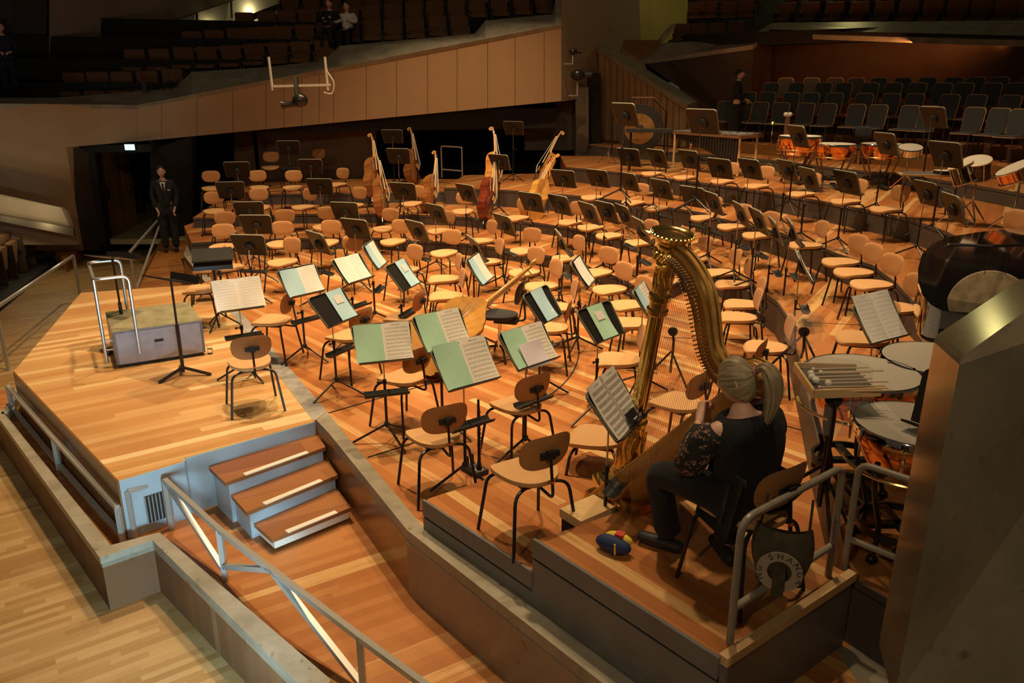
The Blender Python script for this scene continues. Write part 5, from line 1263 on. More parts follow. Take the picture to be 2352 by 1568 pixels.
# --- the harpist (seen from behind, left side)
HF = V((-.42, .91, 0)).normalized(); HR = V((HF.y, -HF.x, 0))
Pv = V((1.20, 3.655, B2 + .53)); ch = V((1.185, 3.70, 1.30)); nk = V((1.165, 3.715, 1.43)); hd_ = V((1.130, 3.745, 1.575))
Ls, Rs = V((1.005, 3.635, 1.355)), V((1.345, 3.79, 1.355)); Le, Lw = V((.895, 3.70, 1.09)), V((1.005, 3.925, 1.285)); Re, Rw = V((1.47, 4.05, 1.15)), V((1.36, 4.33, 1.37))
Lh, Rh = V((1.09, 3.62, .985)), V((1.31, 3.72, .985)); Lk, Rk = V((.80, 3.935, .965)), V((1.24, 4.12, .965)); La, Ra = V((.895, 3.965, B2 + .09)), V((1.20, 3.86, B2 + .09))
body_nodes = {'pelvis': (Pv, (.10, .13)), 'waist': (Pv.lerp(ch, .5), (.10, .12)), 'chest': (ch, (.10, .13)), 'neck0': (nk, .052), 'neck1': (hd_ - V((0, 0, .10)) - HF * .02, .05),
    'ls': (Ls, .048), 'le': (Le, .038), 'lw': (Lw, .024), 'rs': (Rs, .048), 're': (Re, .038), 'rw': (Rw, .024),
    'lh': (Lh, .085), 'lk': (Lk, .06), 'la': (La, .04), 'rh': (Rh, .085), 'rk': (Rk, .06), 'ra': (Ra, .04)}
body_edges = [('pelvis', 'waist'), ('waist', 'chest'), ('chest', 'neck0'), ('neck0', 'neck1'), ('chest', 'ls'), ('ls', 'le'), ('le', 'lw'), ('chest', 'rs'), ('rs', 're'), ('re', 'rw'), ('pelvis', 'lh'), ('lh', 'lk'), ('lk', 'la'), ('pelvis', 'rh'), ('rh', 'rk'), ('rk', 'ra')]
hf_face = V((-.72, .62, -.30))
hm, HT = head_mb(hd_, hf_face, (0, 0, 1), 1.0)
hl = hand_mb(Lw, V((.12, .38, .30)), V((.85, .1, -.3)), 1, .95, L=.20, thumb_up=V((.25, .2, .95))); hr = hand_mb(Rw, V((-.2, .35, .25)), V((-.9, -.3, 0)), -1, .5)
ex = MB(); ex.add(hm.v, hm.f).add(hl.v, hl.f).add(hr.v, hr.f)
hpme = skin_mesh(body_nodes, body_edges, 'pelvis', 'skin', 2, ex, 'person')
hbase = V((Pv.x, Pv.y, B2))
hpme.transform(Matrix.Translation(-hbase)); harpist = link('person', hpme); harpist.location = hbase
tag(harpist, 'seated person in black with grey-blond ponytail playing the gold harp', 'person')
inv = Matrix.Translation(-hbase)
def clothe(name, nodes, edges, root, mat, parent, inv, sub=2):
    me = skin_mesh(nodes, edges, root, mat, sub, None, name); me.transform(inv); return link(name, me, parent)
clothe('blouse', {'p': (Pv + V((0, 0, -.03)), (.16, .20)), 'w': (Pv.lerp(ch, .45), (.145, .185)), 'c': (ch, (.135, .165)), 'u': (nk - V((0, 0, .055)), (.09, .12)),
    'ls': (Ls + V((.0, .0, .005)), .092), 'rs': (Rs + V((-.01, 0, .0)), .085), 're': (Re, .062), 'rw': (Rw.lerp(Re, .1), .042)},
    [('p', 'w'), ('w', 'c'), ('c', 'u'), ('c', 'ls'), ('c', 'rs'), ('rs', 're'), ('re', 'rw')], 'p', 'black_cloth', harpist, inv)
clothe('lace_sleeve', {'s': (Ls + V((.01, .0, .015)), .080), 'm': (Ls.lerp(Le, .5) + V((-.01, 0, 0)), .088), 'e': (Le, .085), 'f': (Le.lerp(Lw, .45), .066), 'w': (Lw - (Lw - Le).normalized() * .03, .038)}, [('s', 'm'), ('m', 'e'), ('e', 'f'), ('f', 'w')], 's', 'black_lace', harpist, inv)
clothe('trousers', {'p': (Pv - V((0, 0, .02)), (.15, .17)), 'lh': (Lh - V((0, 0, .0)), .11), 'lm': (Lh.lerp(Lk, .55) + V((0, 0, .015)), .098), 'lk': (Lk, .088), 'lc': (Lk.lerp(La, .45), .078), 'la': (La, .088), 'rh': (Rh, .11), 'rm': (Rh.lerp(Rk, .55), .098), 'rk': (Rk, .088), 'rc': (Rk.lerp(Ra, .5), .078), 'ra': (Ra, .085)},
    [('p', 'lh'), ('lh', 'lm'), ('lm', 'lk'), ('lk', 'lc'), ('lc', 'la'), ('p', 'rh'), ('rh', 'rm'), ('rm', 'rk'), ('rk', 'rc'), ('rc', 'ra')], 'p', 'black_cloth', harpist, inv)
for A2, dv in ((La, V((-.75, .45, 0))), (Ra, V((-.2, 1, 0)))):
    dv.normalize(); a_ = V((A2.x, A2.y, B2 + .045)); m_ = MB().tube(spline([a_ - dv * .08, a_ - dv * .02, a_ + dv * .08, a_ + dv * .16, a_ + dv * .19], 4), [.03, .036, .04, .042, .043, .042, .042, .041, .04, .04, .039, .038, .036, .034, .03, .022, .012], 12)
    m_.v = [(x, y, max(B2 + .004, B2 + (z - B2) * .95)) for x, y, z in m_.v]; m_.xf(inv).obj('shoe', 'black_rubber', harpist)
# hair: cap drawn back to a tie, then the tail
fw = hf_face.normalized(); up_ = V((0, 0, 1)); up_ = (up_ - fw * up_.dot(fw)).normalized(); rt_ = fw.cross(up_)
tie = hd_ - fw * .108 + up_ * .042
def cap(a, b):
    th = 2 * PI * a; d_ = b
    x = math.sin(th); z = math.cos(th)
    hair_line = .052 if z > 0 else lerp(.052, -.045, min(1, -z * 1.3)) ; hair_line = hair_line + .016 * abs(x)
    ph0 = math.acos(max(-1, min(1, hair_line / .10))); ph = lerp(ph0, PI, d_)
    p = hd_ + fw * (.102 * math.cos(ph)) + (rt_ * x * .083 + up_ * z * .126) * math.sin(ph)
    if d_ > .72: t = (d_ - .72) / .28; p = p.lerp(tie + (rt_ * x + up_ * z) * .016, t ** 1.2)
    return p + (rt_ * x + up_ * z) * .0025 * math.sin(9 * th)
hm_ = MB().grid(cap, 48, 14, uv=True).xf(inv).obj('hair', 'grey_blond_hair', harpist, angle=180)
MB().tube([tie + (rt_ * math.cos(q) + up_ * math.sin(q)) * .019 for q in [i * PI / 6 for i in range(12)]], .007, 6, closed=True).xf(inv).obj('hair_tie', 'lip', hm_)
tail = spline([tie - fw * .0, tie - fw * .055 + up_ * .012, tie - fw * .10 - V((0, 0, .06)), tie - fw * .105 - V((0, 0, .16)) + rt_ * .01, tie - fw * .09 - V((0, 0, .25)) + rt_ * .015, tie - fw * .075 - V((0, 0, .31)) + rt_ * .02], 5)
nt_ = len(tail); rr = [lerp(.018, .050, min(1, i / 8)) if i < 14 else lerp(.050, .010, (i - 14) / (nt_ - 14)) for i in range(nt_)]
def tailf(a, b):
    i = b * (nt_ - 1); k0 = min(int(i), nt_ - 2); p = tail[k0].lerp(tail[k0 + 1], i - k0); t = (tail[k0 + 1] - tail[k0]).normalized()
    s = rt_ - t * rt_.dot(t); s.normalize(); n_ = t.cross(s); q = 2 * PI * a; r = rr[k0] * (1 + .10 * math.sin(7 * q + 4 * b))
    return p + (s * math.cos(q) * 1.1 + n_ * math.sin(q) * .8) * r
MB().grid(tailf, 36, 26, uv=True).xf(inv).obj('ponytail', 'grey_blond_hair', hm_, angle=180)

# --- standing people
def standing(label, base, yaw, height, skin_shade, cloth, arms, shirt=None, hair='dark_hair', skirt=False, bun=False, scale_w=1.0):
    k = height / 1.75; X = Matrix.Translation(base) @ Matrix.Rotation(yaw - PI / 2, 4, 'Z') @ Matrix.Scale(k, 4)
    g = lambda x, y, z: V((x, y, z))
    J = {'pelvis': (g(0, 0, .93), (.10, .14)), 'waist': (g(0, .0, 1.10), (.095, .125)), 'chest': (g(0, 0, 1.30), (.11, .15)), 'n0': (g(0, 0, 1.46), .055), 'n1': (g(0, .015, 1.54), .05),
         'ls': (g(-.18, 0, 1.41), .055), 'rs': (g(.18, 0, 1.41), .055)}
    (le, lw), (re, rw) = arms
    J.update({'le': (g(*le), .043), 'lw': (g(*lw), .028), 're': (g(*re), .043), 'rw': (g(*rw), .028), 'lh': (g(-.09, 0, .90), .085), 'lk': (g(-.10, .02, .50), .06), 'la': (g(-.10, -.01, .08), .04), 'rh': (g(.09, 0, .90), .085), 'rk': (g(.10, .02, .50), .06), 'ra': (g(.10, -.01, .08), .04)})
    E_ = [('pelvis', 'waist'), ('waist', 'chest'), ('chest', 'n0'), ('n0', 'n1'), ('chest', 'ls'), ('ls', 'le'), ('le', 'lw'), ('chest', 'rs'), ('rs', 're'), ('re', 'rw'), ('pelvis', 'lh'), ('lh', 'lk'), ('lk', 'la'), ('pelvis', 'rh'), ('rh', 'rk'), ('rk', 'ra')]
    hm, T = head_mb((0, .03, 1.635), (0, 1, -.08), (0, 0, 1)); ex = MB().add(hm.v, hm.f)
    for (e_, w_, sd) in ((le, lw, 1), (re, rw, -1)):
        d = g(*w_) - g(*e_); h = hand_mb(g(*w_), d, V((-sd, .3, 0)) if abs(d.z) > .15 else V((0, 0, -1)), sd, .45); ex.add(h.v, h.f)
    me = skin_mesh(J, E_, 'pelvis', skin_shade, 2, ex, 'person'); me.transform(Matrix.Rotation(yaw - PI / 2, 4, 'Z') @ Matrix.Scale(k, 4))
    o = link('person', me); o.location = base; tag(o, label, 'person')
    XI = Matrix.Rotation(yaw - PI / 2, 4, 'Z') @ Matrix.Scale(k, 4)
    clothe('jacket', {'p': (g(0, 0, .84), (.135, .17)), 'w': (g(0, 0, 1.08), (.125, .155)), 'c': (g(0, 0, 1.30), (.135, .175)), 'u': (g(0, -.005, 1.425), (.085, .11)), 'ls': (g(-.18, 0, 1.405), .078), 'rs': (g(.18, 0, 1.405), .078), 'le': (g(*le), .062), 're': (g(*re), .062), 'lw': (g(*lw).lerp(g(*le), .12), .045), 'rw': (g(*rw).lerp(g(*re), .12), .045)},
           [('p', 'w'), ('w', 'c'), ('c', 'u'), ('c', 'ls'), ('c', 'rs'), ('ls', 'le'), ('rs', 're'), ('le', 'lw'), ('re', 'rw')], 'p', cloth, o, XI)
    if skirt:
        MB().lathe([(.155, .92), (.17, .80), (.16, .55), (.15, .30), (.15, .10)], 20, cap=True).xf(XI).obj('long_skirt', cloth, o)
    else:
        clothe('trousers', {'p': (g(0, 0, .92), (.12, .155)), 'lh': (g(-.09, 0, .88), .10), 'lk': (g(-.10, .02, .48), .08), 'la': (g(-.10, -.01, .06), .075), 'rh': (g(.09, 0, .88), .10), 'rk': (g(.10, .02, .48), .08), 'ra': (g(.10, -.01, .06), .075)}, [('p', 'lh'), ('lh', 'lk'), ('lk', 'la'), ('p', 'rh'), ('rh', 'rk'), ('rk', 'ra')], 'p', cloth, o, XI)
    for s in (-1, 1): MB().ball((s * .10, .06, .045), .05, 12, 8, (.9, 2.3, .9)).xf(XI).obj('shoe', 'black_rubber', o)
    hc_ = MB()
    def cap2(a, b):
        th = 2 * PI * a; x, y = math.sin(th), math.cos(th); lim = lerp(1.05, 2.15, (1 - y) / 2); ph = b * lim
        return V((x * math.sin(ph) * .081, .018 + y * math.sin(ph) * .102, 1.642 + math.cos(ph) * .124))
    hc_.grid(cap2, 28, 10)
    if bun: hc_.ball((0, -.10, 1.66), .05, 12, 8)
    hc_.xf(XI).obj('hair', hair, o, angle=180)
    face_parts(T, 1.0, o, XI)
    if shirt:
        MB().slab([(-.055, .135, 1.44), (.055, .135, 1.44), (.0, .165, 1.16)], (0, .012, 0)).xf(XI).obj('shirt_front', shirt, o)
        MB().slab([(-.016, .152, 1.41), (.016, .152, 1.41), (.022, .178, 1.20), (0, .18, 1.15), (-.022, .178, 1.20)], (0, .012, 0)).xf(XI).obj('tie', cloth, o)
        MB().box((-.10, .165, 1.28), (.055, .01, .016)).xf(XI).obj('name_badge', 'paper', o)
    return o
standing('standing person in long black dress holding a drink by the choir chairs', (5.50, 20.35, 1.60), R(-15), 1.70, 'skin', 'black_cloth', (((-.24, -.02, 1.12), (-.12, .18, 1.02)), ((.24, .0, 1.12), (.10, .22, 1.03))), skirt=True, bun=True)
standing('standing person in dark suit and tie against the dark passage', (-7.45, 17.2, ZW), R(-70), 1.84, 'skin', 'suit_cloth', (((-.23, -.02, 1.14), (-.16, .10, .88)), ((.23, -.02, 1.14), (.16, .10, .88))), shirt='white_cloth')
standing('person in dark suit seen from the side in the lit doorway', (-10.45, 22.6, ZW), R(200), 1.80, 'skin', 'suit_cloth', (((-.23, -.02, 1.14), (-.22, .06, .88)), ((.23, -.02, 1.14), (.22, .06, .88))), shirt=None)
pb_ = aty(30, 224, 19.2)
standing('dim standing person at the far left end of the balcony rail', (pb_.x, pb_.y, pb_.z - .1), R(-60), 1.72, 'skin', 'suit_cloth', (((-.23, -.02, 1.14), (-.10, .2, 1.1)), ((.23, -.02, 1.14), (.10, .2, 1.1))))
def bust(label, u, v, y, cloth):
    p = aty(u, v, y); b = V((p.x, p.y, p.z - 1.05)); XI = Matrix.Rotation(R(172), 4, 'Z')
    g = lambda x, y, z: V((x, y, z))
    J = {'p': (g(0, 0, .55), (.10, .14)), 'c': (g(0, 0, .85), (.11, .15)), 'n0': (g(0, 0, 1.02), .055), 'n1': (g(0, .02, 1.10), .05), 'ls': (g(-.18, 0, .97), .055), 'rs': (g(.18, 0, .97), .055), 'le': (g(-.3, .16, .80), .043), 'lw': (g(-.05, .28, .85), .028), 're': (g(.3, .16, .80), .043), 'rw': (g(.05, .28, .83), .028), 'lk': (g(-.12, .42, .52), .07), 'rk': (g(.12, .42, .52), .07), 'la': (g(-.12, .40, .08), .045), 'ra': (g(.12, .40, .08), .045)}
    E_ = [('p', 'c'), ('c', 'n0'), ('n0', 'n1'), ('c', 'ls'), ('c', 'rs'), ('ls', 'le'), ('le', 'lw'), ('rs', 're'), ('re', 'rw'), ('p', 'lk'), ('lk', 'la'), ('p', 'rk'), ('rk', 'ra')]
    hm, T = head_mb((0, .03, 1.19), (0, 1, -.05), (0, 0, 1)); me = skin_mesh(J, E_, 'p', 'skin', 2, MB().add(hm.v, hm.f), 'person'); me.transform(XI)
    o = link('person', me); o.location = b; tag(o, label, 'person')
    clothe('shirt', {'p': (g(0, 0, .53), (.13, .17)), 'c': (g(0, 0, .86), (.13, .17)), 'u': (g(0, 0, .99), (.085, .11)), 'ls': (g(-.18, 0, .965), .075), 'rs': (g(.18, 0, .965), .075), 'le': (g(-.3, .16, .80), .06), 're': (g(.3, .16, .80), .06), 'lw': (g(-.1, .26, .84), .045), 'rw': (g(.1, .26, .83), .045)}, [('p', 'c'), ('c', 'u'), ('c', 'ls'), ('c', 'rs'), ('ls', 'le'), ('rs', 're'), ('le', 'lw'), ('re', 'rw')], 'p', cloth, o, XI)
    clothe('trousers', {'p': (g(0, 0, .53), .13), 'lk': (g(-.12, .42, .52), .085), 'la': (g(-.12, .40, .08), .07), 'rk': (g(.12, .42, .52), .085), 'ra': (g(.12, .40, .08), .07)}, [('p', 'lk'), ('lk', 'la'), ('p', 'rk'), ('rk', 'ra')], 'p', 'suit_cloth', o, XI)
    hc_ = MB().grid(lambda a, b_: V((math.sin(2 * PI * a) * math.sin(b_ * lerp(1.05, 2.1, (1 - math.cos(2 * PI * a)) / 2)) * .081, .018 + math.cos(2 * PI * a) * math.sin(b_ * lerp(1.05, 2.1, (1 - math.cos(2 * PI * a)) / 2)) * .10, 1.197 + math.cos(b_ * lerp(1.05, 2.1, (1 - math.cos(2 * PI * a)) / 2)) * .124)), 24, 8); hc_.xf(XI).obj('hair', 'dark_hair', o, angle=180)
bust('dim person with long dark hair sitting in the balcony seats', 757, 22, 22.6, 'suit_cloth')
bust('dim person in a pale shirt sitting in the balcony seats', 797, 28, 22.6, 'white_cloth')
# ------------------------------------------------------------------ kettledrums
def timpano(label, c, zf, r, zh, mat='copper', shadow=None):
    t = thing('kettledrum', label, 'kettledrum', (c[0], c[1], zf), 0, 'copper kettledrums'); H_ = zh - zf
    MB().lathe([(.001, H_ - .52 * r * 2 * .62), (r * .45, H_ - r * .60 * 1.02), (r * .72, H_ - r * .98 * .52 - .08), (r * .90, H_ - r * .42), (r * .975, H_ - r * .22), (r * .99, H_ - .02)], 40, cap=False).obj('kettle', mat, t)
    MB().lathe([(r * 1.02, H_ - .03), (r * 1.055, H_ - .03), (r * 1.055, H_ + .0), (r * 1.03, H_ + .012), (r * 1.0, H_ + .012), (r * 1.0, H_ - .01)], 48, cap=False).obj('hoop', 'chrome', t)
    hd2 = MB().lathe([(r * 1.015, H_ + .006), (r * .97, H_ + .008), (r * .90, H_ + .004), (.001, H_ + .004)], 48, cap=False).obj('drumhead', 'drumhead', t)
    for k in range(8):
        q = 2 * PI * k / 8 + .2; x, y = math.cos(q), math.sin(q)
        MB().tube([(x * r * 1.05, y * r * 1.05, H_ - .01), (x * r * 1.03, y * r * 1.03, H_ - .16)], .007, 6).box((x * r * 1.055, y * r * 1.055, H_ - .015), (.028, .028, .04)).obj('tension_rod', 'chrome', t)
    for k in range(4):
        q = 2 * PI * k / 4 + .6; x, y = math.cos(q), math.sin(q)
        MB().tube(spline([(x * r * 1.02, y * r * 1.02, H_ - .14), (x * r * .98, y * r * .98, H_ - .32), (x * r * .66, y * r * .66, .22), (x * r * .72, y * r * .72, .05)], 4), .016, 8).ball((x * r * .74, y * r * .74, .035), .033, 8, 6).obj('strut', 'frame_brown' if mat == 'copper' and zf > 1 else 'black_metal', t)
    MB().lathe([(r * .68, .16), (r * .74, .16), (r * .74, .20), (r * .68, .20)], 32, cap=False).bar((-r * .7, 0, .18), (r * .7, 0, .18), .05, .03).bar((0, -r * .7, .18), (0, r * .7, .18), .05, .03).obj('base_ring', 'black_metal', t)
    MB().box((0, -r * .8, .07), (.10, .26, .025), (R(18), 0, R(20))).obj('pedal', 'black_rubber', t)
    MB().tube([(r * 1.1 * math.cos(q), r * 1.1 * math.sin(q), H_ - .22) for q in [R(160 + 12 * k) for k in range(12)]], .010, 6).obj('tuning_gauge', 'cymbal_brass', t)
    return t
k1 = timpano('kettledrum nearest the harp neck, mallet tray standing over its head', (2.275, 4.84), Z2, .345, Z2 + .80)
k2 = timpano('kettledrum nearest the railing and the near stone balustrade', (2.215, 4.02), Z2, .312, Z2 + .80)
k3 = timpano('kettledrum behind the two nearest ones, below the hanging gong', (2.90, 5.10), Z2, .36, Z2 + .80)
def ftext(name, body, size, mat, parent, M_, bend=None):
    cu = bpy.data.curves.new(name, 'FONT'); cu.body = body; cu.size = size; cu.align_x = 'CENTER'; cu.extrude = .0006
    tmp = bpy.data.objects.new(name, cu); COL.objects.link(tmp)
    dg = bpy.context.evaluated_depsgraph_get(); dg.update(); me = bpy.data.meshes.new_from_object(tmp.evaluated_get(dg)); bpy.data.objects.remove(tmp)
    if bend:
        for v_ in me.vertices: v_.co = bend(v_.co)
    me.transform(M_); me.materials.clear(); me.materials.append(M[mat]); me.name = name
    return link(name, me, parent)
rk_ = .345 * .985
def onkettle(a0, z0): return lambda co: V((rk_ * math.cos(a0 + co.x / rk_), rk_ * math.sin(a0 + co.x / rk_), z0 + co.y)) * 1.0
o_ = ftext('maker_lettering', 'KOLBERG', .035, 'ebony', k1, Matrix.Identity(4), lambda co: V((1.012 * rk_ * math.cos(R(232) + co.x / rk_), 1.012 * rk_ * math.sin(R(232) + co.x / rk_), .80 - .12 + co.y)))
o_ = ftext('maker_lettering', 'PERCUSSION', .026, 'ebony', k1, Matrix.Identity(4), lambda co: V((1.012 * rk_ * math.cos(R(232) + co.x / rk_), 1.012 * rk_ * math.sin(R(232) + co.x / rk_), .80 - .155 + co.y)))
for px, lb in (((1830, 324), 'front left kettledrum of the rear set, behind the standing black desk'), ((1918, 331), 'middle kettledrum of the rear set, fully visible'), ((2026, 331), 'right kettledrum of the rear set, half hidden by a tall stand'), ((1838, 313), 'rearmost kettledrum behind the front left one')):
    p = at(px[0], px[1], Z4 + .80)
    if px[1] == 313: p = at(1838, 313, Z5 + .72)
    timpano(lb, p, Z4 if px[1] != 313 else Z5, .36, Z4 + .80 if px[1] != 313 else Z5 + .72)
# mallet tray on its stand over the near drum
zt = Z2 + .92; tq = [at(1824, 847, zt), at(1868, 912, zt), at(2022, 906, zt), at(1965, 851, zt)]
tc = (tq[0] + tq[2]) / 2
tray = thing('mallet_tray', 'wooden mallet tray with dark lining on a black stand', 'tray', (tc.x, tc.y, Z2), 0)
TI = Matrix.Translation((-tc.x, -tc.y, -Z2))
MB().slab(tq, (0, 0, .008)).xf(TI).obj('lining', 'felt_tray', tray, smooth=False)
mb = MB()
for a, b in ((tq[0], tq[1]), (tq[1], tq[2]), (tq[0], tq[3])): mb.bar(a + V((0, 0, .018)), b + V((0, 0, .018)), .014, .05)
mb.xf(TI).obj('wooden_edge', 'light_wood', tray, smooth=False)
mb = MB(); mb.tube([tc + V((0, 0, -.02)), (tc.x, tc.y, Z2 + .12)], .017, 8)
for k in range(3): q = k * 2.094 + .4; mb.tube([(tc.x, tc.y, Z2 + .38), (tc.x + .36 * math.cos(q), tc.y + .36 * math.sin(q), Z2 + .012)], .012, 6)
mb.xf(TI).obj('stand_legs', 'black_metal', tray)
e1_ = (tq[3] - tq[0]).normalized(); e2_ = (tq[1] - tq[0])
ml = [(.10, .10, .32, 'light_wood', 'white_felt', .011), (.13, .22, .36, 'light_wood', 'white_felt', .013), (.06, .33, .34, 'light_wood', 'white_felt', .021), (.05, .47, .30, 'light_wood', 'white_felt', .022), (.06, .58, .31, 'light_wood', 'white_felt', .022), (.12, .66, .33, 'light_wood', 'white_felt', .020), (.06, .76, .36, 'light_wood', 'light_wood', .011), (.05, .86, .37, 'light_wood', 'purple_felt', .015), (.06, .93, .38, 'light_wood', 'purple_felt', .015)]
for i, (a0, b0, ln, ms, mh, rh) in enumerate(ml):
    p = tq[0] + e1_ * a0 + e2_ * b0 + V((0, 0, .008 + rh)); lab = {'white_felt': 'white felt-headed mallet in the wooden tray, %s from the back edge' % ORD[i], 'purple_felt': 'purple-headed mallet in the wooden tray, %s from the back edge' % ORD[i], 'light_wood': 'plain wooden drumstick in the tray in front of the felt mallets'}[mh]
    t = thing('mallet', lab, 'mallet', p, math.atan2(e1_.y, e1_.x), 'mallets in the wooden tray')
    MB().tube([(0, 0, 0), (ln, 0, .02)], .0048, 8).obj('shaft', ms, t); MB().ball((0, 0, 0), rh, 12, 8, (1, 1, .95)).obj('head', mh, t)
# clear sound shield in front of the tray on a black arm
def shield(label, px, zb, zt_, tilt, wpx, arm_to):
    p = at(px[0], px[1], zb); t = thing('sound_shield', label, 'shield', (p.x, p.y, arm_to), 0)
    f = V((p.x, p.y, 0)).normalized(); rt2 = V((f.y, -f.x, 0)); mb = MB()
    ps = []
    for i in range(25):
        q = 2 * PI * i / 24; a = math.copysign(abs(math.cos(q)) ** .7, math.cos(q)); b_ = math.copysign(abs(math.sin(q)) ** .7, math.sin(q)); ps.append((a * wpx, b_ * (zt_ - zb) / 2))
    def P3(a, b_): return rt2 * a - f * (.10 * (1 - (a / wpx) ** 2)) + V((0, 0, (zb + zt_) / 2 - arm_to + b_)) - f * b_ * tilt
    n = 10
    mb.grid(lambda i, j: P3((i * 2 - 1) * wpx, (j * 2 - 1) * (zt_ - zb) / 2 * (1 - .30 * abs(i * 2 - 1) ** 3)), n, 6)
    k0 = len(mb.v); mb.v += [tuple(V(q) + f * .004) for q in mb.v[:k0]]; mb.f += [[k + k0 for k in g[::-1]] for g in list(mb.f)]
    mb.obj('clear_panel', 'acrylic', t, angle=80)
    MB().lathe([(.045, -.012), (.05, 0), (.045, .012)], 20, V((0, 0, (zb + zt_) / 2 - arm_to)) - f * .12, f).obj('clamp_disc', 'black_rubber', t)
    MB().tube(spline([V((0, 0, (zb + zt_) / 2 - arm_to)) - f * .13, V((.015, 0, (zb + zt_) / 2 - arm_to - .15)) - f * .12, V((0, 0, .12))], 5), .013, 8).obj('arm', 'black_metal', t)
    for k in range(3): q = k * 2.094 + 1; MB().tube([(0, 0, .35), (.30 * math.cos(q), .30 * math.sin(q), .01)], .011, 6).obj('leg', 'black_metal', t)
    return t
shield('clear acrylic sound shield on a black arm in front of the mallet tray', (1905, 990), Z2 + .62, Z2 + 1.12, .10, .19, Z2)
p = at(1545, 795, .52); shield('clear curved sound shield on a tripod, seen through the harp strings', (1543, 800), .38, .82, .12, .16, 0.0)
shield('clear sound shield behind the chair right of the harp shoulder', (1842, 800), .62, 1.02, .1, .16, 0.41)
# black stand near the balustrade
black_stand('music_stand', 'black music stand between the nearest kettledrum and the stone balustrade', 2185, 925, Z2, 1.0, -150, 20, .4, .3, .2)

# ------------------------------------------------------------------ grand piano, gong, boom
pz = Z2 + .99
lid = [at(u, v, pz) for u, v in [(2460, 512), (2352, 527), (2250, 538), (2182, 549), (2142, 564), (2117, 590), (2107, 625), (2108, 655), (2118, 686), (2137, 708), (2160, 721), (2205, 725), (2300, 735), (2460, 760)]]
pc = sum((V(q) for q in lid), V((0, 0, 0))) / len(lid)
pn = thing('grand_piano', 'glossy black grand piano with closed lid at the right', 'piano', (pc.x, pc.y, Z2))
PI_ = Matrix.Translation((-pc.x, -pc.y, -Z2))
sm_ = [q.lerp(pc, .03) for q in lid]
MB().slab(lid, (0, 0, .028)).xf(PI_).obj('lid', 'black_gloss', pn, angle=30)
MB().slab([V((q.x, q.y, pz - .30)) for q in sm_], (0, 0, .295)).xf(PI_).obj('case', 'black_gloss', pn, angle=30)
mb = MB()
for q in (lid[4].lerp(pc, .3), lid[9].lerp(pc, .45), lid[1].lerp(pc, .2)): MB().tube([(q.x, q.y, pz - .3), (q.x, q.y, Z2 + .05)], [.07, .05], 12).ball((q.x, q.y, Z2 + .04), .04, 8, 6).xf(PI_).obj('leg', 'black_gloss', pn)
gc_ = V((3.55, 5.72, 1.40)); gd = V((-gc_.x, -gc_.y, 1.2)).normalized()
g = thing('gong', 'bronze gong with mottled centre hanging in front of the black piano', 'gong', gc_, 0)
MB().lathe([(.275, -.05), (.28, -.01), (.272, .0), (.12, .004), (.05, .012), (.001, .012)], 48, axis=gd, cap=False).obj('disc', 'calf_head', g)
mb = MB()
for s in (-1, 1): mb.tube([V((s * .08, 0, .255)), V((s * .06, 0, .42))], .003, 5)
mb.obj('cord', 'ebony', g)
gs = thing('gong_frame', 'chrome boom stand bar over the bronze gong', 'stand', (gc_.x + .42, gc_.y + .08, Z2), 0)
MB().tube([(0, 0, .03), (0, 0, 1.50)], .014, 8).obj('post', 'chrome', gs); MB().tube([(.05, .0, 1.46), (-.46, -.05, 1.45)], .011, 8).obj('boom', 'black_metal', gs)
MB().tube([(-.46, -.05, 1.45), (-.80, -.08, 1.47)], .011, 8).obj('chrome_tip', 'chrome', gs)
for k in range(3): q = k * 2.094; MB().tube([(0, 0, .3), (.28 * math.cos(q), .28 * math.sin(q), .01)], .010, 6).obj('leg', 'chrome', gs)

# ------------------------------------------------------------------ rear percussion
gq = V(at(1469, 296, 0)); zg = Z5 + .60; p = at(1469, 296, zg)
tg = thing('tam_tam', 'large dark-rimmed tam-tam with bronze centre before the slatted wall', 'gong', (p.x, p.y, Z5), 0)
fa = V((-p.x, -p.y, .6)).normalized()
MB().lathe([(.545, -.05), (.555, -.01), (.545, .0), (.345, .008)], 56, (0, 0, .60), fa, cap=False).obj('rim', 'gong_rim', tg)
MB().lathe([(.345, .008), (.10, .014), (.09, .022)], 56, (0, 0, .60), fa, cap=False).obj('face', 'bronze', tg)
MB().lathe([(.09, .022), (.07, .05), (.001, .055)], 32, (0, 0, .60), fa, cap=False).obj('boss', 'gong_rim', tg)
mb = MB(); mb.tube([(-.22, 0, 1.30), (.30, 0, 1.30)], .018, 8)
for s in (-.12, .20): mb.tube([(s, 0, 1.30), (s, 0, 1.12)], .01, 6)
mb.obj('hanging_bar', 'frame_brown', tg); MB().tube([(-.62, .1, 0), (-.62, .1, 1.1), (-.2, .05, 1.3)], .02, 8).tube([(.62, .1, 0), (.62, .1, 1.0), (.28, .05, 1.3)], .02, 8).obj('frame', 'black_metal', tg)
# glockenspiel
p = at(1492, 296, Z4 + .92); a = R(-12)
gk = thing('glockenspiel', 'flat black glockenspiel with small metal bars on a stand', 'glockenspiel', (p.x, p.y, Z4), a)
MB().box((0, 0, .89), (1.0, .50, .07)).obj('case', 'black_rubber', gk)
for i in range(26): MB().box((-.46 + .036 * i, -.02 + (.09 if i % 7 in (1, 2, 4, 5, 6) and i % 2 else -.07), .932), (.024, .17 - .002 * i, .008)).obj('bar', 'cymbal_brass', gk)
for sx in (-.4, .4):
    for sy in (-.2, .2): MB().tube([(sx, sy, .86), (sx, sy, 0)], .014, 6).obj('leg', 'black_metal', gk)
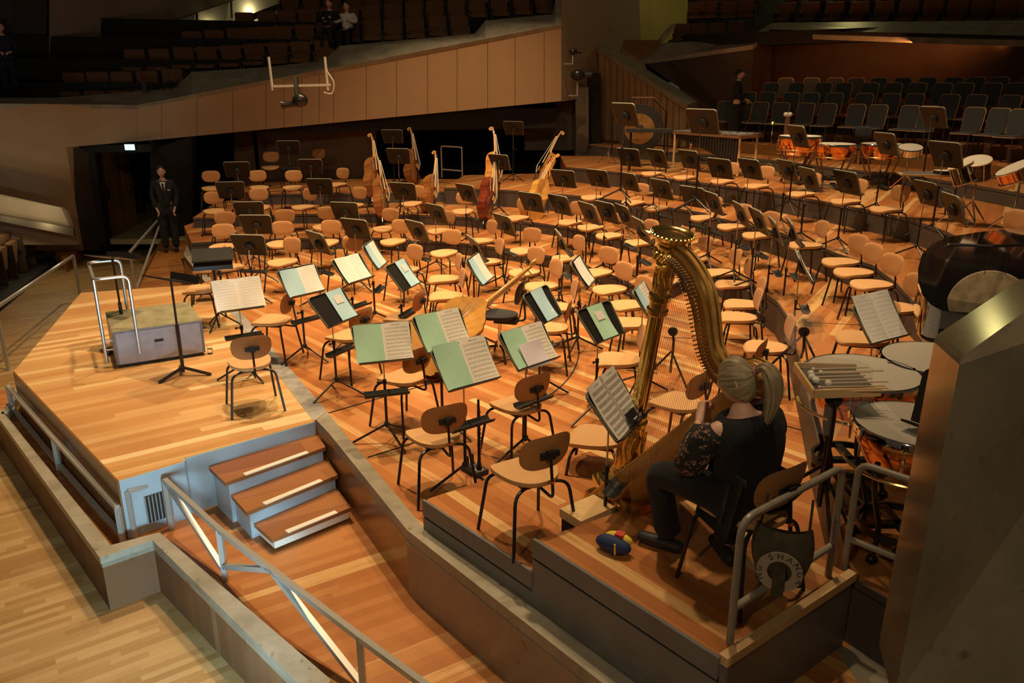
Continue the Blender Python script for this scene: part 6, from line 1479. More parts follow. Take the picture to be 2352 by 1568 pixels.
# vibraphone
p0, p1 = at(1566, 299, Z4 + .86), at(1728, 309, Z4 + .86); dv = p1 - p0; a = math.atan2(dv.y, dv.x); Lv = dv.length
vb_ = thing('vibraphone', 'vibraphone with silver bars and long grey resonator tubes', 'vibraphone', (p0.x, p0.y, Z4), a)
mb = MB(); mb.bar((0, -.30, .82), (Lv, -.42, .82), .03, .05).bar((0, .30, .82), (Lv, .34, .82), .03, .05).bar((0, -.30, .82), (0, .30, .82), .04, .05).bar((Lv, -.42, .82), (Lv, .34, .82), .05, .06)
mb.obj('frame', 'frame_brown', vb_, smooth=False)
for i in range(30):
    x = .03 + (Lv - .06) * (i + .5) / 30; ln = lerp(.30, .38, i / 29)
    MB().box((x, -.16, .862), ((Lv / 30) * .78, ln, .014)).obj('bar', 'bar_silver', vb_)
    if i % 7 not in (2, 6): MB().box((x + Lv / 60, .17, .875), ((Lv / 30) * .74, ln * .8, .014)).obj('bar', 'bar_silver', vb_)
for i in range(24):
    x = .10 + (Lv - .2) * i / 23; ln = lerp(.10, .62, (i / 23) ** 1.3); MB().tube([(x, -.26, .80), (x, -.26, .80 - ln)], .030, 10).obj('resonator', 'resonator_grey', vb_)
for x in (.08, Lv - .06):
    MB().tube([(x, -.3, .8), (x, -.3, .03)], .025, 8).obj('leg', 'light_wood', vb_); MB().tube([(x, .25, .8), (x, .25, .03)], .025, 8).obj('leg', 'light_wood', vb_)
MB().bar((.08, 0, .25), (Lv - .06, 0, .25), .04, .03).obj('crossbar', 'black_metal', vb_)
def drum(name, label, u, v, z, r, h, ax_, shell, zf, head='drumhead', rim='chrome', lugs=8, group=None):
    p = at(u, v, z); t = thing(name, label, 'drum', (p.x, p.y, zf), 0, group); ax_ = V(ax_).normalized(); c = V((0, 0, z - zf)); m = V((0, 0, 1)).rotation_difference(ax_).to_matrix()
    MB().lathe([(r, -h / 2), (r, h / 2)], 32, c, ax_, cap=False).obj('shell', shell, t)
    for s, nm in ((1, 'batter_head'), (-1, 'lower_head')):
        MB().lathe([(r * 1.0, s * h / 2), (.001, s * (h / 2 + .003))], 32, c, ax_, cap=False).obj(nm, head, t)
        MB().tube([c + m @ V((r * 1.03 * math.cos(q), r * 1.03 * math.sin(q), s * (h / 2 - .008))) for q in [i * PI / 14 for i in range(28)]], .011, 6, closed=True).obj('rim', rim, t)
    for k in range(lugs):
        q = 2 * PI * k / lugs; MB().tube([c + m @ V((r * 1.04 * math.cos(q), r * 1.04 * math.sin(q), s_ * h / 2 * .95)) for s_ in (-1, 1)], .006, 6).obj('lug', 'chrome', t)
    lo_ = c - m @ V((0, 0, h / 2 + .02)); MB().tube([lo_, (lo_.x, lo_.y, .25)], .014, 8).obj('stand_pole', 'chrome', t)
    for k in range(3): q = k * 2.094 + .3; MB().tube([(lo_.x, lo_.y, .32), (lo_.x + .28 * math.cos(q), lo_.y + .28 * math.sin(q), .012)], .011, 6).obj('leg', 'chrome', t)
    return t
drum('snare_drum', 'chrome snare drum left of the tall black stand', 2090, 347, Z4 + .72, .20, .15, (-.1, -.25, 1), 'chrome', Z4)
drum('small_drum', 'black small drum with white rims, left of the tilted pair', 2212, 398, Z4 + .70, .15, .26, (-.45, .1, 1), 'black_gloss', Z4, rim='light_wood', group='tilted pair of small black drums')
drum('small_drum', 'black small drum with white rims, right of the tilted pair', 2244, 388, Z4 + .76, .17, .26, (-.30, -.25, 1), 'black_gloss', Z4, rim='light_wood', group='tilted pair of small black drums')
drum('snare_drum', 'tilted snare drum with pale head at the right edge of the picture', 2338, 395, Z4 + .78, .24, .16, (-.55, .15, 1), 'copper', Z4)
p = at(2140, 397, Z4 + .66); t = thing('percussion_table', 'long wooden percussion table under the tall black stand', 'table', (p.x, p.y, Z4), R(-14))
MB().box((0, 0, .64), (.86, .36, .025)).obj('table_top', 'light_wood', t); MB().box((0, .02, .656), (.80, .30, .006)).obj('table_cloth', 'grey_fabric', t)
for sx in (-.35, .35): MB().tube([(sx, 0, .63), (sx, 0, .0)], .015, 6).obj('leg', 'chrome', t)
t2 = thing('tambourine', 'pale tambourine lying on the percussion table', 'tambourine', (p.x + .12, p.y - .08, Z4 + .66), 0)
MB().lathe([(.125, 0), (.13, .0), (.13, .045), (.125, .045)], 32, cap=False).obj('frame', 'black_rubber', t2); MB().lathe([(.126, .045), (.001, .046)], 32, cap=False).obj('skin', 'drumhead', t2)
p = at(1775, 284, Z4 + 1.08); t = thing('cymbal', 'suspended brass cymbal on a thin stand before the choir chairs', 'cymbal', (p.x, p.y, Z4), 0)
MB().lathe([(.26, 1.07), (.12, 1.085), (.05, 1.095), (.035, 1.12), (.012, 1.125)], 40, cap=False).obj('plate', 'cymbal_brass', t)
MB().tube([(0, 0, .02), (0, 0, 1.16)], .009, 6).obj('pole', 'chrome', t)
for k in range(3): q = k * 2.094; MB().tube([(0, 0, .3), (.25 * math.cos(q), .25 * math.sin(q), .01)], .008, 6).obj('leg', 'chrome', t)
p = at(1806, 300, Z5 + .62); t = thing('mallet_holder', 'brown upright holder with white fluffy mallet heads behind the kettledrums', 'mallet holder', (p.x, p.y, Z5), 0)
MB().tube([(0, 0, .0), (0, 0, .60)], .02, 8).box((0, 0, .72), (.09, .07, .36)).obj('holder', 'frame_brown', t)
for dx in (-.05, .0, .05): MB().ball((dx, dx * .4, .95 + abs(dx) * .3), .055, 12, 8, (1, 1, .9)).obj('mallet_head', 'white_felt', t)
# chrome floor stands and thin microphone stands
def mic_stand(label, u, v, z, h, col='chrome', boom=None, foot=.26, round_base=False):
    p = at(u, v, z); t = thing('microphone_stand', label, 'stand', (p.x, p.y, z), R(u), 'thin stands between the chairs')
    MB().tube([(0, 0, .02), (0, 0, h)], .009, 6).obj('pole', col, t)
    if round_base: MB().lathe([(.11, 0), (.11, .015), (.03, .03)], 24).obj('base', 'black_rubber', t)
    else:
        for k in range(3): q = k * 2.094; MB().tube([(0, 0, .28), (foot * math.cos(q), foot * math.sin(q), .01)], .009, 6).obj('leg', col, t)
    if boom:
        MB().tube([(0, 0, h), boom], .006, 6).obj('boom', 'black_metal', t); MB().tube([boom, V(boom) * 1.04], .011, 8).obj('microphone', 'black_rubber', t)
    else: MB().tube([(0, 0, h - .02), (0, 0, h + .06)], .013, 8).obj('microphone', 'black_rubber', t)
    return t
mic_stand('chrome tripod stand on the percussion riser, left of the tam-tam', 1396, 375, Z4, 1.0, 'chrome', (.15, 0, 1.1))
mic_stand('thin chrome stand with drum clamp near the back of the second riser', 1840, 505, Z2, .80)
mic_stand('thin chrome stand with splayed legs near the middle of the second riser', 1955, 548, Z2, .86)
mic_stand('thin black microphone stand beside the leaning light brown double bass', 1258, 512, Z1, 1.25, 'black_metal', (-.05, .0, 1.32), round_base=True)
mic_stand('black double microphone post with round foot on the lowest riser', 1323, 572, Z1, .5, 'black_metal', round_base=True)
mic_stand('black microphone with round foot near the back of the second riser', 1509, 466, Z2, .55, 'black_metal', round_base=True)
mic_stand('black T-shaped bar stand on the high riser edge', 1766, 485, Z2, .62, 'black_metal', (-.20, .0, .64))
# black swivel chairs
def swivel(label, u, v, z, hs, a, s=1.0):
    p = at(u, v, z + hs); t = thing('swivel_chair', label, 'chair', (p.x, p.y, z), R(a) - PI / 2, 'black padded player chairs')
    me = chair.parts[0][1].copy(); me.transform(Matrix.Translation((0, 0, hs - .462))); me.materials.clear(); me.materials.append(M['black_rubber']); link('seat', me, t)
    bm_ = back_mesh('backrest', 'black_rubber', .17, .13, .04); bm_.transform(Matrix.Translation((0, -.03, hs - .40))); link('backrest', bm_, t)
    MB().tube(fillet([(0, -.1, hs - .06), (0, -.30, hs - .05), (0, -.29, hs + .1), (0, -.262, hs + .30)], .05), .012, 8).obj('back_post', 'black_metal', t)
    MB().tube([(0, 0, hs - .05), (0, 0, .12)], .02, 10).tube([(0, 0, .26), (0, 0, .12)], .03, 10).obj('column', 'chrome', t)
    MB().box((0, -.08, hs - .06), (.16, .26, .05)).tube([(.02, 0, hs - .1), (.16, .06, hs - .12)], .005, 6).obj('mechanism', 'black_rubber', t)
    for k in range(4): q = k * PI / 2 + .5; MB().tube(fillet([(0, 0, .13), (.18 * math.cos(q), .18 * math.sin(q), .13), (.28 * math.cos(q), .28 * math.sin(q), .0)], .05), .014, 8).obj('leg', 'black_metal', t)
swivel('black padded swivel chair beside the leaning amber double bass', 1148, 722, 0.0, .50, 165)
swivel('dark grey swivel stool on the second riser behind the three tan chairs', 2132, 497, Z2 + .0, .68, -165)
swivel('black padded percussion chair by the tam-tam', 1555, 305, Z4, .62, -100)
swivel('black padded chair between cymbal and vibraphone', 1730, 312, Z4, .62, -120)
swivel('black padded chair behind the middle rear kettledrum', 1976, 335, Z4, .62, -120)

# ------------------------------------------------------------------ double basses
def bass_outline(n=64):
    """half widths along the body, bottom (0) to top (1)"""
    ks = [(0, .0), (.02, .12), (.06, .20), (.14, .28), (.24, .315), (.34, .30), (.42, .245), (.50, .205), (.57, .20), (.63, .215), (.70, .235), (.78, .225), (.86, .17), (.93, .095), (.975, .05), (1.0, .028)]
    out = []
    for i in range(n + 1):
        t = i / n
        for (a, wa), (b, wb) in zip(ks[:-1], ks[1:]):
            if a <= t <= b: q = (t - a) / (b - a); q = q * q * (3 - 2 * q) if wa and wb else q ** .6; out.append((t, wa + (wb - wa) * q)); break
    return out
bass = Proto(); BL = 1.12
ol = bass_outline()
def loop(scale=1.0): return [(w * scale, t * BL) for t, w in ol] + [(-w * scale, t * BL) for t, w in ol[::-1][1:-1]]
lp_ = loop()
mb = MB(); n_ = len(lp_)
def depth(t): return .20 if t < .62 else lerp(.20, .135, (t - .62) / .38)
for x, z in lp_: mb.v.append((x, .0, z))
for x, z in lp_: mb.v.append((x, -depth(z / BL), z))
for i in range(n_): j = (i + 1) % n_; mb.f.append([i, j, n_ + j, n_ + i])
me_r = mb.mesh('ribs', 'bass_brown', angle=40)
def plate(y, bulge, mat, nm):
    mb = MB(); rs = [1.03, .97, .8, .5, .2]
    for k, r in enumerate(rs):
        for x, z in lp_: zz = BL * .45 + (z - BL * .45) * (r if k else 1.012); mb.v.append((x * r * (1.0 if k else 1.0), (y if not callable(y) else y(z / BL)) + bulge * (1 - r ** 2) * (1 if k else 0), zz))
    for k in range(len(rs) - 1):
        for i in range(n_): j = (i + 1) % n_; mb.f.append([k * n_ + i, k * n_ + j, (k + 1) * n_ + j, (k + 1) * n_ + i])
    mb.f.append([(len(rs) - 1) * n_ + i for i in range(n_)]); return mb.mesh(nm, mat, angle=60)
bass.add('ribs', me_r); bass.add('top_plate', plate(.005, .035, 'bass_brown', 'top_plate')); bass.add('back_plate', plate(lambda t: -depth(t) - .004, -.02, 'bass_brown', 'back_plate'))
for s in (-1, 1):
    bass.add('sound_hole', MB().tube(spline([(s * .10, .036, .62), (s * .12, .034, .60), (s * .10, .036, .52), (s * .13, .032, .44), (s * .15, .028, .42)], 4), .007, 5).mesh('sound_hole', 'ebony'))
nk_ = bass.add('neck', MB().tube([(0, -.03, 1.08), (0, .0, 1.16), (0, -.01, 1.62)], [.045, .026, .02], 10).mesh('neck', 'maple'))
bass.add('fingerboard', MB().bar((0, .075, .72), (0, .022, 1.62), .062, .02, up=(0, 1, 0)).mesh('fingerboard', 'fingerboard_light'))
sc_ = MB(); sc_.tube([(0, -.012, 1.60), (0, -.03, 1.78)], [.024, .020], 10)
sp_ = [(0, -.03 - .055 + .055 * (1 - q / 12) * math.cos(q) * 1.0, 1.80 + .055 * (1 - q / 12) * math.sin(q)) for q in [i * .5 for i in range(0, 20)]]
sc_.tube(sp_, [.022 - .0006 * i for i in range(len(sp_))], 8); scr = bass.add('scroll', sc_.mesh('scroll', 'maple'))
for k in range(4):
    s = -1 if k % 2 else 1; bass.add('tuning_peg', MB().tube([(0, -.02, 1.65 + .035 * k), (s * .075, -.02, 1.65 + .035 * k)], .006, 6).ball((s * .085, -.02, 1.65 + .035 * k), .017, 8, 6, (.5, 1, 1)).mesh('tuning_peg', 'steel'))
bass.add('bridge', MB().box((0, .10, .52), (.13, .02, .14), None, .6).mesh('bridge', 'maple')); bass.add('tailpiece', MB().bar((0, .075, .10), (0, .115, .40), .07, .015, up=(0, 1, 0)).mesh('tailpiece', 'ebony'))
for k in range(4): x = (k - 1.5) * .018; bass.add('string', MB().tube([(x, .12, .38), (x * 1.8, .172, .585), (x * .7, .04, 1.62)], .0022, 4).mesh('string', 'white_edge'))
bass.add('end_pin', MB().tube([(0, -.1, .02), (0, -.1, -.16)], .009, 6).mesh('end_pin', 'steel'))
wood_sets = {}
def bass_at(label, foot_px, zf, front, lean_dir, lean, mat, s=1.0):
    p = at(foot_px[0], foot_px[1], zf); s = s * (.86 if lean < 50 else 1.0)
    if mat not in wood_sets:
        wood_sets[mat] = {}
        for nm in ('ribs', 'top_plate', 'back_plate'):
            src = next(m for n2, m, _ in bass.parts if n2 == nm); c = src.copy(); c.materials.clear(); c.materials.append(M[mat]); wood_sets[mat][nm] = c
    o = bass.make('double_bass', label, 'double bass', (0, 0, 0), 0, 'double basses standing among the chairs', s, (), wood_sets[mat])
    fr = V((math.cos(R(front)), math.sin(R(front)), 0)); lx = math.sin(R(lean)) * math.cos(R(lean_dir)); up2 = (V((lx, .60 if lean < 50 else .40, .78)) if lean < 50 else V((0, 0, 1)) * math.cos(R(lean)) + V((math.cos(R(lean_dir)), math.sin(R(lean_dir)), 0)) * math.sin(R(lean)))
    up2.normalize(); fr = (fr - up2 * fr.dot(up2)).normalized(); rt2 = fr.cross(up2)
    o.matrix_world = Matrix.Translation((p.x, p.y, zf + (.05 if lean < 50 else .10) * s)) @ Matrix((rt2, fr, up2)).transposed().to_4x4() @ Matrix.Scale(s, 4)
    return o
bass_at('brown double bass, leftmost of the group, seen from its ribs', (863, 452), Z3, -15, 165, 6, 'bass_brown', .98)
bass_at('reddish brown double bass in front of the leftmost one', (886, 498), Z2, -12, 160, 10, 'bass_brown', .92)
bass_at('brown double bass behind the two chairs, third from left', (955, 424), Z3, -25, 140, 8, 'bass_brown', 1.0)
bass_at('brown double bass with tall pale scroll beside the railing, fourth from left', (988, 490), Z2, -25, 30, 4, 'bass_brown', .92)
bass_at('amber double bass half hidden by a black stand, behind the dark red one', (1140, 445), ZA, -15, 120, 4, 'bass_amber', 1.0)
bass_at('dark red double bass in the middle of the second riser', (1120, 505), Z2, -20, 40, 7, 'bass_red', .95)
bass_at('light brown double bass leaning to the right, farther one', (1228, 432), ZA, 200, 5, 24, 'bass_amber', .98)
bass_at('light brown double bass leaning to the right, showing its back, nearer one', (1202, 505), Z2, 130, 5, 27, 'bass_honey', 1.0)
# amber bass lying against a chair in the middle of the strings
b = bass_at('amber double bass leaning low behind the green scores, scroll to the right', (935, 862), 0.0, 60, 22, 56, 'bass_honey', .98)
# ------------------------------------------------------------------ steps, rails and small things
st = thing('steps', 'wooden three-tread steps with metal nosings up to the front platform', 'steps', at(600, 1180, ZW), 0); SI = Matrix.Translation(-at(600, 1180, ZW))
tr_ = [([(480, 1073), (517, 1108), (748, 1026), (722, 984)], -.13), ([(520, 1124), (566, 1176), (776, 1090), (745, 1044)], -.26), ([(570, 1190), (624, 1238), (806, 1165), (772, 1118)], -.39)]
for i, (px, z) in enumerate(tr_):
    q = pts(px, z); t_ = MB().slab([V((a.x, a.y, z - .035)) for a in q], (0, 0, .035)).xf(SI).obj('tread', 'tread_planks', st, smooth=False)
    f0_, f1_ = q[1], q[2]; MB().bar(f0_.lerp(f1_, .17) + V((0, .02, .004)), f0_.lerp(f1_, .80) + V((0, .02, .004)), .05, .008).xf(SI).obj('metal_nosing', 'white_edge', t_)
    c_ = sum(q, V()) / 4; rb = [a.lerp(c_, .06) for a in q]
    MB().slab([V((a.x, a.y, ZW + (.03 if i == 2 else 0))) for a in rb], (0, 0, z - .035 - ZW - (.03 if i == 2 else 0))).xf(SI).obj('riser_board', 'white_edge' if i == 2 else 'grey_paint_cool_lit', st, smooth=False)
vp = [at(u, v, ZW) for u, v in ((302, 1222), (352, 1203))]
vt_ = thing('wall_vent', 'slotted ventilation grille low on the cool-lit grey platform front', 'grille', vp[0], 0)
d = vp[1] - vp[0]; n_ = V((d.y, -d.x, 0)).normalized(); n_ = n_ if n_.dot(vp[0]) < 0 else -n_
cn = at(330, 1086, 0)
base_ = at(303, 1093, 0)
e_ = (at(420, 1059, 0) - at(272, 1103, 0)).normalized(); o_ = at(272, 1103, 0) + e_ * .16 + n_ * .02
MB().slab([V((o_.x, o_.y, -.44)), V((o_.x, o_.y, -.20)), V((o_.x + e_.x * .2, o_.y + e_.y * .2, -.20)), V((o_.x + e_.x * .2, o_.y + e_.y * .2, -.44))], n_ * .006).xf(Matrix.Translation(-vp[0])).obj('dark_back', 'black_gap', vt_)
for k in range(8): p = o_ + e_ * (.2 * k / 7) + n_ * .012; MB().bar((p.x, p.y, -.44), (p.x, p.y, -.20), .006, .012).xf(Matrix.Translation(-vp[0])).obj('slat', 'rail_steel', vt_)
def rail(label, segs, r, mat='rail_steel', square=True, rad=.0, group=None):
    """segs: list of (part name, list of points)"""
    o = segs[0][1][0]; t = thing('handrail', label, 'railing', o, 0, group); I = Matrix.Translation(-V(o))
    for nm, ps in segs:
        mb = MB()
        if square:
            for a, b_ in zip(ps[:-1], ps[1:]): mb.bar(a, b_, r * 2, r * 2)
        else: mb.tube(fillet(ps, rad) if rad and len(ps) > 2 else ps, r, 10)
        mb.xf(I).obj(nm, mat, t)
    return t
def post(u, v, z, ut, vt2): p = at(u, v, z); return p, V((p.x, p.y, over(ut, vt2, p)))
a0, a1 = post(396, 1214, ZW, 379, 1103); b0_, b1_ = post(518, 1332, ZW, 508, 1215); c0_, c1_r = post(835, 1590, ZW, 832, 1462); d1_ = at(985, 1580, c1_r.z)
rail('square-tube handrail with diagonal braces beside the lower ramp', [('top_rail', [a1, b1_, c1_r, d1_]), ('post', [a0, a1]), ('post', [b0_, b1_]), ('post', [c0_, c1_r]), ('brace', [a1, b0_ + V((0, 0, .08))]), ('brace', [b0_ + V((0, 0, .12)), b1_.lerp(c1_r, .42)]), ('brace', [b1_.lerp(c1_r, .42), c0_ + V((0, 0, .04))])], .019)
g0, g1 = post(311, 1234, ZW, 289, 1130); h0, h1 = post(458, 1165, ZW, 447, 1078)
rail('short handrail in front of the ventilation grille', [('top_rail', [g1, h1]), ('post', [g0, g1]), ('post', [h0, h1])], .016)
i0, i1 = post(283, 1243, ZW, 274, 1165); j0, j1 = post(137, 1078, ZW, 130, 1005); k0_, k1_ = post(30, 945, ZW, 22, 886)
rail('handrail along the left parapet below the front platform', [('top_rail', [i1, j1, k1_]), ('kick_rail', [i0 + V((0, 0, .05)), j0 + V((0, 0, .05)), k0_ + V((0, 0, .05))]), ('post', [i0, i1]), ('post', [j0, j1]), ('post', [k0_, k1_])], .019)
q0, q1 = post(188, 700, ZH, 172, 674); r0, r1 = post(20, 850, ZH, 2, 830)
q0.z = r0.z = ZH; q1.z = r1.z = .02
rail('handrail left of the front platform above the hall floor', [('top_rail', [q1, r1]), ('post', [q0, q1]), ('post', [r0, r1])], .02)
s0, s1 = at(312, 668, ZW), at(386, 560, ZW)
rail('sloping handrail down to the passage behind the podium', [('top_rail', [s0 + V((0, 0, .7)), s1 + V((0, 0, .7))]), ('post', [s0, s0 + V((0, 0, .7))]), ('post', [s1, s1 + V((0, 0, .7))]), ('brace', [s0, s1 + V((0, 0, .7))])], .018)
u0, u1 = at(1676, 1474, B2), at(1902, 1322, B2); hz = .66
rail('grey tube railing at the corner of the high block behind the harpist', [('loop', [u0, u0 + V((0, 0, hz)), u1 + V((0, 0, hz)), u1]), ('mid_rail', [u0 + V((0, 0, .19)), u1 + V((0, 0, .19))])], .019, 'rail_paint', False, .09)
w0, w1 = at(1938, 1308, Z2), at(2140, 1395, Z2)
rail('grey tube railing in front of the nearest kettledrums', [('loop', [w0, w0 + V((0, 0, hz)), w1 + V((0, 0, hz)), w1]), ('mid_rail', [w0 + V((0, 0, .2)), w1 + V((0, 0, .2))])], .018, 'rail_paint', False, .07)
x0, x1 = at(1015, 408, ZA), at(1062, 412, ZA)
rail('thin tube railing behind the double basses', [('loop', [x0, x0 + V((0, 0, .75)), x1 + V((0, 0, .75)), x1]), ('mid_rail', [x0 + V((0, 0, .2)), x1 + V((0, 0, .2))])], .016, 'rail_steel', False, .05)
# rail on the balcony coping
for nm, ps in (('far left', [(85, 205), (270, 198)]), ('left', [(370, 188), (410, 183)]), ('middle', [(560, 126), (740, 117)]), ('right', [(930, 72), (1092, 58)])):
    A = [aty(u, v, yf(u, v) + .75) for u, v in ps]
    rail('dark balcony rail on the stone coping, %s length' % nm, [('top_rail', A)] + [('post', [A[0].lerp(A[1], k), A[0].lerp(A[1], k) + V((0, 0, -.28))]) for k in (.1, .5, .9)], .012, 'black_metal', False)
# exit signs and tube lamp
for u, v, y, lb in ((298, 338, 18.2, 'small lit green exit sign above the left doorway'), (978, 274, 23.0, 'small lit green exit sign in the dark opening behind the basses')):
    p = aty(u, v, y); t = thing('exit_sign', lb, 'sign', p); MB().box((0, 0, 0), (.21, .03, .12)).obj('lit_face', 'exit_green', t); MB().box((0, .025, 0), (.23, .03, .14)).obj('housing', 'black_rubber', t)
p = aty(1253, 284, 22.6); t = thing('tube_lamp', 'short lit fluorescent tube in the dark opening right of the basses', 'lamp', p); MB().tube([(-.25, 0, 0), (.25, 0, 0)], .022, 10).obj('tube', 'tube_cool', t); MB().box((0, .03, .03), (.54, .04, .05)).obj('fitting', 'rail_steel', t)
# remote camera hanging before the balcony
p = aty(690, 197, 14.5); t = thing('hanging_camera', 'black remote camera on a pale metal bar hanging before the balcony', 'camera', p)
S_ = .0083
def hq(u, v): return ((u - 690) * S_, 0, (197 - v) * S_)
MB().bar(hq(630, 198), hq(753, 195), .04, .04).obj('crossbar', 'white_edge', t)
for u in (629, 745): MB().tube([hq(u, 140), hq(u + 2, 206)], .022, 8).obj('drop_rod', 'white_edge', t)
MB().tube(spline([hq(745, 145), hq(748, 168), hq(760, 190), hq(755, 212), hq(738, 210)], 5), .012, 6).obj('cable', 'cable_white', t)
MB().tube([hq(682, 180), hq(682, 214)], .05, 10).obj('mount', 'steel', t); b_ = MB().ball(hq(687, 226), .14, 16, 10, (1, .8, .85)).obj('camera_head', 'camera_body', t); MB().tube([hq(680, 232), hq(662, 235), hq(648, 235)], [.06, .05, .075], 14).obj('lens', 'camera_body', t)
for u, v, lb, k in ((1316, 118, 'small black camera on a thin bracket at the corner of the side wall', .10), (1327, 172, 'large black camera on a metal arm beside the slatted wall', .17)):
    p = aty(u, v, 21.3); t = thing('wall_camera', lb, 'camera', p); MB().ball((0, 0, 0), k, 14, 8, (1.1, .8, .8)).obj('camera_head', 'camera_body', t); MB().tube([(k, 0, 0), (k * 2.1, 0, 0)], k * .5, 12).obj('lens', 'camera_body', t); MB().tube([(0, 0, -k), (0, 0, -k * 3), (-.2, .2, -k * 3)], .025, 8).obj('bracket', 'rail_steel', t)
# canvas bag on the harpist's chair
p = at(1795, 1272, B2 + .42); t = thing('shoulder_bag', 'olive canvas shoulder bag with round printed lettering hung on the chair', 'bag', p)
f = V((p.x, p.y, 0)).normalized(); rt2 = V((f.y, -f.x, 0)); B_m = Matrix((rt2, f, V((0, 0, 1)))).transposed().to_4x4()
MB().grid(lambda a, b: V((math.copysign(abs(math.cos(2 * PI * a)) ** .7, math.cos(2 * PI * a)) * .135 * (.8 + .25 * math.sin(PI * min(1, b + .15))), math.sin(2 * PI * a) * .06 * math.sin(PI * (.08 + .84 * b)), .14 - .30 * b + .018 * math.cos(4 * PI * a) * (1 - b))), 32, 10).xf(B_m).obj('pouch', 'bag_cloth', t, angle=180)
mb = MB(); mb.lathe([(.055, 0), (.105, 0), (.105, .003), (.055, .003)], 40, (0.0, -.068, -.055), (0, -1, 0), cap=False); em = mb.xf(B_m).obj('round_print', 'bag_print', t)
for i, chx in enumerate('NG SHANGR'):
    if chx == ' ': continue
    q = R(200 - 27 * i); ftext('print_letter', chx, .042, 'bag_cloth', em, B_m @ Matrix.Translation((.080 * math.cos(q), -.0735, -.055 + .080 * math.sin(q) - .01)) @ Matrix.Rotation(q - PI / 2, 4, V((0, -1, 0))) @ Matrix.Rotation(PI / 2, 4, 'X'))
for s in (-.11, .11): MB().tube([B_m @ V((s, 0, .13)), B_m @ V((s * .9 + .01, .02, .30))], .006, 6).obj('strap', 'bag_cloth', t)
MB().box((0, -.078, -.10), (.055, .012, .16)).xf(B_m).obj('flap_strap', 'bag_cloth', t)
# pencil pouch on the floor
p = at(1408, 1262, B2 + .02); t = thing('pencil_pouch', 'blue, yellow and red zipped pouch on the floor by the score stand', 'pouch', (p.x, p.y, B2), R(-32))
MB().ball((0, 0, .055), .11, 20, 10, (1, .42, .5)).obj('blue_body', 'pouch_blue', t); MB().ball((.02, .03, .085), .085, 16, 8, (1, .4, .45)).obj('yellow_lid', 'pouch_yellow', t); MB().box((.03, .025, .115), (.05, .05, .02)).obj('red_patch', 'pouch_red', t); MB().tube([(.03, -.048, .09), (.035, -.052, .03)], .006, 6).obj('zip_pull', 'pouch_yellow', t)
# tuner on the harpist's score
T = book_T['spiral-bound open score in front of the harpist'] @ Matrix.Translation((.05, -.11, .04)); t = thing('tuner', 'small black tuner box clipped to the spiral-bound score', 'tuner', (0, 0, 0)); t.matrix_world = T
MB().box((0, 0, 0), (.11, .075, .025)).obj('case', 'camera_body', t)
for k in range(4): MB().box((-.024 + .016 * k, -.02, .014), (.008, .008, .004)).obj('button', 'paper', t)
# woodwind pegs with clarinet
p = at(1090, 1078, .02); t = thing('instrument_peg_board', 'black peg board with cork rings on the stage floor edge', 'instrument stand', (p.x, p.y, 0), R(-48))
MB().box((0, 0, .02), (.20, .13, .04)).obj('board', 'black_rubber', t)
for x, y in ((-.06, .03), (-.05, -.03)): MB().lathe([(.03, .04), (.03, .046), (.012, .05), (.009, .13)], 16, (x, y, 0)).obj('peg', 'black_rubber', t)
for x, y in ((-.06, .03), (-.05, -.03), (.06, 0)): MB().lathe([(.032, .04), (.032, .045)], 20, (x, y, 0)).obj('cork_ring', 'paper', t)
q = Matrix.Rotation(R(-48), 3, 'Z') @ V((.06, 0, 0)); t2 = thing('clarinet', 'black clarinet with silver keys standing on the peg board', 'clarinet', (p.x + q.x, p.y + q.y, .046))
MB().lathe([(.028, 0), (.020, .03), (.013, .08), (.012, .50), (.010, .60)], 16).obj('body', 'clarinet_wood', t2)
for k in range(12): MB().tube([(.013, -.006, .09 + .036 * k), (.013, -.010, .115 + .036 * k)], .0035, 6).ball((.014, -.008, .10 + .036 * k), .006, 6, 4).obj('key', 'steel', t2)
# wooden block under the score stand
p = at(1350, 1165, B1 + .2); t = thing('wooden_block', 'pale wooden step block with black edge beside the harp base', 'block', (p.x, p.y, B1), R(38)); MB().box((0, 0, .17), (.30, .20, .06)).obj('top_board', 'light_wood', t); MB().box((0, -.0, .07), (.28, .18, .14)).obj('black_body', 'black_rubber', t)
# ------------------------------------------------------------------ light
w = bpy.data.worlds.new('hall'); sc.world = w; w.use_nodes = True
w.node_tree.nodes['Background'].inputs[0].default_value = (1.0, 0.72, 0.45, 1); w.node_tree.nodes['Background'].inputs[1].default_value = 0.035
def spot(x, y, z, tx, ty, tz, watts, ang, col=(1.0, 0.70, 0.40), blend=.6, r=.18):
    d = bpy.data.lights.new('stage_lamp', 'SPOT'); d.energy = watts; d.color = col; d.spot_size = R(ang); d.spot_blend = blend; d.shadow_soft_size = r
    o = bpy.data.objects.new('stage_lamp', d); COL.objects.link(o); o.location = (x, y, z)
    o.rotation_euler = (Vector((tx, ty, tz)) - Vector((x, y, z))).to_track_quat('-Z', 'Y').to_euler(); return o
def point(p, watts, col, r=.05):
    d = bpy.data.lights.new('lamp', 'POINT'); d.energy = watts; d.color = col; d.shadow_soft_size = r
    o = bpy.data.objects.new('lamp', d); COL.objects.link(o); o.location = p; return o
def area(p, t, watts, sx, sy, col):
    d = bpy.data.lights.new('lamp', 'AREA'); d.shape = 'RECTANGLE'; d.size = sx; d.size_y = sy; d.energy = watts; d.color = col
    o = bpy.data.objects.new('lamp', d); COL.objects.link(o); o.location = p
    o.rotation_euler = (Vector(t) - Vector(p)).to_track_quat('-Z', 'Y').to_euler(); return o
K = 1.28
spot(-3.5, 9.0, 11.5, -3.6, 8.6, 0, 2600 * K, 62)
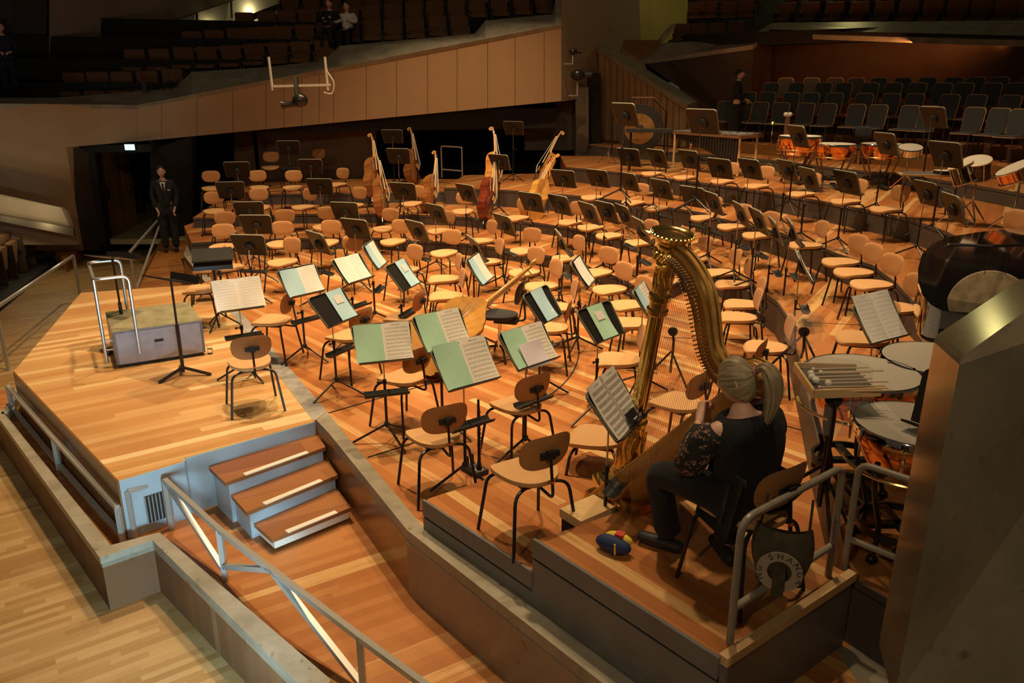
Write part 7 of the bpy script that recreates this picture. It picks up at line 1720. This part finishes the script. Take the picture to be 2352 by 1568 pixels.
spot(-0.5, 8.0, 11.5, -1.0, 8.5, 0, 2300 * K, 62)
spot(-3.0, 13.0, 11.5, -3.0, 13.0, 0, 2000 * K, 70)
spot(1.5, 12.0, 11.5, 1.5, 12.5, 0, 2000 * K, 72)
spot(4.0, 13.0, 12.0, 4.0, 13.0, 0, 2300 * K, 74)
spot(0.5, 16.5, 12.0, 0.5, 16.5, 0, 2400 * K, 72)
spot(1.5, 6.5, 11.5, 1.6, 6.0, 0, 900 * K, 60)
for x_ in (-6.0, 3.0): spot(x_, -7.0, 9.5, x_ * .3 - .5, 9.5, 0.3, 900, 58, (1.0, .76, .48))
spot(-3.0, 3.0, 10.5, -1.0, 20.0, 2.0, 330, 34)
# cool light of the open side door to the right of the camera, low down
spot(-1.0, 2.6, -0.1, -2.9, 5.5, -0.55, 520, 50, (0.50, 0.82, 1.0), .5, .25)
# balustrade and stair lights
for (a, t1, d1), (b, t2, d2) in zip(gl[1:-1], gl[2:]):
    u = (a + b) / 2; p = aty(u - 4, (t1 + t2) / 2 + 46, yl(u) - .16); point(p, 7.0, (1.0, 0.85, 0.45), .04)
for u, v in ((22, 488), (112, 512)): point(aty(u, v + 2, 15.55 + (u * .005)), 9, (1.0, 0.86, 0.5), .04)
# corridor behind the doorway
area((-11.0, 24, 2.9), (-11.0, 24, 0), 160, 2.2, 5, (0.95, 0.9, 0.95))
point(aty(1430, 86, 25.6), 14, (1.0, .8, .4)); point((10.5, 28.0, 7.5), 120, (1.0, .85, .3), .3)
# strip behind the soffit over the choir
area(aty(2050, 100, 20.9), aty(2050, 140, 21.6), 22, 8, .1, (1.0, .35, .1))
vs = sc.view_settings; sc.display_settings.display_device = 'sRGB'
vs.view_transform = 'Standard'; vs.look = 'None'; vs.exposure = 0.0; vs.gamma = 1.0; vs.use_curve_mapping = False
sc.cycles.max_bounces = 6; sc.cycles.diffuse_bounces = 3; sc.cycles.glossy_bounces = 3; sc.cycles.transmission_bounces = 6; sc.cycles.transparent_max_bounces = 8
sc.cycles.caustics_reflective = False; sc.cycles.caustics_refractive = False
sc.cycles.use_denoising = True
sc.cycles.sample_clamp_indirect = 4.0
